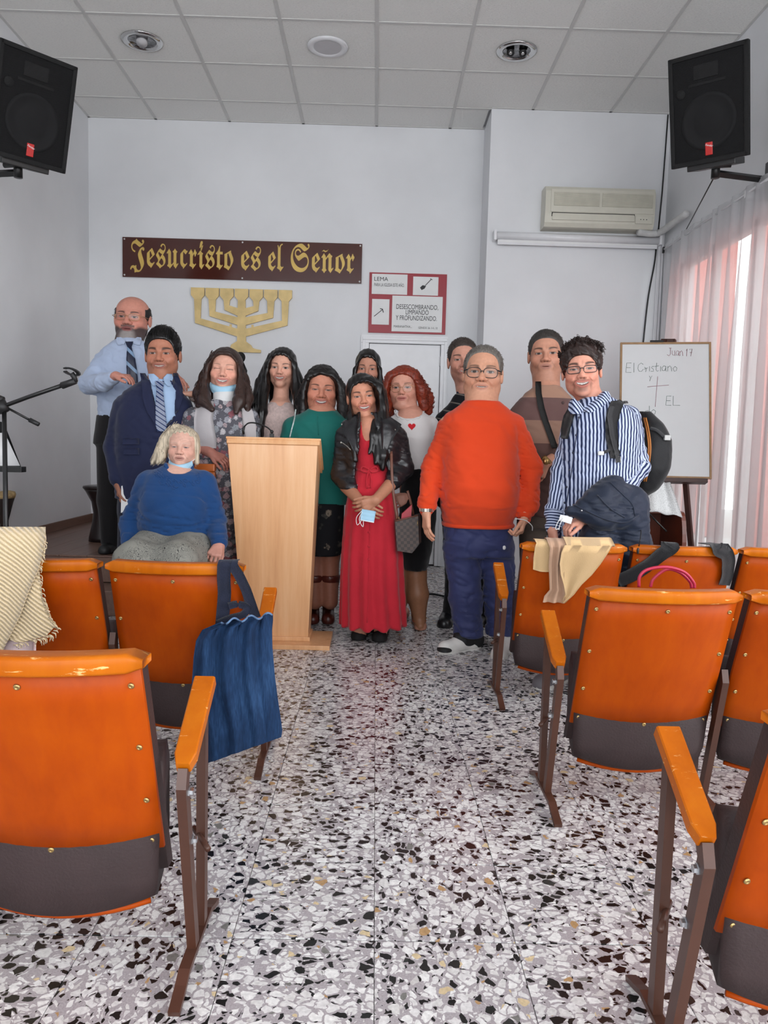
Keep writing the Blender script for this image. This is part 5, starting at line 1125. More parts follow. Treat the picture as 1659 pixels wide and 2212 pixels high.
def polo_man():
    Y = 4.95; base = (at(1010, 1200, Y)[0], Y, 0)
    h = Head(1002, 776, 824, Y - .02, yaw=-4, roll=-5, smile=.75, eye=.0040, wide=.96, jaw=1.0, nose=1.1)
    c = dict(FACE, skin=lin('#c8907c'), brow=lin('#332620'), stubble=.22, scalp=lin('#4a403a'), hairline=.086, temple=-.1, bags=.3, wrinkle=.4)
    rows = R([(1180, 958, 1084, .13), (1100, 952, 1090, .14), (1000, 946, 1094, .145), (930, 942, 1096, .135), (895, 952, 1092, .12), (872, 970, 1074, .095), (852, 984, 1052, .075)], Y)
    aL = [A(963, 912, Y), A(952, 1000, Y), A(955, 1080, Y - .04)]; aR = [A(1082, 905, Y), A(1086, 1000, Y), A(1080, 1080, Y)]
    def sh(P):
        d = loft(P, rows, 2.3); d = su(d, chain(P, aL, (.072, .06, .05), .03), .03); d = su(d, chain(P, aR, (.072, .06, .05), .03), .03); return d + .004 * wr(P, .10, 5)
    kn = (A(985, 1270, Y), A(972, 1335, Y)); kn2 = (A(1052, 1270, Y), A(1055, 1335, Y))
    who = person('man in a dark striped polo shirt standing behind the man in orange', h, c, base, [(A(1018, 900, Y), A(1018, 1180, Y), .09, .10)] + legs_seg(A(990, 1180, Y), *kn, A(1045, 1180, Y), *kn2), neck=A(1013, 862, Y + .03), neck_r=.058)
    PM = m_stripes('black_polo_with_fine_lines', '#121218', '#8d867c', .062, .075, 'sv'); lo, hi = bounds(aL + aR + [A(1018, 1185, Y), A(1015, 850, Y)], .16); lo[2] = rows[0][0] - .01
    s = garment('polo_shirt', who, sh, lo, hi, .009, PM, lambda v: {'sv': v[:, 2] - .25 * np.abs(v[:, 0] - at(1018, 900, Y)[0])})
    collar(who, A(1014, 850, Y + .01), .070, A(1014, 862, Y)[2], A(1014, 840, Y)[2], .045, M('navy_collar', '#1b2036', .8), parent=s)
    BL = cloth('black_trousers', '#0e0e12', .85)
    def tr(P): return su(chain(P, [A(990, 1170, Y), *kn], (.10, .068, .055)), chain(P, [A(1045, 1170, Y), *kn2], (.10, .068, .055)), .02) + .004 * wr(P, .07, 2)
    lo, hi = bounds([kn[1], kn2[1], A(1018, 1160, Y)], .14); lo[2] = .05; garment('trousers', who, tr, lo, hi, .01, BL)
    SB = M('black_leather_shoe', '#101013', .35); shoe(who, atz(972, 1340, 0) + V(0, .06, 0), atz(958, 1358, 0), SB, .046, .07, 'shoe', BLACKP); shoe(who, atz(1055, 1340, 0) + V(0, .06, 0), atz(1060, 1358, 0), SB, .046, .07)
    f = hair_cap(h, .005, .007, (.060, .110), -.02, -.055, .001, .012, fz=-.035, temple=.026); lo, hi = bounds([h.c], .14 * h.k); m_ = mesh_sdf(f, lo, hi, .0045); wmesh('hair', who, [m_, fuzz(m_, h.c, 1200, .009, h.R @ V(.1, 1, .2), .0012, 2, .7)], m_hair('brown_cropped_hair', '#3b312c', .6)); return who
def redhead():
    Y = 4.75; base = (at(892, 1200, Y)[0], Y, 0)
    h = Head(868, 837, 881, Y - .02, yaw=-10, roll=-2, smile=.28, eye=.0042, wide=1.06, jaw=1.05, nose=.95, fat=.006)
    c = dict(FACE, skin=lin('#d09682'), lip=lin('#a0524e'), brow=lin('#5a3a2c'), browa=.7, blush=.4, leg=lin('#8f6248'))
    rows = R([(1019, 858, 934, .105), (980, 850, 937, .115), (945, 844, 941, .13, -.01), (920, 843, 940, .12), (903, 850, 932, .10), (891, 858, 918, .08), (885, 864, 910, .065)], Y)
    aR = [A(930, 918, Y), A(934, 955, Y)]; aL = [A(850, 918, Y), A(846, 955, Y)]
    def te(P):
        d = loft(P, rows, 2.2); d = su(d, chain(P, aR, (.052, .050)), .025); d = su(d, chain(P, aL, (.052, .05)), .025); d = ss(d, ell(P, A(884, 884, Y - .06), (.088, .10, .060)), .006); return d + .002 * wr(P, .07, 2)
    hR = Hand(A(884, 1072, Y - .10), V(-1, -.2, -.5), V(.1, 1, 0), 1, .9); kn = (A(898, 1240, Y), A(906, 1338, Y)); kn2 = (A(862, 1240, Y + .03), A(862, 1336, Y + .03))
    who = person('woman with curly red hair and round glasses in a white top with a red heart', h, c, base,
        [(A(890, 910, Y), A(895, 1100, Y), .08, .09), (A(932, 918, Y), A(930, 1005, Y), .045, .040), (A(850, 918, Y), A(845, 1005, Y), .045, .04), (kn[0] + V(0, .0, .12), kn[0], .078, .066), (kn[0], kn[0] * .55 + kn[1] * .45, .066, .070), (kn[0] * .55 + kn[1] * .45, kn[1], .070, .040), (kn[1], A(908, 1352, Y - .03), .036, .034), (kn2[0] + V(0, 0, .1), kn2[0], .075, .066), (kn2[0], kn2[1], .066, .04)],
        [(hR, A(929, 1008, Y - .01), (.042, .028))], neck=A(888, 897, Y + .03), neck_r=.055, coarse=.012, core=lambda P: loft(P, [(z, x, y, a - .012, b - .012) for z, x, y, a, b in rows[1:]], 2.2))
    WT = cloth('white_ribbed_top', '#dedad9', .85, .03, 8, .4, 500); lo, hi = bounds(aL + aR + [A(890, 1020, Y), A(888, 884, Y)], .14); lo[2] = rows[0][0] - .008
    s = garment('top', who, te, lo, hi, .007, WT); P = [hit(te, 884 + 32 * math.cos(a), 886 + 21 * math.sin(a) + 1.2 * math.sin(a * 16), Y - .3, Y + .1) for a in np.linspace(.05, 3.09, 40)]
    wmb('scalloped_neckline', who, MB().tube(P, .0035, 6), WT, s)
    hp = []
    for a in np.linspace(0, 6.283, 26, endpoint=False): hp.append((889.5 + .52 * 16 * math.sin(a) ** 3, 921 - .52 * (13 * math.cos(a) - 5 * math.cos(2 * a) - 2 * math.cos(3 * a) - math.cos(4 * a))))
    P = [hit(te, u, v, Y - .4, Y + .1) + V(0, -.003, 0) for u, v in hp]; mb = MB(); mb.add(P + [p + V(0, .003, 0) for p in P], [tuple(range(26)), tuple(range(51, 25, -1))] + [(i, (i + 1) % 26, 26 + (i + 1) % 26, 26 + i) for i in range(26)]); wmb('heart_patch', who, mb, M('red_heart', '#c4121f', .8), s)
    sk = R([(1228, 872, 922, .125), (1190, 866, 932, .135), (1120, 862, 942, .15), (1060, 864, 944, .15), (1012, 870, 938, .115)], Y)
    lo, hi = bounds([A(895, 1230, Y), A(895, 1010, Y)], .2); lo[2] = sk[0][0] - .01; garment('skirt', who, lambda P: loft(P, sk, 2.2) + .003 * wr(P, .1, 1), lo, hi, .01, cloth('black_jersey', '#0b0a0d', .9))
    FL = M('nude_ballet_flat', '#b07a66', .45); f1 = shoe(who, atz(902, 1340, 0) + V(0, .05, 0), atz(909, 1364, 0), FL, .040, .035, 'shoe'); wmb('bow', who, MB().sphere(atz(909, 1352, 0) + V(-.02, -.02, .058), (.018, .006, .007), 8, 5).sphere(atz(909, 1352, 0) + V(.02, -.02, .058), (.018, .006, .007), 8, 5), FL, f1)
    shoe(who, atz(872, 1336, 0) + V(.0, .05, 0), atz(852, 1350, 0), FL, .04, .035); wmb('anklet', who, MB().tube([kn[1] + V(.042 * math.cos(a), .042 * math.sin(a), -.005 + .006 * math.sin(a)) for a in np.linspace(0, 6.283, 16, endpoint=False)], .0035, 6, closed=True), M('coral_anklet', '#c0553c', .5))
    glasses(who, h, GOLDF, .0255, .0235, .0012, 2.05, -.006)
    HR = m_hair('copper_red_curls', '#7a2c18', .45); g = []
    Yh = Y + .03
    for pts in ([(846, 815, 0), (838, 850, .0), (836, 885, .02)], [(892, 812, 0), (910, 845, .0), (916, 880, .01)], [(900, 825, .05), (922, 860, .05), (924, 888, .05)], [(850, 830, .06), (840, 870, .06), (842, 890, .06)], [(870, 805, .07), (870, 850, .12), (875, 888, .12)]): g.append(([A(u, v, Yh + d) for u, v, d in pts], (.040, .040, .030)))
    long_hair(who, h, HR, g, hair_cap(h, .014, .014, (.058, 0.112), -.02, -.05, .004, .03, fz=-.035), 170, .0026, 1.0, .009, .030, 11, .0066, cutface=face_open(h, .058, -.030, .086)); return who
def red_dress():
    Y = 4.45; base = (at(800, 1200, Y)[0], Y, 0)
    h = Head(785, 856, 902, Y - .03, yaw=6, roll=-7, smile=1.0, eye=.0036, wide=.95, jaw=.95, nose=1.0)
    c = dict(FACE, skin=lin('#ca8c72'), lip=lin('#9c4d48'), brow=lin('#1c1412'), blush=.4, hand=lin('#b07a60'))
    dr = R([(1347, 736, 876, .20), (1300, 737, 874, .19), (1200, 739, 870, .175), (1120, 744, 862, .16), (1060, 753, 852, .15, -.015), (1018, 766, 842, .125), (960, 764, 846, .125), (925, 768, 838, .10), (906, 778, 822, .07)], Y)
    def ds(P):
        d = loft(P, dr, 2.2); an = np.arctan2(P[:, 1] - Y, P[:, 0] - base[0]); low = np.clip((dr[5][0] - P[:, 2]) / .8, 0, 1); return d + low * .010 * np.sin(an * 13 + 2 * np.sin(P[:, 2] * 3)) + .002 * wr(P, .06, 3) if 0 else ss(d + low * .010 * np.sin(an * 13 + 2 * np.sin(P[:, 2] * 3)) + .002 * wr(P, .06, 3), ell(P, A(794, 905, Y - .10), (.036, .10, .125)), .006)
    jr = R([(1052, 742, 866, .140), (1010, 744, 866, .140), (965, 738, 870, .145), (935, 738, 868, .135), (915, 748, 858, .115), (900, 764, 838, .085), (890, 774, 824, .07)], Y)
    aL = [A(748, 944, Y + .01), A(738, 1026, Y), A(757, 1058, Y - .11)]; aR = [A(856, 946, Y + .01), A(870, 1012, Y - .01), A(850, 1038, Y - .12)]
    ov = [(885, 780, 806), (930, 778, 812), (970, 776, 822), (1010, 768, 836), (1060, 764, 846)]; oz = [at(800, v, Y - .14)[2] for v, *_ in ov][::-1]; ol = [at(a, v, Y - .14)[0] for v, a, b in ov][::-1]; orr = [at(b, v, Y - .14)[0] for v, a, b in ov][::-1]
    def jk(P):
        d = loft(P, jr, 2.3) ; xl = np.interp(P[:, 2], oz, ol); xr = np.interp(P[:, 2], oz, orr); op = np.maximum(np.maximum(xl - P[:, 0], P[:, 0] - xr), P[:, 1] - (Y - .02)); d = ss(d, op.astype(f32), .012)
        d = su(d, chain(P, aL, (.068, .058, .050), .03), .028); d = su(d, chain(P, aR, (.068, .060, .052), .03), .028); return d + .003 * wr(P, .08, 4) + .006 * cr(P * np.array((.6, .6, 1.3), f32), .10, 6)
    wL = A(780, 1086, Y - .24); wR = A(812, 1080, Y - .26)
    hL = Hand(wL, V(.75, -.15, -.65), V(.2, .9, .2), -1, .95, curl=(22, 25, 15)); hR = Hand(wR, V(-.85, -.1, -.45), V(-.1, .95, .1), 1, .95, curl=(22, 28, 18))
    who = person('woman with long black hair in a black leather jacket over a long red dress', h, c, base, [(A(800, 930, Y), A(800, 1250, Y), .08, .09), (A(775, 1250, Y), A(777, 1370, Y), .05, .04), (A(822, 1250, Y), A(822, 1370, Y), .05, .04)], [(hL, A(748, 1050, Y - .06), (.040, .028)), (hR, A(862, 1026, Y - .06), (.042, .028))], neck=A(798, 920, Y + .0), neck_r=.048, coarse=.012, core=lambda P: loft(P, [(z, x, y, a - .010, b - .010) for z, x, y, a, b in dr[4:]], 2.2))
    RD = cloth('red_crepe', '#b8202f', .8, .08, 4, .25, 260); lo, hi = bounds([A(740, 1348, Y), A(872, 1348, Y), A(800, 905, Y)], .22); lo[2] = dr[0][0] - .01; s = garment('dress', who, ds, lo, hi, .009, RD)
    mb = line(MB(), ds, [(800, 1090), (799, 1150), (797, 1220), (796, 1290), (793, 1345)], Y, .004, .001, 8); wmb('placket', who, mb, RD, s)
    for v in (1052, 1120, 1150, 1180, 1208, 1236): wmb('button', who, dot(MB(), ds, 797, v, Y, (.007, .004, .007), .004), RD, s)
    mb = MB()
    for sg in (-1, 1): line(mb, ds, [(798, 1014), (798 + sg * 14, 1008), (798 + sg * 18, 1016), (798 + sg * 6, 1020), (798, 1014)], Y, .005, .01, 4); line(mb, ds, [(797, 1016), (797 + sg * 5, 1035), (797 + sg * 4, 1055)], Y, .004, .008, 4)
    wmb('waist_bow', who, mb, RD, s); mb = line(MB(), ds, [(770, 1014), (800, 1018), (840, 1012)], Y, .006, .003); wmb('waist_seam', who, mb, RD, s)
    LJ = M('black_leather', '#17171b', .38, var=.2, bump=.35, bscale=70, coat=.2); lo, hi = bounds(aL + aR + [A(800, 1056, Y), A(800, 885, Y)], .16); lo[2] = jr[0][0] - .012; j = garment('leather_jacket', who, jk, lo, hi, .0068, LJ)
    drape('lapel', who, jk, [(897, 757, 776), (915, 738, 774), (932, 742, 772), (950, 752, 772), (975, 766, 774)], Y, LJ, .010, .006, 5, j, 3); drape('lapel', who, jk, [(902, 822, 842), (918, 822, 866), (932, 822, 858), (952, 824, 846), (975, 826, 836)], Y, LJ, .010, .006, 5, j, 3)
    ZP = M('silver_zip', '#b5b2ac', .3, .9); wmb('zip', who, line(MB(), jk, [(737, 955), (752, 966), (766, 985), (772, 1010), (772, 1048)], Y, .0030, .005), ZP, j)
    for u, v in ((739, 917), (737, 956), (853, 929), (846, 992)): wmb('stud', who, dot(MB(), jk, u, v, Y, .007, .012), ZP, j)
    BB = M('black_suede_boot', '#0c0b0d', .8); shoe(who, atz(790, 1362, 0) + V(0, .06, 0), atz(772, 1386, 0), BB, .046, .06, 'ankle_boot', None, A(777, 1335, Y), .05); shoe(who, atz(825, 1362, 0) + V(0, .06, 0), atz(819, 1390, 0), BB, .046, .06, 'ankle_boot', None, A(822, 1335, Y), .05)
    q = hR.tips[2] * .6 + hR.w * .4; wmb('ring', who, MB().tube([q + V(.009 * math.cos(a), -.006, .009 * math.sin(a)) for a in np.linspace(0, 6.283, 12, endpoint=False)], .0018, 5, closed=True), BRASS)
    HB = m_hair('straight_black_hair', '#0d0a0a', .3); g = []
    for pts, rr in (([(790, 826, -.02), (815, 840, -.02), (822, 880, -.04), (826, 940, -.10), (828, 985, -.13), (826, 1012, -.14)], (.03, .036, .034, .034, .03, .016)), ([(800, 826, .0), (822, 850, .02), (826, 900, .0), (816, 950, -.10), (812, 1000, -.15)], (.035, .035, .036, .03, .014)), ([(782, 828, .0), (766, 850, .01), (760, 900, -.01), (762, 950, -.10), (768, 995, -.13)], (.03, .022, .024, .024, .014)), ([(785, 830, .05), (780, 880, .10), (785, 950, .12)], (.06, .07, .06)), ([(808, 900, -.04), (806, 940, -.12), (798, 980, -.145)], (.014, .018, .008))): g.append(([A(u, v, Y + d) for u, v, d in pts], rr))
    long_hair(who, h, HB, g, hair_cap(h, .010, .012, (.058, 0.118), -.03, -.06, 0, .02, fz=-.040), 200, .0022, .95, 0, .05, 21, .0066, cutface=face_open(h, .060, -.032, .088, -.105, .085)); return who, ds, j
def green_woman():
    Y = 4.78; base = (at(695, 1200, Y)[0], Y, 0)
    h = Head(695, 842, 892, Y - .03, yaw=4, roll=2, smile=1.0, eye=.0024, wide=1.02, jaw=1.1, nose=1.15, fat=.003)
    c = dict(FACE, skin=lin('#cc8a72'), lip=lin('#9a4f48'), brow=lin('#2a1a16'), browt=.0026, blush=.45, leg=lin('#8c5a48'))
    rows = R([(1088, 640, 752, .13), (1000, 634, 756, .14), (950, 622, 766, .14), (915, 626, 764, .13), (899, 642, 750, .11), (888, 660, 732, .085), (882, 668, 722, .07)], Y)
    aL = [A(634, 925, Y), A(618, 985, Y), A(622, 1050, Y - .05)]; aR = [A(756, 925, Y), A(768, 1000, Y), A(760, 1060, Y)]
    def tp(P):
        d = loft(P, rows, 2.2); d = su(d, chain(P, aL, (.070, .062, .05)), .04); d = su(d, chain(P, aR, (.066, .06, .05)), .04); d = ss(d, ell(P, A(697, 880, Y - .04), (.085, .09, .030)), .008); return d + .003 * wr(P, .12, 2)
    k1, k2 = A(712, 1200, Y), A(680, 1200, Y)
    who = person('laughing woman with dark curly hair in a teal green blouse behind the lectern', h, c, base, [(A(695, 900, Y), A(695, 1100, Y), .08, .09), (A(712, 1110, Y), k1, .08, .065), (k1, A(713, 1300, Y), .062, .05), (A(680, 1110, Y), k2, .08, .065), (k2, A(680, 1300, Y), .062, .05)], neck=A(696, 893, Y + .02), neck_r=.056, coarse=.012, core=lambda P: loft(P, [(z, x, y, a - .012, b - .012) for z, x, y, a, b in rows[1:]], 2.2))
    GN = cloth('teal_crepe', '#12675f', .7, .08, 4, .2, 300); lo, hi = bounds(aL + aR + [A(695, 1090, Y), A(695, 878, Y)], .15); lo[2] = rows[0][0] - .01; s = garment('blouse', who, tp, lo, hi, .0075, GN)
    wmb('pleat', who, line(MB(), tp, [(686, 898), (686, 915), (688, 940)], Y, .0035, .001), GN, s)
    wmb('silver_strap', who, line(MB(), tp, [(639, 884), (636, 905), (630, 928), (626, 945)], Y, .005, .004), M('silver_braid', '#b9c6c4', .5, .3, var=.3, scale=120))
    DF = m_floral('dark_floral_skirt', '#141418', ('#6b5a52', '#4c4a44', '#7a6f62', '#3d3f3c'), 11, .36, '#33352f')
    sk = R([(1196, 656, 738, .15), (1140, 652, 742, .155), (1085, 650, 744, .14)], Y); lo, hi = bounds([A(697, 1198, Y), A(697, 1080, Y)], .2); lo[2] = sk[0][0] - .01; hi[2] = sk[2][0] + .02; garment('skirt', who, lambda P: loft(P, sk), lo, hi, .012, DF)
    BR = M('oxblood_leather_boot', '#4a1a12', .35, bump=.2)
    for k, (hu, tu) in enumerate(((708, 716), (676, 680))):
        top = A(713 if k == 0 else 680, 1245, Y); hl = atz(hu, 1338, 0) + V(0, .04, 0); fn = lambda P, top=top, hl=hl: su(cap(P, top, hl + V(0, 0, .10), .064, .046), np.maximum(cap(P, hl + V(0, 0, .035), hl + V(.01, -.17, .03), .04, .042), .003 - P[:, 2]), .03)
        lo, hi = bounds([top, hl, hl + V(0, -.17, 0)], .08); lo[2] = 0; hi[2] = top[2]; garment('boot', who, fn, lo, hi, .008, BR)
    HB = m_hair('dark_wavy_curls', '#120e0e', .4); g = []
    for pts, rr in (([(672, 815, 0), (660, 845, .02), (656, 880, .0), (652, 900, -.02)], (.035, .036, .034, .02)), ([(716, 815, 0), (734, 840, .02), (742, 880, .0), (740, 920, -.05), (735, 945, -.08)], (.035, .038, .038, .034, .018)), ([(725, 830, .03), (745, 870, .04), (748, 905, .0)], (.036, .036, .026)), ([(695, 820, .06), (690, 870, .10), (695, 910, .11)], (.07, .08, .06)), ([(664, 835, .04), (648, 868, .04), (650, 890, .03)], (.032, .032, .022))): g.append(([A(u, v, Y + d) for u, v, d in pts], rr))
    long_hair(who, h, HB, g, hair_cap(h, .012, .014, (.060, 0.114), -.02, -.06, .004, .03, fz=-.036), 190, .0024, 1.0, .008, .035, 31, .0066, cutface=face_open(h, .060, -.034, .090)); return who
def pink_woman():
    Y = 5.00; base = (at(606, 1200, Y)[0], Y, 0)
    h = Head(605, 794, 836, Y - .03, yaw=-2, roll=2, smile=.95, eye=.0046, wide=.95, jaw=.9, nose=.95)
    c = dict(FACE, skin=lin('#daa48e'), lip=lin('#9a5048'), brow=lin('#221816'), browt=.0024, blush=.35)
    rows = R([(1150, 565, 648, .11), (1000, 558, 652, .12), (940, 556, 655, .125), (905, 556, 655, .115), (885, 568, 645, .10), (870, 582, 630, .075)], Y)
    aL = [A(570, 905, Y), A(505, 880, Y + .05), A(420, 856, 4.80)]; aR = [A(645, 905, Y), A(655, 985, Y), A(650, 1050, Y)]
    def tp(P):
        d = loft(P, rows, 2.2); d = su(d, chain(P, aL, (.060, .048, .038)), .03); d = su(d, chain(P, aR, (.06, .055, .045)), .03); d = ss(d, ell(P, A(605, 858, Y - .08), (.034, .10, .055)), .006); return d + .002 * wr(P, .06, 3)
    hL = Hand(A(416, 852, 4.74), V(-.9, -.35, .05), V(.1, .3, -1), 1, .85, curl=(22, 35, 30))
    kn = (A(590, 1260, Y), V(at(590, 1260, Y)[0], Y, .08)); kn2 = (A(628, 1260, Y), V(at(628, 1260, Y)[0], Y, .08))
    who = person('smiling woman with long straight black hair in a pale pink knit sweater', h, c, base, [(A(606, 890, Y), A(606, 1140, Y), .08, .09)] + legs_seg(A(590, 1150, Y), *kn, A(625, 1150, Y), *kn2), [(hL, None, (0, 0))], neck=A(606, 875, Y + .02), neck_r=.047, coarse=.012, core=lambda P: loft(P, [(z, x, y, a - .012, b - .012) for z, x, y, a, b in rows[1:]], 2.2))
    PK = M('pink_cable_knit', '#c7b0ab', .9, var=.16, scale=60, bump=.8, bscale=110, sheen=.2); lo, hi = bounds(aL + aR + [A(606, 1150, Y), A(606, 862, Y)], .13); lo[2] = rows[0][0] - .01; garment('sweater', who, tp, lo, hi, .0075, PK)
    def tr(P): return su(chain(P, [A(588, 1150, Y), *kn], (.09, .065, .05)), chain(P, [A(625, 1150, Y), *kn2], (.09, .065, .05)), .02)
    lo, hi = bounds([kn[1], kn2[1], A(606, 1140, Y)], .13); lo[2] = .05; garment('trousers', who, tr, lo, hi, .014, cloth('dark_trouser_cloth', '#2b2d36'))
    for k in (kn[1], kn2[1]): shoe(who, V(k[0], k[1] + .04, 0), V(k[0], k[1] - .18, 0), BLACKP, .04, .05)
    HB = m_hair('straight_black_hair', '#0d0a0a', .3); g = []
    for pts, rr in (([(600, 768, .0), (582, 790, .01), (570, 840, -.01), (566, 890, -.10), (556, 940, -.13), (552, 990, -.13)], (.03, .030, .034, .032, .036, .02)), ([(590, 775, .05), (566, 830, .06), (552, 880, .0), (540, 930, -.06)], (.04, .045, .045, .022)), ([(612, 768, .0), (632, 790, .01), (640, 840, -.01), (646, 880, -.10), (642, 915, -.13)], (.03, .030, .034, .03, .014)), ([(622, 778, .05), (644, 830, .06), (654, 880, .03)], (.04, .042, .03)), ([(606, 780, .06), (606, 850, .12), (606, 930, .14)], (.07, .08, .06))): g.append(([A(u, v, Y + d) for u, v, d in pts], rr))
    long_hair(who, h, HB, g, hair_cap(h, .010, .014, (.056, 0.116), -.03, -.06, 0, .02, fz=-.038), 200, .0020, .95, 0, .05, 41, .0066, cutface=face_open(h, .057, -.032, .090)); return who
def back_girl():
    Y = 5.14; base = (at(795, 1200, Y)[0], Y, 0)
    h = Head(793, 797, 837, Y - .03, yaw=-3, roll=1, smile=.0, eye=.0042, wide=.94, jaw=.9)
    c = dict(FACE, skin=lin('#c08872'), lip=lin('#8e5650'), brow=lin('#1f1614'), browt=.0028)
    rows = R([(1150, 750, 836, .11), (1000, 745, 842, .12), (930, 742, 845, .12), (895, 745, 842, .11), (878, 758, 828, .09), (866, 772, 814, .07)], Y); aL = [A(752, 900, Y), A(745, 985, Y), A(748, 1050, Y)]; aR = [A(836, 900, Y), A(842, 985, Y), A(838, 1050, Y)]
    def tp(P): return su(su(loft(P, rows, 2.2), chain(P, aL, (.055, .05, .04)), .03), chain(P, aR, (.055, .05, .04)), .03) + .002 * wr(P, .1, 3)
    kn = (A(778, 1230, Y), V(at(778, 1230, Y)[0], Y, .08)); kn2 = (A(812, 1230, Y), V(at(812, 1230, Y)[0], Y, .08))
    who = person('young woman with smooth black hair standing farthest back, only her head showing', h, c, base, [(A(795, 890, Y), A(795, 1120, Y), .08, .09)] + legs_seg(A(778, 1140, Y), *kn, A(812, 1140, Y), *kn2), neck=A(794, 872, Y + .02), neck_r=.046)
    lo, hi = bounds(aL + aR + [A(795, 1150, Y), A(795, 862, Y)], .12); lo[2] = rows[0][0] - .01; garment('sweater', who, tp, lo, hi, .011, cloth('dusty_rose_knit', '#a87b86'))
    def tr(P): return su(chain(P, [A(778, 1140, Y), *kn], (.08, .06, .05)), chain(P, [A(812, 1140, Y), *kn2], (.08, .06, .05)), .02)
    lo, hi = bounds([kn[1], kn2[1], A(795, 1130, Y)], .12); lo[2] = .05; garment('trousers', who, tr, lo, hi, .014, cloth('dark_trouser_cloth', '#2b2d36'))
    for k in (kn[1], kn2[1]): shoe(who, V(k[0], k[1] + .04, 0), V(k[0], k[1] - .18, 0), BLACKP, .04, .05)
    HB = m_hair('straight_black_hair', '#0d0a0a', .3); g = []
    for pts, rr in (([(788, 772, 0), (772, 800, .01), (766, 840, .0), (762, 885, -.05), (760, 930, -.09)], (.03, .026, .03, .03, .018)), ([(798, 772, 0), (816, 800, .01), (823, 840, .0), (828, 885, -.05), (828, 930, -.09)], (.03, .026, .03, .03, .018)), ([(794, 775, .06), (794, 840, .12), (794, 910, .13)], (.065, .075, .06))): g.append(([A(u, v, Y + d) for u, v, d in pts], rr))
    long_hair(who, h, HB, g, hair_cap(h, .008, .012, (.055, 0.114), -.03, -.06, 0, .02, fz=-.036), 90, .002, .95, 0, .05, 51, .007, cutface=face_open(h, .056, -.032, .088)); return who
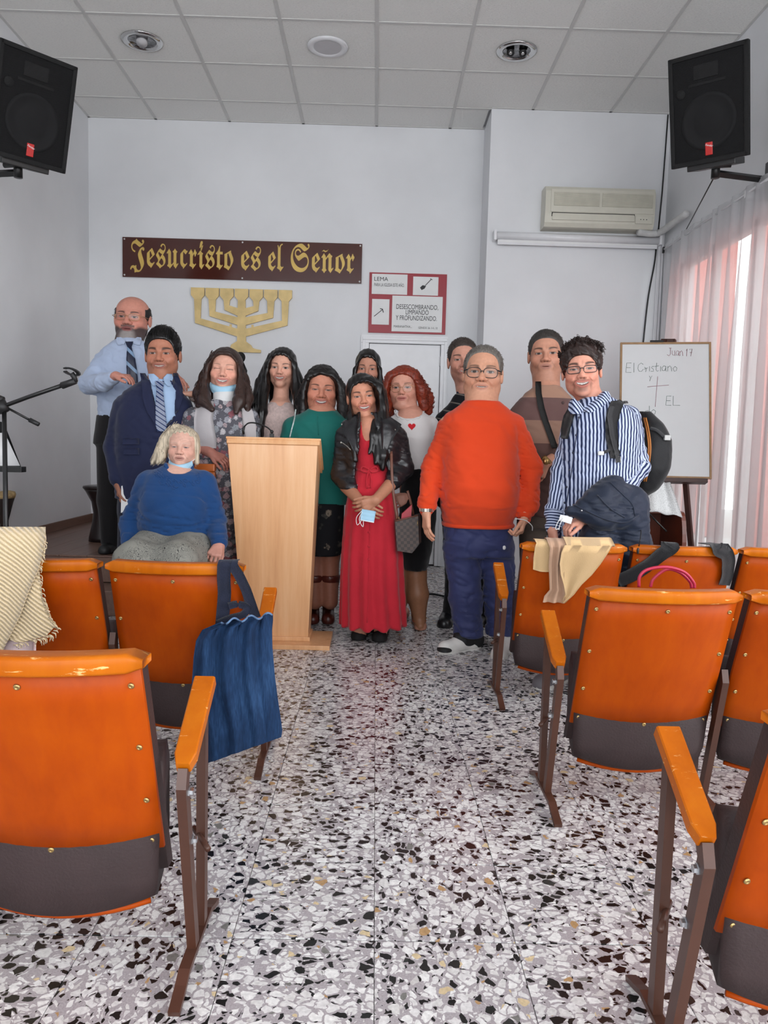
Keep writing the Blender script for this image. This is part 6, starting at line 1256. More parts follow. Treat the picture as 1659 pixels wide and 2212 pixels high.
def floral_woman():
    Y = 4.66; base = (at(483, 1200, Y)[0], Y, 0)
    h = Head(482, 797, 846, Y - .03, yaw=3, roll=3, pitch=-4, smile=1.0, eye=.0010, wide=.98, jaw=1.0, nose=1.05)
    c = dict(FACE, skin=lin('#dea792'), lip=lin('#a85a54'), brow=lin('#6a4c40'), browt=.0022, browa=.6, blush=.55, wrinkle=.6, hand=lin('#b8796a'))
    rows = R([(1200, 450, 530, .19), (1120, 436, 536, .175), (1040, 428, 540, .16), (990, 424, 540, .15), (945, 420, 543, .15, -.01), (915, 416, 545, .14), (892, 424, 538, .12), (876, 442, 522, .09), (864, 456, 508, .07)], Y)
    aL = [A(420, 905, Y), A(410, 945, Y - .01), A(426, 966, Y - .06)]; aR = [A(535, 905, Y), A(545, 985, Y), A(540, 1050, Y)]
    def ds(P):
        d = loft(P, rows, 2.2); d = su(d, chain(P, aL, (.072, .064, .050)), .03); d = su(d, chain(P, aR, (.07, .06, .05)), .03); an = np.arctan2(P[:, 1] - Y, P[:, 0] - base[0]); return d + .002 * wr(P, .08, 3) + .008 * np.clip((.8 - P[:, 2]) / .5, 0, 1) * np.sin(an * 11)
    hL = Hand(A(455, 978, Y - .17), V(.9, -.1, -.45), V(-.1, .5, -.9), 1, .95, curl=(18, 30, 20)); kn = (A(470, 1290, Y), V(at(470, 1290, Y)[0], Y, .08)); kn2 = (A(510, 1290, Y), V(at(510, 1290, Y)[0], Y, .08))
    who = person('laughing long-haired woman in a floral dress and pale cardigan, blue mask on her chin', h, c, base, [(A(482, 900, Y), A(482, 1150, Y), .08, .10)] + legs_seg(A(470, 1180, Y), *kn, A(510, 1180, Y), *kn2), [(hL, A(424, 958, Y - .05), (.044, .029))], neck=A(484, 872, Y + .02), neck_r=.052)
    FD = m_floral('grey_floral_dress', '#55545b', ('#b8a2a4', '#9c9ca4', '#b39498', '#8b9096', '#bdb9bc', '#94565e'), 27, .62, '#8b8d94'); lo, hi = bounds(aL + aR + [A(482, 1200, Y), A(482, 860, Y)], .17); lo[2] = rows[0][0] - .01; s = garment('dress', who, ds, lo, hi, .0085, FD)
    n0 = h.W((0, .012, -.085)); wmb('turtleneck', who, MB().tube([A(486, 878, Y - .0), A(485, 862, Y - .005), A(484, 846, Y - .008)], [.078, .068, .064], 20), cloth('white_rib_knit', '#dcdcdc', .9, .03, 8, .5, 300), s)
    CG = cloth('pale_grey_cardigan', '#b5b0b2', .9, .06, 8, .4, 350)
    drape('cardigan', who, ds, [(868, 440, 462), (885, 424, 462), (905, 421, 460), (930, 422, 464), (950, 428, 468), (968, 438, 468)], Y, CG, .008, .008, 7, None, 4); drape('cardigan', who, ds, [(872, 520, 536), (890, 522, 545), (915, 524, 551), (945, 528, 552), (990, 532, 552)], Y, CG, .008, .008, 7, None, 4)
    chin_mask(who, h, -.098, -.156, .066, .006); q = hL.tips[2] * .5 + hL.w * .5; wmb('ring', who, MB().tube([q + V(.010 * math.cos(a), -.006, .010 * math.sin(a)) for a in np.linspace(0, 6.283, 12, endpoint=False)], .002, 5, closed=True), BRASS)
    shoe(who, V(kn[1][0], Y + .04, 0), V(kn[1][0], Y - .18, 0), BLACKP, .04, .05); shoe(who, V(kn2[1][0], Y + .04, 0), V(kn2[1][0], Y - .18, 0), BLACKP, .04, .05)
    HB = m_hair('wavy_brown_hair', '#33221d', .42); g = []
    for pts, rr in (([(474, 768, -.01), (452, 795, .0), (444, 830, -.02), (440, 865, -.08), (458, 885, -.13)], (.026, .026, .032, .034, .016)), ([(466, 775, .04), (446, 815, .05), (432, 850, .0), (428, 875, -.06)], (.04, .042, .040, .018)), ([(492, 768, -.01), (512, 795, .0), (518, 835, -.02), (516, 868, -.09), (510, 890, -.13)], (.026, .024, .034, .036, .016)), ([(500, 775, .04), (522, 820, .05), (532, 860, .0), (534, 888, -.06)], (.04, .042, .040, .018)), ([(484, 780, .06), (484, 840, .12), (484, 890, .12)], (.07, .08, .06))): g.append(([A(u, v, Y + d) for u, v, d in pts], rr))
    long_hair(who, h, HB, g, hair_cap(h, .010, .010, (.057, 0.112), -.03, -.06, .001, .03, fz=-.034), 220, .0022, 1.0, .005, .075, 61, .0066, cutface=face_open(h, .058, -.034, .090)); return who
def suit_man():
    Y = 4.70; base = (at(325, 1200, Y)[0], Y, 0)
    h = Head(344, 763, 814, Y - .03, yaw=4, roll=-1, smile=.62, eye=.0036, wide=1.02, jaw=1.15, nose=1.15)
    c = dict(FACE, skin=lin('#b67a62'), lip=lin('#8e5249'), brow=lin('#120d0c'), browt=.0044, stubble=.30, scalp=lin('#100d0d'), hairline=.082, hand=lin('#a06a54'))
    rows = R([(1078, 250, 402, .14), (1000, 249, 404, .15), (950, 251, 402, .15), (900, 252, 402, .15), (868, 256, 402, .14), (847, 270, 396, .12), (832, 292, 384, .095), (820, 314, 372, .075)], Y)
    aL = [A(268, 880, Y), A(247, 965, Y + .02), A(253, 1034, Y - .06)]; aR = [A(392, 880, Y), A(402, 965, Y), A(395, 1040, Y - .04)]
    vz = [at(345, v, Y - .15)[2] for v in (930, 895, 850, 800)]; vl = [at(u, 860, Y - .15)[0] for u in (349, 339, 327, 312)]; vr = [at(u, 860, Y - .15)[0] for u in (351, 374, 375, 376)]
    def jk(P):
        d = loft(P, rows, 2.3); xl = np.interp(P[:, 2], vz, vl); xr = np.interp(P[:, 2], vz, vr); op = np.maximum(np.maximum(np.maximum(xl - P[:, 0], P[:, 0] - xr), P[:, 1] - (Y - .03)), vz[0] - P[:, 2]); d = ss(d, op.astype(f32), .006)
        d = su(d, chain(P, aL, (.070, .060, .047), .03), .026); d = su(d, chain(P, aR, (.070, .06, .047), .03), .026); return d + .0022 * wr(P, .12, 2) + .004 * cr(P, .17, 4)
    inner = [(z, x, y - .004, a - .02, b - .012) for z, x, y, a, b in rows]
    def sh(P): return su(loft(P, inner[2:], 2.3), cap(P, A(345, 850, Y), A(345, 836, Y + .01), .066, .062), .02)
    hL = Hand(A(255, 1042, Y - .07), V(.18, -.25, -1), V(.85, .4, 0), 1, 1.0, curl=(16, 20, 14)); kn = (A(280, 1210, Y), V(at(280, 1210, Y)[0], Y, .09)); kn2 = (A(365, 1210, Y), V(at(365, 1210, Y)[0], Y, .09))
    who = person('young man with short black hair in a navy suit and striped tie', h, c, base, [(A(330, 870, Y), A(328, 1070, Y), .085, .10), (aL[0], aL[1], .04, .035)] + legs_seg(A(290, 1080, Y), *kn, A(360, 1080, Y), *kn2), [(hL, A(252, 1010, Y - .02), (.034, .027))], neck=A(344, 828, Y + .02), neck_r=.061)
    NV = cloth('navy_suiting', '#1c2240', .75, .06, 6, .25, 600); lo, hi = bounds(aL + aR + [A(328, 1080, Y), A(345, 808, Y)], .17); lo[2] = rows[0][0] - .01; j = garment('suit_jacket', who, jk, lo, hi, .0075, NV)
    SB = cloth('pale_blue_shirting', '#9fb8d8', .7, .03, 8, .15, 500); lo, hi = bounds([A(300, 940, Y), A(395, 940, Y), A(345, 805, Y)], .12); s = garment('shirt', who, sh, lo, hi, .008, SB)
    for rws in ([(808, 321, 333), (817, 322, 343), (827, 326, 342), (834, 331, 336)], [(808, 360, 371), (817, 352, 373), (827, 354, 370), (835, 362, 367)]):
        drape('collar', who, lambda P: np.minimum(sh(P), h.neck(P, A(344, 828, Y + .02), .064)), rws, Y, SB, .005, .003, 7, s, 3)
    t = NT('striped_tie'); g = t.mapping(t.coord('Object'), (1, 0, 1), rot=(0, math.radians(-35), 0)); wv = t.n('ShaderNodeTexWave', wave_type='BANDS', bands_direction='Z'); t.set(wv.inputs['Vector'], g); wv.inputs['Scale'].default_value = 14; t.base(t.ramp(wv.outputs['Fac'], [(0, lin('#1b2a52')), (.35, lin('#24386a')), (.5, lin('#8fa6c4')), (.62, lin('#31477a')), (.8, lin('#c5ccd8')), (1, lin('#1b2a52'))])); t.props(.4, sheen=.2)
    drape('necktie', who, sh, [(824, 334, 354), (836, 338, 353), (842, 338, 352), (880, 336, 356), (918, 336, 360), (932, 340, 358)], Y, t.m, .016, .006, 6, None, 4)
    drape('lapel', who, jk, [(806, 303, 314), (830, 306, 326), (860, 308, 330), (890, 318, 339), (915, 334, 346), (928, 344, 350)], Y, NV, .006, .006, 5, j, 4); drape('lapel', who, jk, [(806, 374, 384), (830, 374, 392), (860, 374, 394), (885, 373, 386), (910, 362, 372), (928, 351, 355)], Y, NV, .006, .006, 5, j, 4)
    for a, b in (((947, 266, 301), (960, 266, 301)), ((968, 268, 301), (982, 268, 301))): drape('pocket_flap', who, jk, [a, b], Y, NV, .005, .006, 5, j, 3)
    def tr(P): return su(su(loft(P, R([(1110, 258, 398, .12), (1070, 256, 400, .13)], Y)), chain(P, [A(290, 1100, Y), *kn], (.095, .075, .06)), .03), chain(P, [A(362, 1100, Y), *kn2], (.095, .075, .06)), .02)
    lo, hi = bounds([kn[1], kn2[1], A(330, 1070, Y)], .15); lo[2] = .06; garment('trousers', who, tr, lo, hi, .012, cloth('dark_navy_trousers', '#171a2c'))
    for k in (kn[1], kn2[1]): shoe(who, V(k[0], k[1] + .04, 0), V(k[0], k[1] - .2, 0), BLACKP, .045, .06)
    f = hair_cap(h, .007, .024, (.060, .104), -.012, -.05, .0012, .012, fz=-.028); lo, hi = bounds([h.c], .15 * h.k); hp = [mesh_sdf(f, lo, hi, .0045)]; G_ = []
    for x in np.linspace(-.06, .06, 16): G_.append((np.array([h.W((x * 1.05, -.072 + 4 * x * x, .078)), h.W((x, -.066 + 4 * x * x, .105 - 3 * x * x)), h.W((x * .9, -.02, .146 - 5 * x * x))]), (.008, .008, .006)))
    hp.append(fuzz(hp[0], h.c, 1800, .016, h.R @ V(.1, .4, 1), .0013, 5, .5)); hp.append(strands(G_, 160, .0017, .9, 0, .05, 71, 10)); wmesh('hair', who, hp, m_hair('thick_black_hair', '#0c0a0b', .35)); return who, hL
def bald_man():
    Y = 5.37; base = (at(280, 1180, Y)[0], Y, PZ)
    h = Head(276, 684, 733, Y - .03, yaw=2, roll=2, smile=.0, eye=.0038, wide=1.08, jaw=1.25, nose=1.2, fat=.008, beardy=1)
    c = dict(FACE, skin=lin('#cc8c7a'), lip=lin('#8e4a46'), brow=lin('#3a2c28'), browt=.0034, bags=.4, blush=.5, beard=lin('#3d3a3c'), beard2=lin('#a5a3a1'), wrinkle=.3)
    rows = R([(905, 216, 345, .165), (860, 213, 347, .17), (810, 212, 347, .165), (775, 214, 346, .15), (755, 224, 338, .125), (742, 240, 322, .095), (732, 254, 304, .07)], Y)
    aL = [A(226, 785, Y), A(193, 830, Y - .12), A(225, 826, Y - .38), A(246, 816, 4.88)]; aR = [A(334, 785, Y), A(372, 838, Y - .16), A(374, 818, 4.93)]
    def sh(P):
        d = loft(P, rows, 2.3); d = su(d, chain(P, aL, (.078, .066, .055, .042), .03), .03); d = su(d, chain(P, aR, (.075, .062, .045), .03), .03); return d + .004 * wr(P, .10, 3) + .005 * wr(P * np.array((1, .6, 1.4), f32), .055, 6) * np.clip((at(225, 800, Y)[0] - P[:, 0]) / .05, 0, 1) + .006 * cr(P * np.array((1, .7, .9), f32), .12, 1)
    hL = Hand(A(250, 812, 4.85), V(1, -.35, -.05), V(0, .1, -1), 1, 1.0, curls=[(30, 30, 20), (26, 28, 18), (24, 26, 18), (22, 22, 18)], spread=4)
    hR = Hand(A(376, 812, 4.83), V(.55, -.6, -.5), V(-.1, .5, -.85), -1, .95, curl=(20, 28, 20), spread=4)
    kn = (A(238, 1080, Y), V(at(238, 1080, Y)[0], Y, PZ + .08)); kn2 = (A(305, 1080, Y), V(at(305, 1080, Y)[0], Y, PZ + .08))
    who = person('bald man with a grey beard, glasses, pale blue shirt and tie at the back left', h, c, base, [(A(280, 790, Y), A(280, 905, Y), .09, .11), (aL[0], aL[1], .04, .035), (aR[0], aR[1], .04, .035)] + legs_seg(A(250, 930, Y), *kn, A(312, 930, Y), *kn2), [(hL, aL[2], (.034, .028)), (hR, aR[1], (.034, .028))], neck=A(277, 744, Y + .02), neck_r=.066)
    SB = cloth('white_blue_shirting', '#b4c2dc', .75, .03, 8, .15, 500); lo, hi = bounds(aL + aR + [A(280, 908, Y), A(277, 728, Y)], .16); lo[2] = rows[0][0] - .01; s = garment('shirt', who, sh, lo, hi, .008, SB)
    for rws in ([(729, 253, 262), (736, 251, 272), (742, 252, 270), (746, 255, 260)], [(729, 296, 304), (736, 285, 306), (742, 286, 304), (746, 297, 303)]):
        drape('collar', who, lambda P: np.minimum(sh(P), h.neck(P, A(277, 744, Y + .02), .070)), rws, Y, SB, .005, .003, 7, s, 3)
    t = NT('navy_tie_with_pale_stripes'); g = t.mapping(t.coord('Object'), (1, 0, 1), rot=(0, math.radians(-42), 0)); wv = t.n('ShaderNodeTexWave', wave_type='BANDS', bands_direction='Z'); t.set(wv.inputs['Vector'], g); wv.inputs['Scale'].default_value = 4.6; t.base(t.ramp(wv.outputs['Fac'], [(0, lin('#131b38')), (.80, lin('#131b38')), (.84, lin('#7f9cbd')), (1, lin('#86a2c2'))])); t.props(.4)
    drape('necktie', who, sh, [(739, 271, 288), (750, 275, 284), (775, 273, 292), (800, 274, 296), (830, 276, 298)], Y, t.m, .012, .006, 5, None, 4)
    glasses(who, h, GOLDF, .0265, .0170, .0013, 3.0, -.004)
    def tr(P): return su(su(loft(P, R([(960, 204, 340, .15), (898, 212, 345, .16)], Y)), chain(P, [A(244, 950, Y), *kn], (.11, .085, .065)), .03), chain(P, [A(312, 950, Y), *kn2], (.11, .085, .065)), .02)
    lo, hi = bounds([kn[1], kn2[1], A(280, 895, Y)], .17); lo[2] = PZ + .02; garment('trousers', who, tr, lo, hi, .012, cloth('black_wool_trousers', '#191719'))
    for k in (kn[1], kn2[1]): shoe(who, V(k[0], k[1] + .04, PZ), V(k[0], k[1] - .15, PZ), BLACKP, .045, .06)
    def hf(P):
        p = h.L(P).astype(f32); d = ell(p, (0, .018, .030), (.077 * 1.08 + .005, .102, .088)); q = np.abs(p[:, 0]); d = np.maximum(d, .058 - q - np.clip(p[:, 1] - .03, 0, 1) * 1.5); d = np.maximum(d, -.020 - p[:, 2] - np.clip(p[:, 1], 0, .04)); d = np.maximum(d, -.035 - p[:, 1]); d = np.maximum(d, p[:, 2] - .072 + np.clip(-p[:, 1] + .03, 0, .05) * .4); return d * h.k
    lo, hi = bounds([h.c], .14 * h.k); m_ = mesh_sdf(hf, lo, hi, .0045); wmesh('hair', who, [m_, fuzz(m_, h.c, 700, .010, h.R @ V(0, .6, -1), .0012, 4, .4)], m_hair('dark_side_hair', '#1f1c1d', .55)); return who
def seated_woman():
    Y = 4.08; zs = .47; base = (at(385, 1200, Y)[0], Y, 0)
    h = Head(389, 966, 1010, Y - .04, yaw=2, roll=2, smile=.0, eye=.0028, wide=1.07, jaw=1.05, nose=1.1, deep=1)
    c = dict(FACE, skin=lin('#d6a896'), lip=lin('#8c524c'), lipw=.6, brow=lin('#a08a7c'), browa=.35, bags=.45, blush=.4, wrinkle=1.6, folds=1, lash=.5, iris=(.08, .09, .10), hand=lin('#c08a7a'))
    rows = R([(1200, 302, 462, .16), (1160, 304, 460, .18, -.02), (1115, 303, 460, .19, -.025), (1075, 306, 456, .18, -.02), (1045, 310, 452, .155), (1025, 322, 440, .125), (1012, 342, 420, .095), (1004, 356, 408, .07)], Y)
    aL = [A(324, 1046, Y), A(287, 1130, Y + .0), A(283, 1200, Y - .15)]; aR = [A(438, 1046, Y), A(463, 1120, Y - .02), A(474, 1172, Y - .17)]
    def sw(P):
        d = loft(P, rows, 2.3); d = su(d, chain(P, aL, (.078, .066, .048), .03), .03); d = su(d, chain(P, aR, (.076, .060, .044), .03), .03); d = ss(d, ell(P, A(387, 1004, Y - .08), (.072, .10, .050)), .006)
        return d + .003 * wr(P, .10, 2) + .009 * cr(P * np.array((.45, .6, 1.4), f32), .12, 5) * np.clip((rows[4][0] - P[:, 2]) / .06, .25, 1)
    hR = Hand(A(474, 1178, Y - .19), V(-.15, -.8, -.55), V(-.2, .5, -.8), -1, .95, curl=(55, 60, 40), thumb=(25, 40)); hL = Hand(A(284, 1204, Y - .18), V(.3, -.8, -.5), V(.2, .3, -.9), 1, .95, curl=(50, 60, 40))
    kx = [at(345, 1200, Y)[0], at(425, 1200, Y)[0]]; segs = [(A(387, 1050, Y), A(385, 1170, Y), .09, .11)]
    for x in kx: segs += [(V(x, Y, zs + .12), V(x, Y - .42, zs + .10), .075, .06), (V(x, Y - .42, zs + .08), V(x, Y - .40, .09), .055, .04)]
    who = person('elderly woman with long white hair seated in a blue sweater, mask on her chin', h, c, base, segs, [(hR, aR[1], (.036, .027)), (hL, aL[1], (.036, .027))], neck=A(387, 1022, Y + .01), neck_r=.052, coarse=.012, core=lambda P: loft(P, [(z, x, y, a - .014, b - .014) for z, x, y, a, b in rows[2:]], 2.2))
    BL = cloth('royal_blue_knit', '#183f70', .9, .08, 6, .4, 420); lo, hi = bounds(aL + aR + [A(385, 1205, Y), A(388, 1000, Y)], .18); lo[2] = rows[0][0] - .01; s = garment('sweater', who, sw, lo, hi, .0075, BL)
    P = [hit(sw, 387 + 29 * math.cos(a), 1003 + 19 * math.sin(a), Y - .35, Y + .1) for a in np.linspace(.0, 3.14, 24)]; wmb('neckband', who, MB().tube(P, .011, 8), BL, s)
    mb = MB(); rg = np.random.default_rng(3)
    for i in range(34):
        th = rg.uniform(.25, 2.9); rad = rg.uniform(1.25, 2.0); u0, v0 = 387 + 31 * rad * math.cos(th), 1008 + 24 * rad * math.sin(th); a0 = rg.uniform(0, 6.28); line(mb, sw, [(u0 + 5 * math.cos(a0 + t), v0 + 4 * math.sin(a0 + t * 1.3)) for t in (0, 1.2, 2.4, 3.6)], Y, .0022, .0005, 3)
    wmb('embroidery', who, mb, BL, s)
    t = NT('grey_scroll_print'); co = t.coord(); nz = t.noise(co, 26, 1.5, .5, 1.2).outputs[0]; w1 = t.math('ABSOLUTE', t.math('SINE', t.math('MULTIPLY', nz, 46))); n2 = t.noise(co, 11, 2).outputs[0]
    msk = t.math('MULTIPLY', t.rng(w1, .42, .20), t.rng(n2, .36, .46)); t.base(t.mix(msk, lin('#8f8e86'), lin('#26272b'))); t.props(.85, spec=.2); SK = t.m
    def sk(P):
        d = None
        for x in kx: e = chain(P, [V(x, Y - .02, zs + .10), V(x, Y - .42, zs + .09), V(x, Y - .42, .32)], (.13, .10, .09)); d = e if d is None else su(d, e, .08)
        return su(d, loft(P, [(zs - .0, (kx[0] + kx[1]) / 2, Y, .20, .15), (rows[1][0] + .0, rows[1][1], Y - .02, rows[1][3] - .02, rows[1][4] - .01)]), .05) + .003 * wr(P, .1, 4)
    lo, hi = bounds([V(kx[0] - .05, Y - .45, .3), V(kx[1] + .05, Y + .1, rows[1][0])], .12); lo[2] = .26; garment('skirt', who, sk, lo, hi, .01, SK)
    for x in kx: shoe(who, V(x, Y - .38, 0), V(x, Y - .58, 0), BLACKP, .042, .06, 'shoe', None, V(x, Y - .40, .12), .04)
    chin_mask(who, h, -.103, -.166, .066, .006)
    HW = m_hair('long_white_hair', '#b8aa94', .5); g = []
    for pts, rr in (([(374, 926, .03), (356, 950, .03), (344, 980, .02), (328, 1000, .0)], (.016, .024, .026, .010)), ([(380, 922, .04), (354, 960, .05), (350, 996, .03)], (.016, .026, .018)), ([(362, 950, .05), (350, 975, .05), (338, 998, .03)], (.024, .030, .012)), ([(360, 965, .01), (352, 985, .0), (340, 1000, -.02)], (.008, .014, .008)), ([(414, 940, .03), (422, 965, .03), (426, 1000, .02)], (.018, .020, .012)), ([(388, 940, .07), (388, 970, .09), (388, 1000, .08)], (.055, .062, .045))): g.append(([A(u, v, Y + d) for u, v, d in pts], rr))
    long_hair(who, h, HW, g, hair_cap(h, .003, .004, (.060, 0.116), -.03, -.06, 0, .02, fz=-.036), 240, .0014, .98, 0, .12, 81, .0066, cutface=face_open(h, .060, -.034, .092)); return who
W_ORANGE, F_ORANGE = orange_man()
W_STRIPE, F_STRIPE, ROWS_STRIPE, Y_STRIPE = striped_man()
W_TAN = tan_man(); W_POLO = polo_man(); W_RED = redhead(); W_DRESS, F_DRESS, O_JACKET = red_dress()
W_GREEN = green_woman(); W_PINK = pink_woman(); W_BACK = back_girl(); W_FLORAL = floral_woman(); W_SUIT, HAND_SUIT = suit_man(); W_BALD = bald_man(); W_SEAT = seated_woman()
# ------------------------------------------------------------------ things on and along the walls
def air_conditioner():
    x0, x1, z0, z1, Yw = 1.386, 2.320, 3.04, 3.378, YP; cx = (x0 + x1) / 2; e = empty('air_conditioner', (cx, Yw, z0), 0, 'ivory split air conditioner on the wall above the rolled-up screen', 'air conditioner'); w, hh = x1 - x0, z1 - z0
    MB().prism([(-.002, 0), (-.15, .0), (-.175, .03), (-.185, .10), (-.185, hh - .05), (-.165, hh - .01), (-.12, hh), (-.002, hh)], -w / 2, w / 2, 'x').build('housing', PLASTW, e)
    MB().box((-w / 2 + .045, -.192, .115), (w / 2 - .01, -.184, hh - .035), .004).build('front_panel', PLASTW, e)
    gm = M('grille_shadow', '#a9a695', .6); sl = MB().box((-w / 2 + .07, -.197, .165), (-.012, -.191, .275)).box((.012, -.197, .165), (w / 2 - .025, -.191, .275)); gr = sl.build('intake_grille', M('beige_grille', '#bdb9a8', .6), e)
    for k in range(11):
        z = .170 + k * .0098; MB().box((-w / 2 + .072, -.199, z), (-.014, -.1965, z + .004)).box((.014, -.199, z), (w / 2 - .027, -.1965, z + .004)).build('grille_bar', PLASTW, gr)
    MB().box((-w / 2 + .055, -.186, .078), (w / 2 - .17, -.182, .112)).build('air_outlet', M('outlet_dark', '#3c3a36', .7), e)
    MB().box((-w / 2 + .06, -.196, .030), (w / 2 - .17, -.180, .092), .006, Matrix.Rotation(math.radians(-6), 4, 'X')).build('louvre_flap', PLASTW, e)
    MB().box((w / 2 - .165, -.192, .035), (w / 2 - .02, -.180, .098), .004).build('display_panel', PLASTW, e)
    for k in range(3): MB().sphere((w / 2 - .12 + k * .025, -.192, .07), .004).build('indicator', INK, e)
air_conditioner()
e = empty('projection_screen', (1.70, YP, 2.96), 0, 'white rolled-up projection screen in its case below the air conditioner', 'projection screen')
MB().tube([(-.70, -.055, .02), (.71, -.055, .012)], .033, 16).build('roller_case', GLOSSW, e); MB().box((-.69, -.06, -.055), (.70, -.045, -.035), .004).build('bottom_bar', GLOSSW, e); MB().box((-.69, -.056, -.038), (.70, -.052, -.01)).build('screen_fabric', PAPER, e)
for x in (-.715, .72): MB().box((x - .012, -.095, -.025), (x + .012, -.001, .06), .004).build('bracket', GLOSSW, e)
cb = MB().tube([at(u, v, YP - .02) for u, v in ((1443, 248), (1437, 330), (1430, 420), (1422, 500))], .006, 6); tag(cb.build('speaker_cable', BLACKM), 'black cable running down the pier beside the air conditioner', 'cable')
cb = MB().tube(spline([at(u, v, YP - .02) for u, v in ((1419, 505), (1415, 560), (1404, 620), (1398, 660), (1390, 735), (1384, 800), (1382, 900))], 6), .007, 6); tag(cb.build('power_cable', BLACKM), 'black cable hanging below the rolled-up screen', 'cable')
tag(MB().tube([at(1544, 380, 4.95), at(1472, 515, 6.5)], .0045, 6).build('speaker_lead', BLACKM), 'thin black lead from the right loudspeaker to the curtain rod', 'cable')
for k, (x, w) in enumerate(((2.435, .014), (2.462, .010))): tag(MB().box((x - w, YP - .022, .1), (x + w, YP - .001, 3.0 - k * .02), .003).build('conduit', GLOSSW), ('wide' if k == 0 else 'narrow') + ' white cable duct down the corner right of the whiteboard', 'cable duct')
LAG = M('lagged_pipe', '#d5d5d4', .7, bump=.8, bscale=40); tag(MB().tube(spline([(2.20, YP - .14, 3.02), (2.34, YP - .10, 3.02), (2.40, YP - .14, 3.03), (2.41, YP - .45, 3.035), (2.42, YP - .62, 3.04)], 6), .028, 10).build('coolant_pipe', LAG), 'white lagged pipe running from the air conditioner along the window wall', 'pipe')
# ------------------------------------------------------------------ curtains
def m_sheer():
    t = NT('sheer_voile'); t.t.nodes.remove(t.b); co = t.coord()
    d = t.n('ShaderNodeBsdfDiffuse'); d.inputs[0].default_value = (.80, .80, .82, 1); tl = t.n('ShaderNodeBsdfTranslucent'); tl.inputs[0].default_value = (.80, .80, .82, 1); tr = t.n('ShaderNodeBsdfTransparent')
    a = t.n('ShaderNodeMixShader'); a.inputs[0].default_value = .5; t.set(a.inputs[1], d.outputs[0]); t.set(a.inputs[2], tl.outputs[0]); b = t.n('ShaderNodeMixShader')
    b.inputs[0].default_value = .34; t.set(b.inputs[1], a.outputs[0]); t.set(b.inputs[2], tr.outputs[0]); t.t.links.new(b.outputs[0], t.out.inputs[0]); return t.m
SHEER = m_sheer()
def curtain(y0, y1, label, seed, gather=0.0):
    g = np.random.default_rng(seed); G = []; n = int(abs(y0 - y1) * 70); ph = g.uniform(0, 6, 5); mid = (y0 + y1) / 2
    e = empty('curtain', (2.40, mid, 0), 0, label, 'curtain', 'sheer curtains')
    for z in np.concatenate([np.linspace(2.90, 2.80, 3), np.linspace(2.70, .03, 12)]):
        row = []; k = (2.85 - z) / 2.8
        for i in range(n + 1):
            s = i / n; y = y0 + (y1 - y0) * s; y = mid + (y - mid) * (1 + gather * k); am = .012 + .030 * min(1, k * 2.5)
            x = am * (math.sin(s * abs(y0 - y1) * 34 + ph[0]) + .6 * math.sin(s * abs(y0 - y1) * 57 + ph[1] + k * 1.5) + .5 * math.sin(s * 9 + ph[2] + k * 2)); row.append((x * .8, y - mid + .01 * math.sin(s * 40 + ph[3]) * k, z))
        G.append(row)
    MB().grid(np.array(G)).build('voile', SHEER, e); return e
curtain(6.66, 5.62, 'white sheer curtain panel nearest the pier', 1, -.10); curtain(5.66, 4.75, 'white sheer curtain panel in the middle of the window', 2, -.03); curtain(4.82, 3.75, 'white sheer curtain panel nearest the camera', 3, 0)
rod = empty('curtain_rod', (2.40, 5.2, 2.86), 0, 'thin white curtain rod above the window', 'curtain rod'); MB().tube([(0, -1.5, 0), (0, 1.48, .0)], .009, 8).build('rod', GLOSSW, rod)
for y in (-1.45, .0, 1.46): MB().box((-.012, y - .012, -.03), (.078, y + .012, .02), .003).build('bracket', BLACKP if y else GLOSSW, rod)
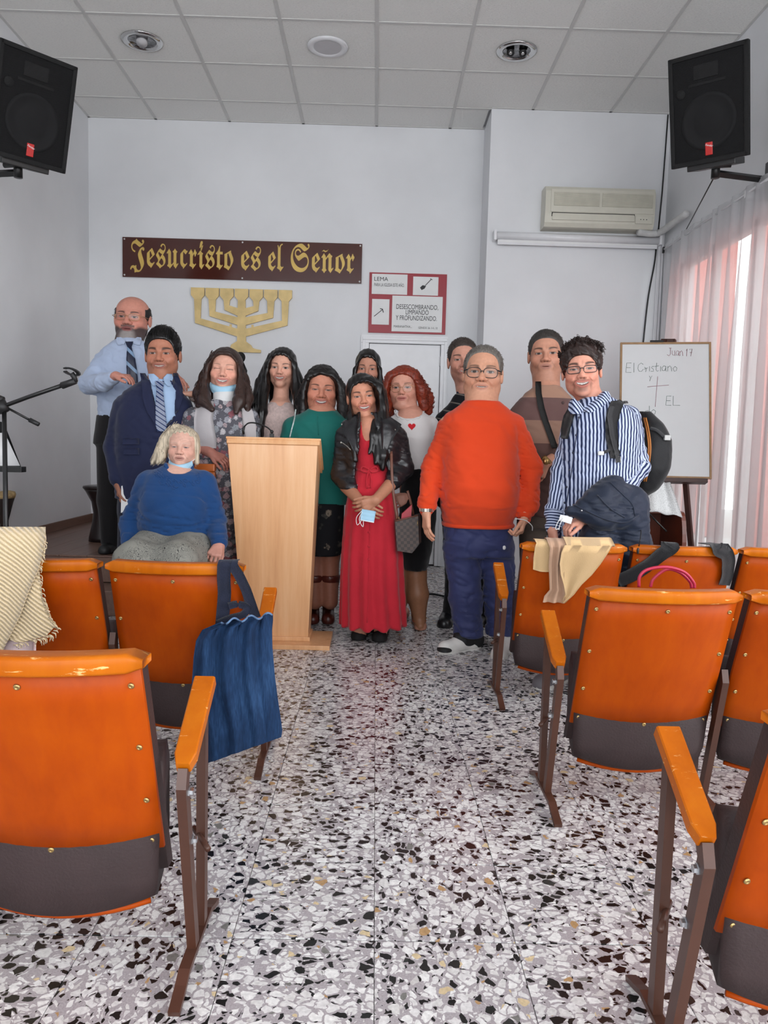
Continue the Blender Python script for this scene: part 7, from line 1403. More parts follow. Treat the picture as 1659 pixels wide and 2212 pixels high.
# ------------------------------------------------------------------ whiteboard on its easel
def whiteboard():
    Y = 5.25; c = at(1430, 890, Y); e = empty('whiteboard', tuple(c), 0, 'whiteboard with a pale wooden frame and handwriting, standing on an easel', 'whiteboard')
    tl, tr_, br = at(1340, 740, Y + .19), at(1536, 739, Y + .08), at(1500, 1034, Y - .12); ux = _n(tr_ - tl); dz = _n(br - tr_); dz = _n(dz - ux * (dz @ ux)); nn = np.cross(ux, dz); W, H_ = np.linalg.norm(tr_ - tl), abs((br - tr_) @ dz)
    if nn[1] > 0: nn = -nn
    o = tl - c; T = Matrix(((ux[0], -nn[0], -dz[0], o[0]), (ux[1], -nn[1], -dz[1], o[1]), (ux[2], -nn[2], -dz[2], o[2]), (0, 0, 0, 1)))   # x right, y into board, z up; origin top left
    MB().box((.012, .0, -H_ + .012), (W - .012, .010, -.012), 0, T).build('panel', M('white_board_enamel', '#d9dadb', .25, var=.01), e)
    FR = M('pale_wood_frame', '#9c7a55', .5, var=.15, scale=30)
    fr = MB().box((0, -.006, -H_), (.014, .016, 0), .002, T).box((W - .014, -.006, -H_), (W, .016, 0), .002, T).box((.0145, -.006, -.014), (W - .0145, .016, 0), .002, T).box((.0145, -.006, -H_), (W - .0145, .016, -H_ + .014), .002, T); fr.build('frame', FR, e)
    MB().box((W * .33, -.012, -.002), (W * .48, .0, .012), .003, T).build('clip', BLACKP, e)
    # handwriting, board pixels measured from the photo: u 1340..1535, v 738..1035
    S_ = {'J': [[(4, 0), (9, 0)], [(7, 0), (7, 9), (4, 12), (0, 10)]], 'u': [[(0, 4), (0, 9), (2, 11), (5, 10), (5, 4)], [(5, 10), (6, 12)]], 'a': [[(6, 5), (3, 4), (0, 7), (1, 11), (4, 11), (6, 7), (6, 5)], [(6, 5), (6, 11), (7, 12)]], 'n': [[(0, 12), (0, 5)], [(0, 7), (3, 4), (5, 6), (6, 12)]], '1': [[(1, 3), (3, 0), (2, 12)]], '7': [[(0, 1), (6, 0), (3, 12)], [(1, 6), (6, 6)]],
          'E': [[(7, 0), (1, 0), (0, 12), (7, 12)], [(.5, 6), (6, 6)]], 'l': [[(1, 0), (1, 12)]], 'C': [[(8, 2), (5, 0), (1, 3), (0, 8), (2, 12), (6, 12), (8, 9)]], 'r': [[(0, 6), (3, 8), (2, 13)], [(0, 9), (5, 7)]], 'i': [[(1, 5), (1, 12)]], 's': [[(5, 5), (2, 5), (1, 7), (4, 9), (4, 12), (0, 12)]], 't': [[(2, 0), (1, 10), (3, 12), (5, 11)], [(-1, 5), (5, 4)]], 'o': [[(3, 5), (0, 8), (2, 12), (5, 11), (6, 7), (3, 5)]], 'Y': [[(0, 0), (3, 5), (6, 0)], [(3, 5), (1, 12)]], 'L': [[(0, 0), (0, 12), (9, 12)]], 'd': [[(5, 6), (1, 7), (1, 11), (4, 11), (6, 8)], [(6, 0), (6, 12)]]}
    ink = MB(); red = MB()
    def P(u, v): return (( u - 1340) / 196 * W, -.0012, -(v - 739) / 296 * H_)
    def wr_(txt, u, v, k, sx=1.0, mb=ink, gap=2.5, slant=0):
        for ch in txt:
            if ch == ' ': u += 5 * k; continue
            mx = 0
            for st in S_[ch]:
                pts = [P(u + (x - slant * y) * k * sx, v + y * k) for x, y in st]; mx = max(mx, max(x for x, _ in st)); mb.tube(pts, .0016, 5, T=T)
            u += (mx + gap) * k * sx
    wr_('Juan', 1442, 752, 1.45, .72, red, 1.5); wr_('17', 1482, 754, 1.35, .72, red, 5); wr_('El', 1353, 785, 1.75, .95); wr_('Cristiano', 1379, 785, 1.55, .92, ink, 1.9); wr_('Y', 1404, 814, .95); wr_('EL', 1440, 858, 1.7, .95); wr_('do', 1395, 880, 1.6, 1)
    cr = MB().tube([P(1422, 815), P(1417, 882)], .0016, 5, T=T); cr.tube([P(1400, 838), P(1446, 834)], .0016, 5, T=T)
    ink.build('handwriting', M('green_grey_marker', '#6d7a74', .6), e); red.build('date_note', M('rose_marker', '#a0707a', .6), e); cr.build('drawn_cross', M('rose_marker', '#a0707a', .6), e)
    # easel
    DW = M('dark_easel_wood', '#3d2019', .45, var=.2); ez = empty('easel', (c[0], Y + .2, 0), 0, 'dark wooden easel carrying the whiteboard', 'easel'); q = V(c[0], Y + .2, 0); bl = (T @ Vector((W * .12, .03, -H_))); brr = (T @ Vector((W * .80, .03, -H_))); top = T @ Vector((W * .55, .03, .03))
    for nm, a_, b_ in (('leg', (bl.x - .03, bl.y - .10, -c[2]), (top.x - .03, top.y, top.z)), ('leg', (brr.x + .06, brr.y - .10, -c[2]), (top.x + .03, top.y, top.z)), ('rear_leg', (top.x, top.y + .55, -c[2]), (top.x, top.y + .03, top.z - .02))):
        MB().tube([V(*a_) + c - q, V(*b_) + c - q], .022, 4, smooth=False).build(nm, DW, ez)
    MB().box((W * .05, -.03, -H_ - .03), (W * .95, .05, -H_ - .002), .003, Matrix.Translation(c - q) @ T).build('ledge', DW, ez); MB().box((W * .46, .02, .0), (W * .62, .06, .035), .004, Matrix.Translation(c - q) @ T).build('top_block', DW, ez)
whiteboard()
# ------------------------------------------------------------------ organ cabinet behind the right seats
def organ():
    MW = M('reddish_mahogany', '#6a2f1c', .35, var=.2, scale=14); x0, x1, y0, y1 = at(1392, 1120, 4.35)[0], at(1486, 1120, 4.35)[0], 4.32, 4.72; zt = at(1430, 1102, 4.5)[2]
    e = empty('roll_front_cabinet', ((x0 + x1) / 2, (y0 + y1) / 2, 0), 0, 'reddish brown cabinet with rounded sides behind the far right seats', 'cabinet'); w, d = (x1 - x0) / 2, (y1 - y0) / 2
    prof = [(d, 0), (d, zt)] + [(-d + .10 - .12 * math.sin(a) * .6 - .0, zt - .22 + .22 * math.cos(a)) for a in np.linspace(0, 1.57, 8)] + [(-d - .02, zt - .30), (-d, 0)]
    for s in (-1, 1): MB().prism(prof, s * w - .012 + (.012 if s < 0 else -.012), s * w + .012 + (.012 if s < 0 else -.012), 'x').build('side_panel', MW, e)
    MB().box((-w, -.02, zt - .02), (w, d, zt - .001), .003).build('top', MW, e); MB().box((-w + .012, d - .02, 0), (w - .012, d, zt - .02)).build('back', MW, e); MB().box((-w + .012, -d, zt - .34), (w - .012, d - .02, zt - .31), .002).build('key_shelf', MW, e); MB().box((-w + .012, -d + .02, .02), (w - .012, d - .02, zt - .34)).build('lower_case', MW, e)
    lace = MB().grid(np.array([[(x, -d + .02 + .2 * t, zt - .305 + .02 * abs(math.sin(x * 60)) + .02 * math.sin(t * 3)) for x in np.linspace(-w + .02, w - .02, 26)] for t in np.linspace(0, 1, 6)]), .004); lace.build('black_lace_runner', M('black_lace', '#141416', .8, bump=1, bscale=200), e)
    top = V((x0 + x1) / 2, (y0 + y1) / 2, zt); G = []
    t = NT('printed_cloth'); co = t.coord(); v = t.voro(co, 150, 'DISTANCE_TO_EDGE').outputs[0]; t.base(t.mix(t.rng(v, .02, .16), lin('#b4b4b4'), lin('#dcdcdc'))); t.props(.85); n = t.noise(co, 8, 3).outputs[0]
    cl = []
    for i, v_ in enumerate(np.linspace(0, 1, 12)):
        cl.append([at(1372 + (1474 - 1372) * s + (1 - v_) * (14 - 40 * s), 1044 + 55 * v_ + 18 * v_ * s - 6 * math.sin(s * 3.1) * (1 - v_) + 2.0 * math.sin(s * 17 + v_ * 3), 4.42 - .10 * v_ + .02 * math.sin(s * 11)) for s in np.linspace(0, 1, 18)])
    o = MB().grid(np.array(cl), .004); me = o.mesh('patterned_cloth'); tag(link('patterned_cloth', me, t.m), 'white cloth with fine grey print heaped on the brown cabinet', 'cloth')
    tag(MB().tube(spline([at(1386, 1093, 4.42), at(1412, 1120, 4.30), at(1440, 1148, 4.28)], 5), .005, 6).build('microphone_lead', BLACKM), 'black lead hanging over the brown cabinet front', 'cable')
organ()
# ------------------------------------------------------------------ left side: boom stand, music stand, drum, stool
def boom_stand():
    Y = 3.55; b = at(8, 880, Y); e = empty('boom_microphone_stand', (b[0], b[1], 0), 0, 'black boom microphone stand with an empty clip at the far left', 'microphone stand'); q = V(b[0], b[1], 0); P = lambda u, v, d=0: at(u, v, Y + d) - q
    MB().tube([(0, 0, .10), tuple(P(9, 880))], [.013, .010], 10).build('pole', BLACKM, e); MB().tube([P(-22, 888, .02), P(6, 878), P(60, 858), P(142, 830, -.03)], .0095, 10).build('boom_arm', BLACKM, e)
    MB().tube([P(-2, 868), P(9, 890)], .028, 14).tube([P(-4, 862), P(6, 866)], .02, 10).tube([P(0, 858), P(4, 866)], .007, 8).build('swivel_joint', BLACKP, e); MB().tube([P(134, 833, -.03), P(163, 823, -.04)], [.016, .014], 10).build('boom_tip', BLACKP, e)
    MB().tube([P(163, 825, -.04), P(160, 814, -.04), P(154, 806, -.045)], [.011, .012, .012], 10).build('clip_hinge', BLACKP, e)
    G = [[P(154 + 21 * math.cos(a) * (1 - .35 * t), 803 + 9 * math.sin(a) * (1 - .2 * t) + 5 * math.cos(a), -.05 + .06 * t) for a in np.linspace(-2.6, 2.6, 14)] for t in (0, .3, .7, 1)]; MB().grid(np.array(G), .006).build('microphone_clip', BLACKP, e)
    MB().tube([P(10, 878), P(64, 907)], .0055, 8).build('locking_rod', BLACKM, e); MB().tube([P(64, 907), P(84, 917)], [.011, .010], 8).build('rod_grip', BLACKP, e)
    for a in (.4, 2.5, 4.6): MB().tube([(0, 0, .16), (.26 * math.cos(a), .26 * math.sin(a), .012)], .009, 8).build('leg', BLACKM, e)
boom_stand()
def music_stand():
    Y = 4.25; b = at(18, 1015, Y); e = empty('music_stand', (b[0], b[1], 0), 0, 'black music stand with a white sheet at the far left', 'music stand'); q = V(b[0], b[1], 0); P = lambda u, v, d=0: at(u, v, Y + d) - q
    MB().grid(np.array([[P(-60, 1010), P(45, 1008)], [P(-75, 900, .10), P(8, 912, .10)]]), .004).build('desk', BLACKM, e); MB().box(tuple(P(-60, 1017) - V(0, .05, 0)), tuple(P(55, 1008) + V(0, .01, .0)), .002).build('tray', BLACKM, e)
    MB().grid(np.array([[P(-45, 1006, -.012), P(43, 1006, -.012)], [P(-52, 935, .05), P(10, 935, .05)]]), .002).build('sheet', PAPER, e)
    MB().tube([(-.02, .03, .12), tuple(P(10, 985, .03))], .010, 8).build('pole', BLACKM, e)
    for a in (-.5, 1.6, 3.7): MB().tube([(-.02, .03, .35), (-.02 + .26 * math.cos(a), .03 + .26 * math.sin(a), .01)], .006, 8).build('leg', BLACKM, e)
music_stand()
def drum():
    p = at(-8, 1140, 5.6); e = empty('hand_drum', (p[0], 5.6, PZ), 0, 'dark goblet drum with a straw coloured head on the stage at far left', 'drum'); zt = at(-8, 1062, 5.6)[2] - PZ
    MB().lathe([(.09, 0), (.075, .08), (.07, zt * .4), (.11, zt * .75), (.125, zt - .05), (.125, zt)], 24).build('shell', M('dark_drum_wood', '#2c2320', .5, var=.25), e); MB().lathe([(.128, zt - .045), (.135, zt - .02), (.128, zt), (.10, zt + .006), (.001, zt + .006)], 24).build('drum_head', M('straw_skin', '#b59a6c', .8, var=.3, scale=40, bump=.6), e)
    for k in range(12): a = k * .5236; MB().tube([(.127 * math.cos(a), .127 * math.sin(a), zt - .02), (.078 * math.cos(a + .2), .078 * math.sin(a + .2), zt * .42)], .004, 5).build('cord', M('black_cord', '#1b1918', .8), e)
drum()
def pedestal():
    Y = 5.95; p = at(226, 1170, Y); e = empty('pedestal_stool', (p[0], Y, PZ), 0, 'dark brown waisted stool standing on the stage behind the suited man', 'stool'); zt = at(226, 1050, Y)[2] - PZ
    DB = M('dark_brown_lacquer', '#231a1a', .3, var=.25); MB().lathe([(.118, 0), (.116, .03), (.090, zt * .35), (.082, zt * .52), (.096, zt * .72), (.135, zt * .9), (.150, zt - .02)], 28).build('waisted_body', DB, e); MB().lathe([(.150, zt - .022), (.158, zt - .012), (.155, zt), (.12, zt + .006), (.001, zt + .006)], 28).build('seat_top', DB, e)
pedestal()
def foam_mic():
    Y = 5.15; p = at(519, 772, Y); e = empty('foam_microphone', (p[0] + .03, Y, 0), 0, 'black foam-topped microphone on a stand behind the floral-dressed woman', 'microphone'); q = V(p[0] + .03, Y, 0)
    MB().sphere(tuple(p - q), (.034, .034, .036), 16, 10).build('foam_windshield', M('black_foam', '#0e0e10', .95, bump=1, bscale=260), e); MB().tube([p - q + V(0, .02, -.02), p - q + V(.02, .10, -.08)], [.014, .012], 10).build('microphone_body', BLACKM, e); MB().tube([p - q + V(.02, .10, -.08), V(.02, .10, .02)], .009, 8).build('pole', BLACKM, e); MB().lathe([(.12, 0), (.12, .012), (.03, .025), (.01, .03)], 20, T=Matrix.Translation((.02, .10, 0))).build('base', BLACKM, e)
foam_mic()
# ------------------------------------------------------------------ the seated woman's chair
def side_chair():
    WD = M('orange_brown_chair_wood', '#a8551c', .35, var=.15); UP = M('pale_upholstery', '#b7aea6', .85, bump=.4); cx = at(388, 1100, 4.15)[0]; e = empty('upholstered_chair', (cx, 4.10, 0), 0, 'wooden chair with pale upholstery under the elderly woman', 'chair'); wx = at(458, 1010, 4.40)[0] - cx; zt = at(458, 1002, 4.40)[2]
    for s in (-1, 1):
        MB().box((s * wx - .022, .27, 0), (s * wx + .022, .315, zt - .045), .006).build('back_leg', WD, e); MB().box((s * wx - .022, -.22, 0), (s * wx + .022, -.175, .40), .006).build('front_leg', WD, e); MB().box((s * wx - .015, -.175, .33), (s * wx + .015, .27, .385), .004).build('side_rail', WD, e)
    MB().box((-wx - .022, .268, zt - .045), (wx + .022, .318, zt), .008).build('top_rail', WD, e); MB().box((-wx + .024, .275, .55), (wx - .024, .312, zt - .05), .01).build('back_pad', UP, e); MB().box((-wx - .01, -.23, .386), (wx + .01, .262, .440), .02).build('seat_pad', UP, e); MB().box((-wx + .022, -.215, .33), (wx - .022, -.185, .385), .004).build('front_rail', WD, e)
side_chair()
# ------------------------------------------------------------------ held and worn things
def small_mask(c, nrm, up, w, hh, label, loops, mt=None):
    n = _n(nrm); u = _n(np.asarray(up, float) - n * (np.asarray(up) @ n)); r = np.cross(u, n); e = empty('surgical_mask', tuple(c), 0, label, 'face mask')
    G = [[r * (s - .5) * w + u * (.5 - t) * hh + n * (.006 * math.sin(s * 3.14) + .0022 * math.sin(t * 18)) for s in np.linspace(0, 1, 8)] for t in np.linspace(0, 1, 10)]; MB().grid(np.array(G), .002).build('pleated_sheet', mt or MASKB, e)
    MB().tube([r * (-.5) * w + u * (-.5) * hh + n * .004, r * .5 * w + u * (-.5) * hh + n * .004], .003, 6).build('white_edge', CORD, e)
    for lp in loops: MB().tube(spline([np.array(p) - c for p in lp], 5), .0018, 5).build('ear_loop', CORD, e)
Yd = 4.45 - .32
small_mask(at(795, 1114, Yd), (0, -1, .1), (.15, 0, 1), .075, .060, 'pale blue mask held in the clasped hands of the woman in red', [[at(781, 1104, Yd), at(770, 1118, Yd), at(772, 1134, Yd), at(783, 1122, Yd)], [at(782, 1106, Yd), at(776, 1122, Yd), at(784, 1138, Yd), at(785, 1120, Yd)]])
Ys = Y_STRIPE - .34
small_mask(at(1222, 1122, Ys), (-.2, -1, .5), (.3, .2, 1), .055, .028, 'white mask dangling from the hand of the man in stripes', [[at(1212, 1117, Ys), at(1204, 1130, Ys - .04), at(1200, 1143, Ys - .10), at(1208, 1142, Ys - .10)], [at(1216, 1120, Ys), at(1210, 1132, Ys - .05), at(1207, 1144, Ys - .11)]], CORD)
p = at(271, 1072, 4.56); e = MB().add([tuple(at(u, v, 4.60 - k * .02) - p) for k in (0, 1) for u, v in ((262, 1050), (285, 1043), (280, 1100), (261, 1108))], [(0, 1, 2, 3), (7, 6, 5, 4), (0, 4, 5, 1), (1, 5, 6, 2), (2, 6, 7, 3), (3, 7, 4, 0)]); o = e.build('folded_paper', PAPER); o.location = p; tag(o, 'white folded paper in the hand of the suited man', 'paper')
def checked_bag():
    t = NT('brown_checked_canvas'); ck = t.n('ShaderNodeTexChecker'); t.set(ck.inputs['Vector'], t.mapping(t.coord(), (1, 1, 1), rot=(0, math.radians(4), 0))); ck.inputs['Scale'].default_value = 58; t.set(ck.inputs['Color1'], lin('#2c211f')); t.set(ck.inputs['Color2'], lin('#4a3a34')); t.base(ck.outputs[0]); t.props(.5); CANV = t.m
    Y = 4.27; c = at(880, 1195, Y); e = empty('shoulder_bag', tuple(c), 0, 'small brown checked shoulder bag hanging beside the red dress', 'handbag'); P = lambda u, v, d=0: at(u, v, Y + d) - c
    front = [P(853, 1124), P(903, 1112), P(905, 1176), P(890, 1195), P(858, 1190)]; back = [q + V(.02, .11, 0) for q in front]
    mb = MB().add(front + back, [(0, 4, 3, 2, 1), (5, 6, 7, 8, 9), (1, 2, 7, 6), (2, 3, 8, 7), (3, 4, 9, 8), (4, 0, 5, 9)]); b = mb.build('bag_body', CANV, e)
    TAN = M('tan_leather_strap', '#6b4436', .45); MB().tube([P(853, 1126, -.003), P(878, 1120, -.003), P(903, 1113, -.003)], .004, 6).build('rim', TAN, e)
    MB().tube(spline([P(858, 1120), P(852, 1085), P(848, 1050), P(846, 1010, .02), P(845, 975, .06)], 5), .011, 4, flat=(V(0, -1, 0), .25)).build('strap', TAN, e); MB().tube(spline([P(893, 1112, .08), P(886, 1080, .07), P(880, 1060, .07)], 4), .010, 4, flat=(V(0, -1, 0), .25)).build('strap', TAN, e)
    MB().tube([P(857, 1116), P(862, 1116), P(862, 1124), P(857, 1124)], .0022, 6, closed=True).build('buckle', BRASS, e); MB().tube([P(902, 1125, -.004), P(902, 1136, -.004)], .0022, 6).build('zip_pull', BRASS, e)
    w = MB(); a = [P(866, 1128, .03), P(888, 1118, .03), P(890, 1090, .03), P(868, 1110, .03)]; w.add(a + [q + V(0, .035, 0) for q in a], [(0, 1, 2, 3), (7, 6, 5, 4), (0, 4, 5, 1), (1, 5, 6, 2), (2, 6, 7, 3), (3, 7, 4, 0)]); o = w.build('purse', M('pink_red_leather', '#b0182e', .4)); o.location = c; tag(o, 'pink red purse sticking out of the checked shoulder bag', 'purse')
checked_bag()
def backpack():
    Y = Y_STRIPE + .06; BKP = cloth('black_nylon', '#1b1b1d', .6, .15, 8, .4, 260); GRY = cloth('grey_webbing', '#343436', .7, .1, 8, .5, 300); OR_ = M('orange_piping', '#a9672a', .6); c = at(1420, 1070, Y)
    e = empty('backpack', tuple(c), 0, 'black backpack with orange piping on the back of the man in stripes', 'backpack')
    rows = R([(1078, 1345, 1378, .09, .12), (1055, 1352, 1408, .13, .10), (1010, 1372, 1434, .15, .08), (950, 1385, 1438, .15, .08), (915, 1382, 1420, .13, .09), (890, 1372, 1400, .09, .11)], Y + .06)
    fn = lambda P: su(loft(P, rows, 2.6), ell(P, at(1400, 985, Y + .12), (.10, .14, .19)), .04) + .002 * wr(P, .07, 2)
    lo, hi = bounds([at(1340, 1080, Y + .1), at(1445, 885, Y + .15)], .12); v, q = mesh_sdf(fn, lo, hi, .008); me = to_mesh('bag_body', [(v, q)]); me.transform(Matrix.Translation(-Vector(c))); link('bag_body', me, BKP, e)
    def L(pts, r, nm, mat, flat=None, dY=0): MB().tube([np.array(p) - c for p in pts], r, 6, flat=flat).build(nm, mat, e)
    for d in (0, 4): L(spline([hit(fn, u + d, v, Y - .3, Y + .3) + V(-.004, -.006, 0) for u, v in ((1392, 903), (1398, 930), (1402, 965), (1399, 1000), (1392, 1040))], 5), .0045, 'piping', OR_)
    L(spline([hit(fn, u, v, Y - .3, Y + .3) + V(0, -.008, 0) for u, v in ((1403, 925), (1418, 930), (1434, 944))], 5), .010, 'compression_strap', GRY, (V(0, -1, .3), .3)); q = hit(fn, 1438, 946, Y - .3, Y + .3); MB().box(tuple(q - c - V(.012, .02, .012)), tuple(q - c + V(.018, .0, .014)), .003).build('buckle', M('grey_buckle', '#a8a8a6', .4), e)
    e['_off'] = 0
    drape('shoulder_strap', e, F_STRIPE, [(868, 1320, 1352), (874, 1317, 1346), (888, 1311, 1340), (915, 1307, 1333), (945, 1308, 1333), (970, 1313, 1336), (990, 1318, 1338)], Y_STRIPE, BKP, .005, .014, 5, None, 3)
    drape('strap_webbing', e, F_STRIPE, [(878, 1316, 1328), (900, 1311, 1323), (940, 1317, 1329), (975, 1326, 1337), (998, 1331, 1341)], Y_STRIPE, GRY, .021, .004, 4, None, 4)
    drape('shoulder_strap', e, F_STRIPE, [(886, 1230, 1246), (900, 1222, 1240), (920, 1217, 1234), (948, 1214, 1227)], Y_STRIPE, BKP, .005, .012, 4, None, 3); del e['_off']
    L([hit(F_STRIPE, u, v, Y - .5, Y + .3) + V(0, -.016, 0) for u, v in ((1322, 966), (1308, 975), (1296, 980))], .008, 'chest_strap', GRY, (V(0, -1, 0), .3)); q = hit(F_STRIPE, 1296, 980, Y - .5, Y + .3) + V(0, -.02, 0) - c; MB().box(tuple(q - V(.016, .006, .007)), tuple(q + V(.012, .004, .012)), .003).build('white_clip', M('white_clip_plastic', '#c9c9c6', .4), e)
    q = hit(F_STRIPE, 1333, 992, Y - .5, Y + .3) + V(0, -.02, 0) - c; MB().tube([q + V(-.010, 0, .012), q + V(.010, 0, .012), q + V(.010, 0, -.014), q + V(-.010, 0, -.014)], .003, 5, closed=True).build('strap_adjuster', M('grey_buckle', '#a8a8a6', .4), e)
backpack()
def navy_coat():
    NY = cloth('navy_padded_nylon', '#1d2536', .55, .15, 6, .2, 200); Y = Y_STRIPE - .24; c = at(1310, 1150, Y); e = empty('folded_coat', tuple(c), 0, 'dark navy coat folded over the forearm of the man in stripes', 'coat')
    def fn(P):
        d = chain(P, [at(1360, 1085, Y + .02), at(1305, 1080, Y - .02), at(1262, 1098, Y - .05)], (.085, .075, .045), .03); d = su(d, chain(P, [at(1325, 1050, Y + .0), at(1290, 1085, Y - .05)], (.055, .06), .03), .03)
        d = su(d, chain(P, [at(1345, 1110, Y - .04), at(1300, 1118, Y - .07), at(1232, 1104, Y - .06)], (.075, .055, .022), .03), .025); d = su(d, chain(P, [at(1360, 1110, Y), at(1362, 1180, Y), at(1360, 1230, Y)], (.085, .09, .09), .03), .03); d = su(d, chain(P, [at(1300, 1125, Y), at(1290, 1180, Y), at(1290, 1220, Y)], (.07, .09, .09), .03), .03)
        q = P * np.array((.8, .6, 1.3), f32); return d - .007 * (1 - np.abs(wr(q, .10, 3))) + .004 + .004 * wr(P, .05, 5)
    lo, hi = bounds([at(1225, 1040, Y), at(1395, 1235, Y)], .13); v, q = mesh_sdf(fn, lo, hi, .0065); me = to_mesh('folded_body', [(v, q)]); me.transform(Matrix.Translation(-Vector(c))); link('folded_body', me, NY, e)
    seam = lambda pts: MB().tube([hit(fn, u, v_, Y - .3, Y + .15) + V(0, -.001, 0) - c for u, v_, _ in spline([(a, b, 0) for a, b in pts], 6)], .0042, 5)
    for pts in (((1238, 1090), (1270, 1105), (1310, 1122), (1350, 1128), (1380, 1112)), ((1318, 1042), (1345, 1068), (1366, 1090), (1372, 1115)), ((1290, 1070), (1320, 1100), (1350, 1118))): seam(pts).build('seam', NY, e)
    MB().sphere(tuple(hit(fn, 1256, 1103, Y - .3, Y + .15) - c + V(0, -.004, 0)), .005).build('snap', ZINC, e)
    dc = MB().tube(spline([at(1385, 1142, Y), at(1384, 1160, 3.2), at(1380, 1180, 3.19)], 4), .0025, 5).sphere(tuple(at(1378, 1190, 3.19)), (.006, .006, .014)); me = dc.mesh('drawstring'); me.transform(Matrix.Translation(-Vector(c))); link('drawstring', me, BLACKP, e)
navy_coat()
# ------------------------------------------------------------------ things on the seats
def sheet_on(key, rows, mat, name, parent, off=.012, thick=.004, n=14, fold=.008, nf=3.0, ph=0):
    """cloth over a seat back: rows (z, xL, xR) from top to bottom in seat coordinates, with vertical folds"""
    G = []
    for k, (z, a, b) in enumerate(rows):
        f = fold * min(1, k / 3); G.append([on_back(key, a + (b - a) * s, z, off + f * (1 + math.sin(s * 6.28 * nf + ph + k * .12))) for s in np.linspace(0, 1, n)])
    me = MB().grid(np.array(G), -thick).mesh(name); me.transform(Matrix.Translation(-parent.location)); return link(name, me, mat, parent)
def seat_x(key, u, v, Y): return at(u, v, Y)[0] - SEATS[key].location.x
def tan_coat():
    key = ('R', 3, 0); s = SEATS[key]; TC = cloth('tan_cotton_coat', '#d2b183', .85, .06, 6, .3, 260); LN = cloth('pinkish_lining', '#b6937a', .6, .08, 8, .2, 200); e = empty('tan_coat', (s.location.x, s.location.y, .75), 0, 'tan coat hanging over the back of a far right-hand seat', 'coat'); Yb = s.location.y - .05
    X = lambda u, v: seat_x(key, u, v, Yb); Z = lambda u, v: at(u, v, Yb)[2]
    rw = lambda L: [(.757 + .05, X(L[0][1], L[0][0]), X(L[0][2], L[0][0])), (.757 + .02, X(L[0][1], L[0][0]), X(L[0][2], L[0][0]))] + [(min(.756, Z((a + b) / 2, v)), X(a, v), X(b, v)) for v, a, b in L]
    sheet_on(key, rw([(1156, 1155, 1192), (1180, 1152, 1195), (1205, 1151, 1200), (1232, 1153, 1205), (1236, 1168, 1205)]), TC, 'left_panel', e, .014, .004, 10, .004, 1)
    sheet_on(key, rw([(1152, 1178, 1216), (1180, 1180, 1214), (1220, 1182, 1214), (1255, 1186, 1216), (1275, 1188, 1220), (1290, 1178, 1222), (1305, 1176, 1222)]), LN, 'lining_sleeve', e, .024, .006, 14, .010, 2.2)
    sheet_on(key, rw([(1150, 1214, 1320), (1170, 1208, 1312), (1190, 1203, 1304), (1215, 1203, 1292), (1240, 1208, 1276), (1262, 1216, 1256), (1285, 1222, 1240), (1304, 1216, 1222)]), TC, 'right_panel', e, .034, .004, 16, .006, 1.6, 1.0)
    sheet_on(key, rw([(1152, 1190, 1300), (1160, 1180, 1310)]), TC, 'collar_fold', e, .012, .004, 12, .004, 2)
tan_coat()
def black_straps():
    key = ('R', 3, 1); s = SEATS[key]; e = empty('black_bag', (s.location.x, s.location.y, .75), 0, 'black bag hung in front of a far right-hand seat by two wide straps', 'bag'); NB = cloth('black_strap_nylon', '#1c1d20', .6, .1, 8, .5, 300); o = V(*e.location); Yb = s.location.y - .05
    for pts in ([(1436, 1172), (1420, 1195), (1398, 1222), (1372, 1245), (1345, 1262)], [(1545, 1172), (1562, 1195), (1574, 1222), (1578, 1245), (1574, 1268)]):
        P = [(seat_x(key, u, v, Yb), min(.745, at(u, v, Yb)[2]), .020) for u, v in pts]; x0 = P[0][0]; sg = 1 if pts[0][0] < 1500 else -1
        P = [(x0 + sg * .030, .757 + .085, .012), (x0 + sg * .016, .757 + .025, .016), (x0 + sg * .008, .757, .020)] + P; ribbon(key, P, .030, 'shoulder_strap', NB, e)
    MB().box((-.16, .10, -.42), (.16, .20, -.06), .03).build('bag_body', NB, e)
black_straps()
def red_handbag():
    key = ('R', 2, 0); s = SEATS[key]; RL = M('raspberry_leather', '#b01f3f', .4, var=.08); Y = s.location.y + .30; c = at(1438, 1262, Y); e = empty('red_handbag', (c[0], Y, .507), 0, 'raspberry red handbag standing behind the middle right-hand aisle seat', 'handbag'); q = V(c[0], Y, .507)
    MB().box((-.11, -.10, 0), (.11, .03, .10), .02).build('bag_body', RL, e)
    for d, pts in ((-.05, ((1380, 1268), (1382, 1245), (1400, 1230), (1440, 1225), (1478, 1236), (1498, 1258), (1500, 1270))), (.0, ((1405, 1268), (1412, 1250), (1440, 1230), (1468, 1236), (1490, 1256), (1494, 1270)))): MB().tube(spline([at(u, v, Y + d) - q for u, v in pts], 6), .0055, 8).build('handle', RL, e)
red_handbag()
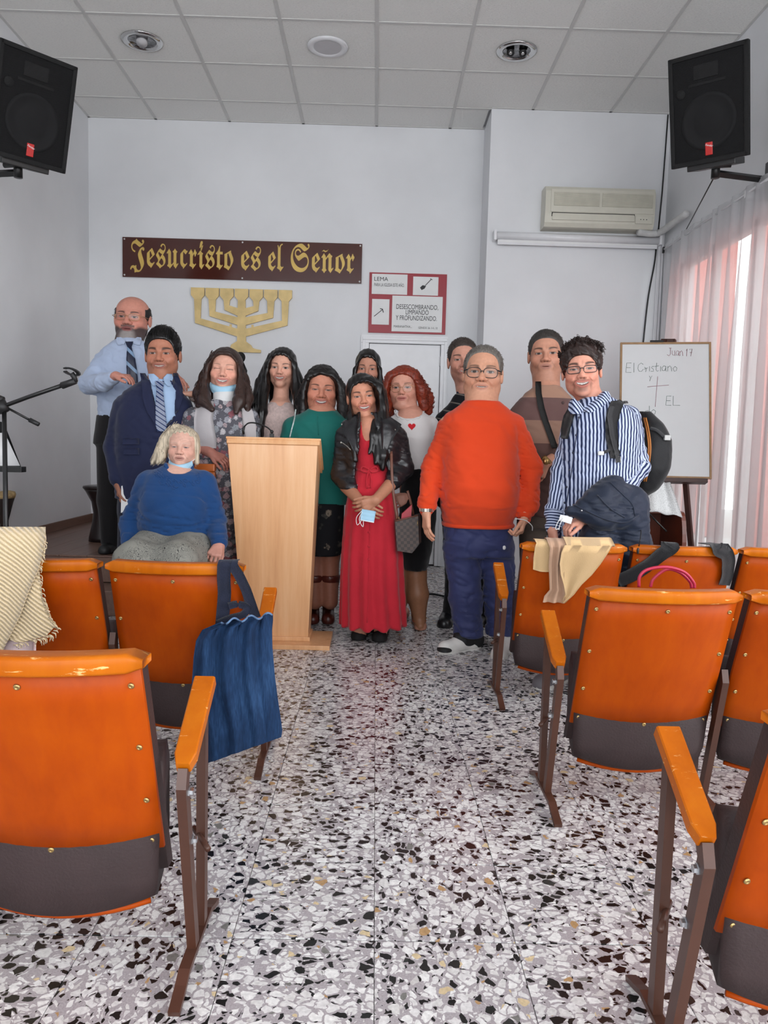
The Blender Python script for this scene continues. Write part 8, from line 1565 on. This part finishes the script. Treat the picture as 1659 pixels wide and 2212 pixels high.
def shawl():
    key = ('L', 2, 1); s = SEATS[key]; t = NT('cream_ribbed_wool'); co = t.coord(); g = t.mapping(co, (1, 1, 1), rot=(0, math.radians(52), 0)); wv = t.n('ShaderNodeTexWave', wave_type='BANDS', bands_direction='X'); t.set(wv.inputs['Vector'], g); wv.inputs['Scale'].default_value = 27; wv.inputs['Distortion'].default_value = .6; t.base(t.mix(t.rng(wv.outputs['Fac'], .2, .6), lin('#c9b189'), lin('#ead4b0'))); t.props(.95, spec=.1, sheen=.3); t.bump(t.math('ADD', wv.outputs['Fac'], t.noise(co, 300, 2).outputs[0]), .7, .006); WOOL = t.m
    e = empty('cream_shawl', (s.location.x, s.location.y, .75), 0, 'cream fringed wool shawl draped over the second far left-hand seat', 'shawl'); o = V(*e.location); Yb = s.location.y - .09
    def G_(rows, off, fold=.008, nf=2.0, n=18, ph=0):
        G = []
        for k, (v, a, b) in enumerate(rows):
            row = []
            for t_ in np.linspace(0, 1, n):
                u = a + (b - a) * t_; p = at(u, v, Yb); bulge = .030 * math.sin(min(1, k / 3) * 1.57); p[1] -= off + bulge * (1 - .2 * t_) + fold * math.sin(t_ * 6.28 * nf + ph + .2 * k); p = at(u, v, p[1]); row.append(p - o)
            G.append(row)
        return np.array(G)
    top = [[(at(u, 1150, Yb + d)[0], Yb + d, .800 + .012 * math.sin(u * .05) - .04 * max(0, d - .12)) - o for u in np.linspace(-190, 96, 18)] for d in (.26, .16, .06)]
    A_ = np.concatenate([np.array(top), G_([(1142, -190, 98), (1165, -190, 100), (1190, -190, 96), (1230, -190, 84), (1280, -190, 62), (1330, -190, 44), (1370, -190, 24), (1410, -190, 4)], .02)]); MB().grid(A_, .006).build('front_fold', WOOL, e)
    B_ = G_([(1168, 20, 100), (1200, 15, 88), (1240, 10, 86), (1290, 0, 92), (1330, 0, 106), (1352, 0, 120), (1372, -10, 100), (1384, -10, 50)], .008, .004, 1.5); MB().grid(B_, .006).build('under_fold', WOOL, e)
    fr = MB(); rg = np.random.default_rng(4)
    edge = [(98, 1160), (92, 1185), (84, 1220), (86, 1255), (92, 1290), (100, 1318), (112, 1342), (124, 1356), (112, 1370), (95, 1378), (70, 1384), (45, 1390), (20, 1396)]
    for i in range(90):
        t_ = rg.uniform(0, len(edge) - 1.001); k = int(t_); f = t_ - k; u = edge[k][0] + (edge[k + 1][0] - edge[k][0]) * f; v = edge[k][1] + (edge[k + 1][1] - edge[k][1]) * f; a = rg.uniform(.1, 1.0); P0 = at(u - 3, v, Yb - .045); fr.tube(spline([P0 - o, at(u + 5, v + 4 * a, Yb - .05) - o, at(u + rg.uniform(2, 8), v + 14 * a, Yb - .05) - o], 3), .0016, 4)
    w = fr.build('fringe', WOOL, e); w['kind'] = 'stuff'
    QC = M('pale_pink_quilted_nylon', '#c9b2b4', .6, var=.1, scale=30, bump=1.0, bscale=38); key_ = key
    C_ = G_([(1340, -150, 74), (1380, -150, 78), (1405, -150, 78), (1440, -150, 76), (1480, -150, 72)], .0, .006, 4, 22); o2 = empty('quilted_jacket', (s.location.x, s.location.y, .5), 0, 'pale pink quilted jacket hanging under the cream shawl', 'jacket'); C_ = C_ + o - V(*o2.location); MB().grid(C_, .012).build('jacket_body', QC, o2)
shawl()
def tote():
    key = ('L', 2, 0); s = SEATS[key]; t = NT('dark_denim'); co = t.coord(); n1 = t.noise(t.mapping(co, (260, 260, 30)), 1, 3).outputs[0]; n2 = t.noise(t.mapping(co, (20, 20, 5)), 1, 4).outputs[0]; t.base(t.ramp(t.math('ADD', t.math('MULTIPLY', n1, .4), t.math('MULTIPLY', n2, .6)), [(.3, lin('#0f1f38')), (.5, lin('#1a3354')), (.72, lin('#2f4e75'))])); t.props(.85, spec=.2); t.bump(n1, .35, .003); DEN = t.m
    e = empty('denim_tote_bag', (at(510, 1500, s.location.y - .1)[0], s.location.y - .12, .28), 0, 'dark blue denim tote bag hanging from the corner of the far left aisle seat', 'bag'); o = V(*e.location); Yb = s.location.y - .14
    rows = [(1345, 478, 588, 1328), (1362, 438, 588, 1340), (1385, 425, 586, 1362), (1420, 420, 587, 1400), (1480, 416, 592, 1460), (1540, 430, 600, 1520), (1590, 444, 606, 1560), (1625, 448, 608, 1578), (1648, 450, 606, 1592)]
    def side(sgn, dd):
        G = []
        for k, (v, a, b, vb) in enumerate(rows):
            q = k / (len(rows) - 1); row = []
            for t_ in np.linspace(0, 1, 44):
                u = a + (b - a) * t_; vv = v + (vb - v) * t_ + (5 * math.sin(t_ * 19) * (1 - q) if k < 2 else 0); bul = math.sin(t_ * math.pi) ** .6 * dd * math.sin(min(1, .25 + q * 1.1) * 2.2); p = at(u, vv, Yb + .055 * t_ - sgn * bul + (.013 * math.sin(t_ * 23 + 1 + q) + .007 * math.sin(t_ * 41 + 2 * q)) * (1 - .6 * q)); row.append(p - o)
            G.append(row)
        return np.array(G)
    MB().grid(side(1, .055), .003).build('front_panel', DEN, e); MB().grid(side(-1, .04)[:, ::-1], .003).build('rear_panel', DEN, e)
    hem = side(1, .055)[0]; MB().tube(hem + V(0, -.002, .001), .0035, 5).build('hem', M('denim_stitch', '#5d7a9e', .8), e)
    NB = cloth('navy_webbing', '#1b2033', .8, .1, 8, .6, 300); hx = seat_x(key, 490, 1190, s.location.y - .04)
    X_ = lambda u, v: seat_x(key, u, v, s.location.y - .05); Z_ = lambda u, v: at(u, v, s.location.y - .05)[2]
    ribbon(key, [(X_(490, 1195), .757 + .03, .010), (X_(489, 1200), .752, .014), (X_(487, 1240), Z_(487, 1240), .016), (X_(485, 1290), Z_(485, 1290), .035), (X_(482, 1350), Z_(482, 1350), .085)], .0205, 'handle', NB, e)
    ribbon(key, [(X_(505, 1195), .757 + .03, .010), (X_(506, 1200), .752, .013), (X_(520, 1250), Z_(520, 1250), .012), (X_(534, 1300), Z_(534, 1300), .02), (X_(546, 1345), Z_(546, 1345), .03)], .016, 'handle', NB, e)
    ribbon(key, [(X_(476, 1340), Z_(476, 1340), .092), (X_(500, 1330), Z_(500, 1330), .095), (X_(526, 1325), Z_(526, 1325), .085), (X_(534, 1312), Z_(534, 1312), .075), (X_(518, 1303), Z_(518, 1303), .07), (X_(497, 1306), Z_(497, 1306), .07)], .012, 'second_handle', NB, e)
tote()
tag(MB().tube(spline([atz(866, 1283, .008), atz(900, 1286, .008), atz(935, 1283, .008), atz(975, 1290, .008), atz(1010, 1284, .008)], 6), .008, 6).build('floor_cable', BLACKM), 'black cable lying on the terrazzo behind the group', 'cable')
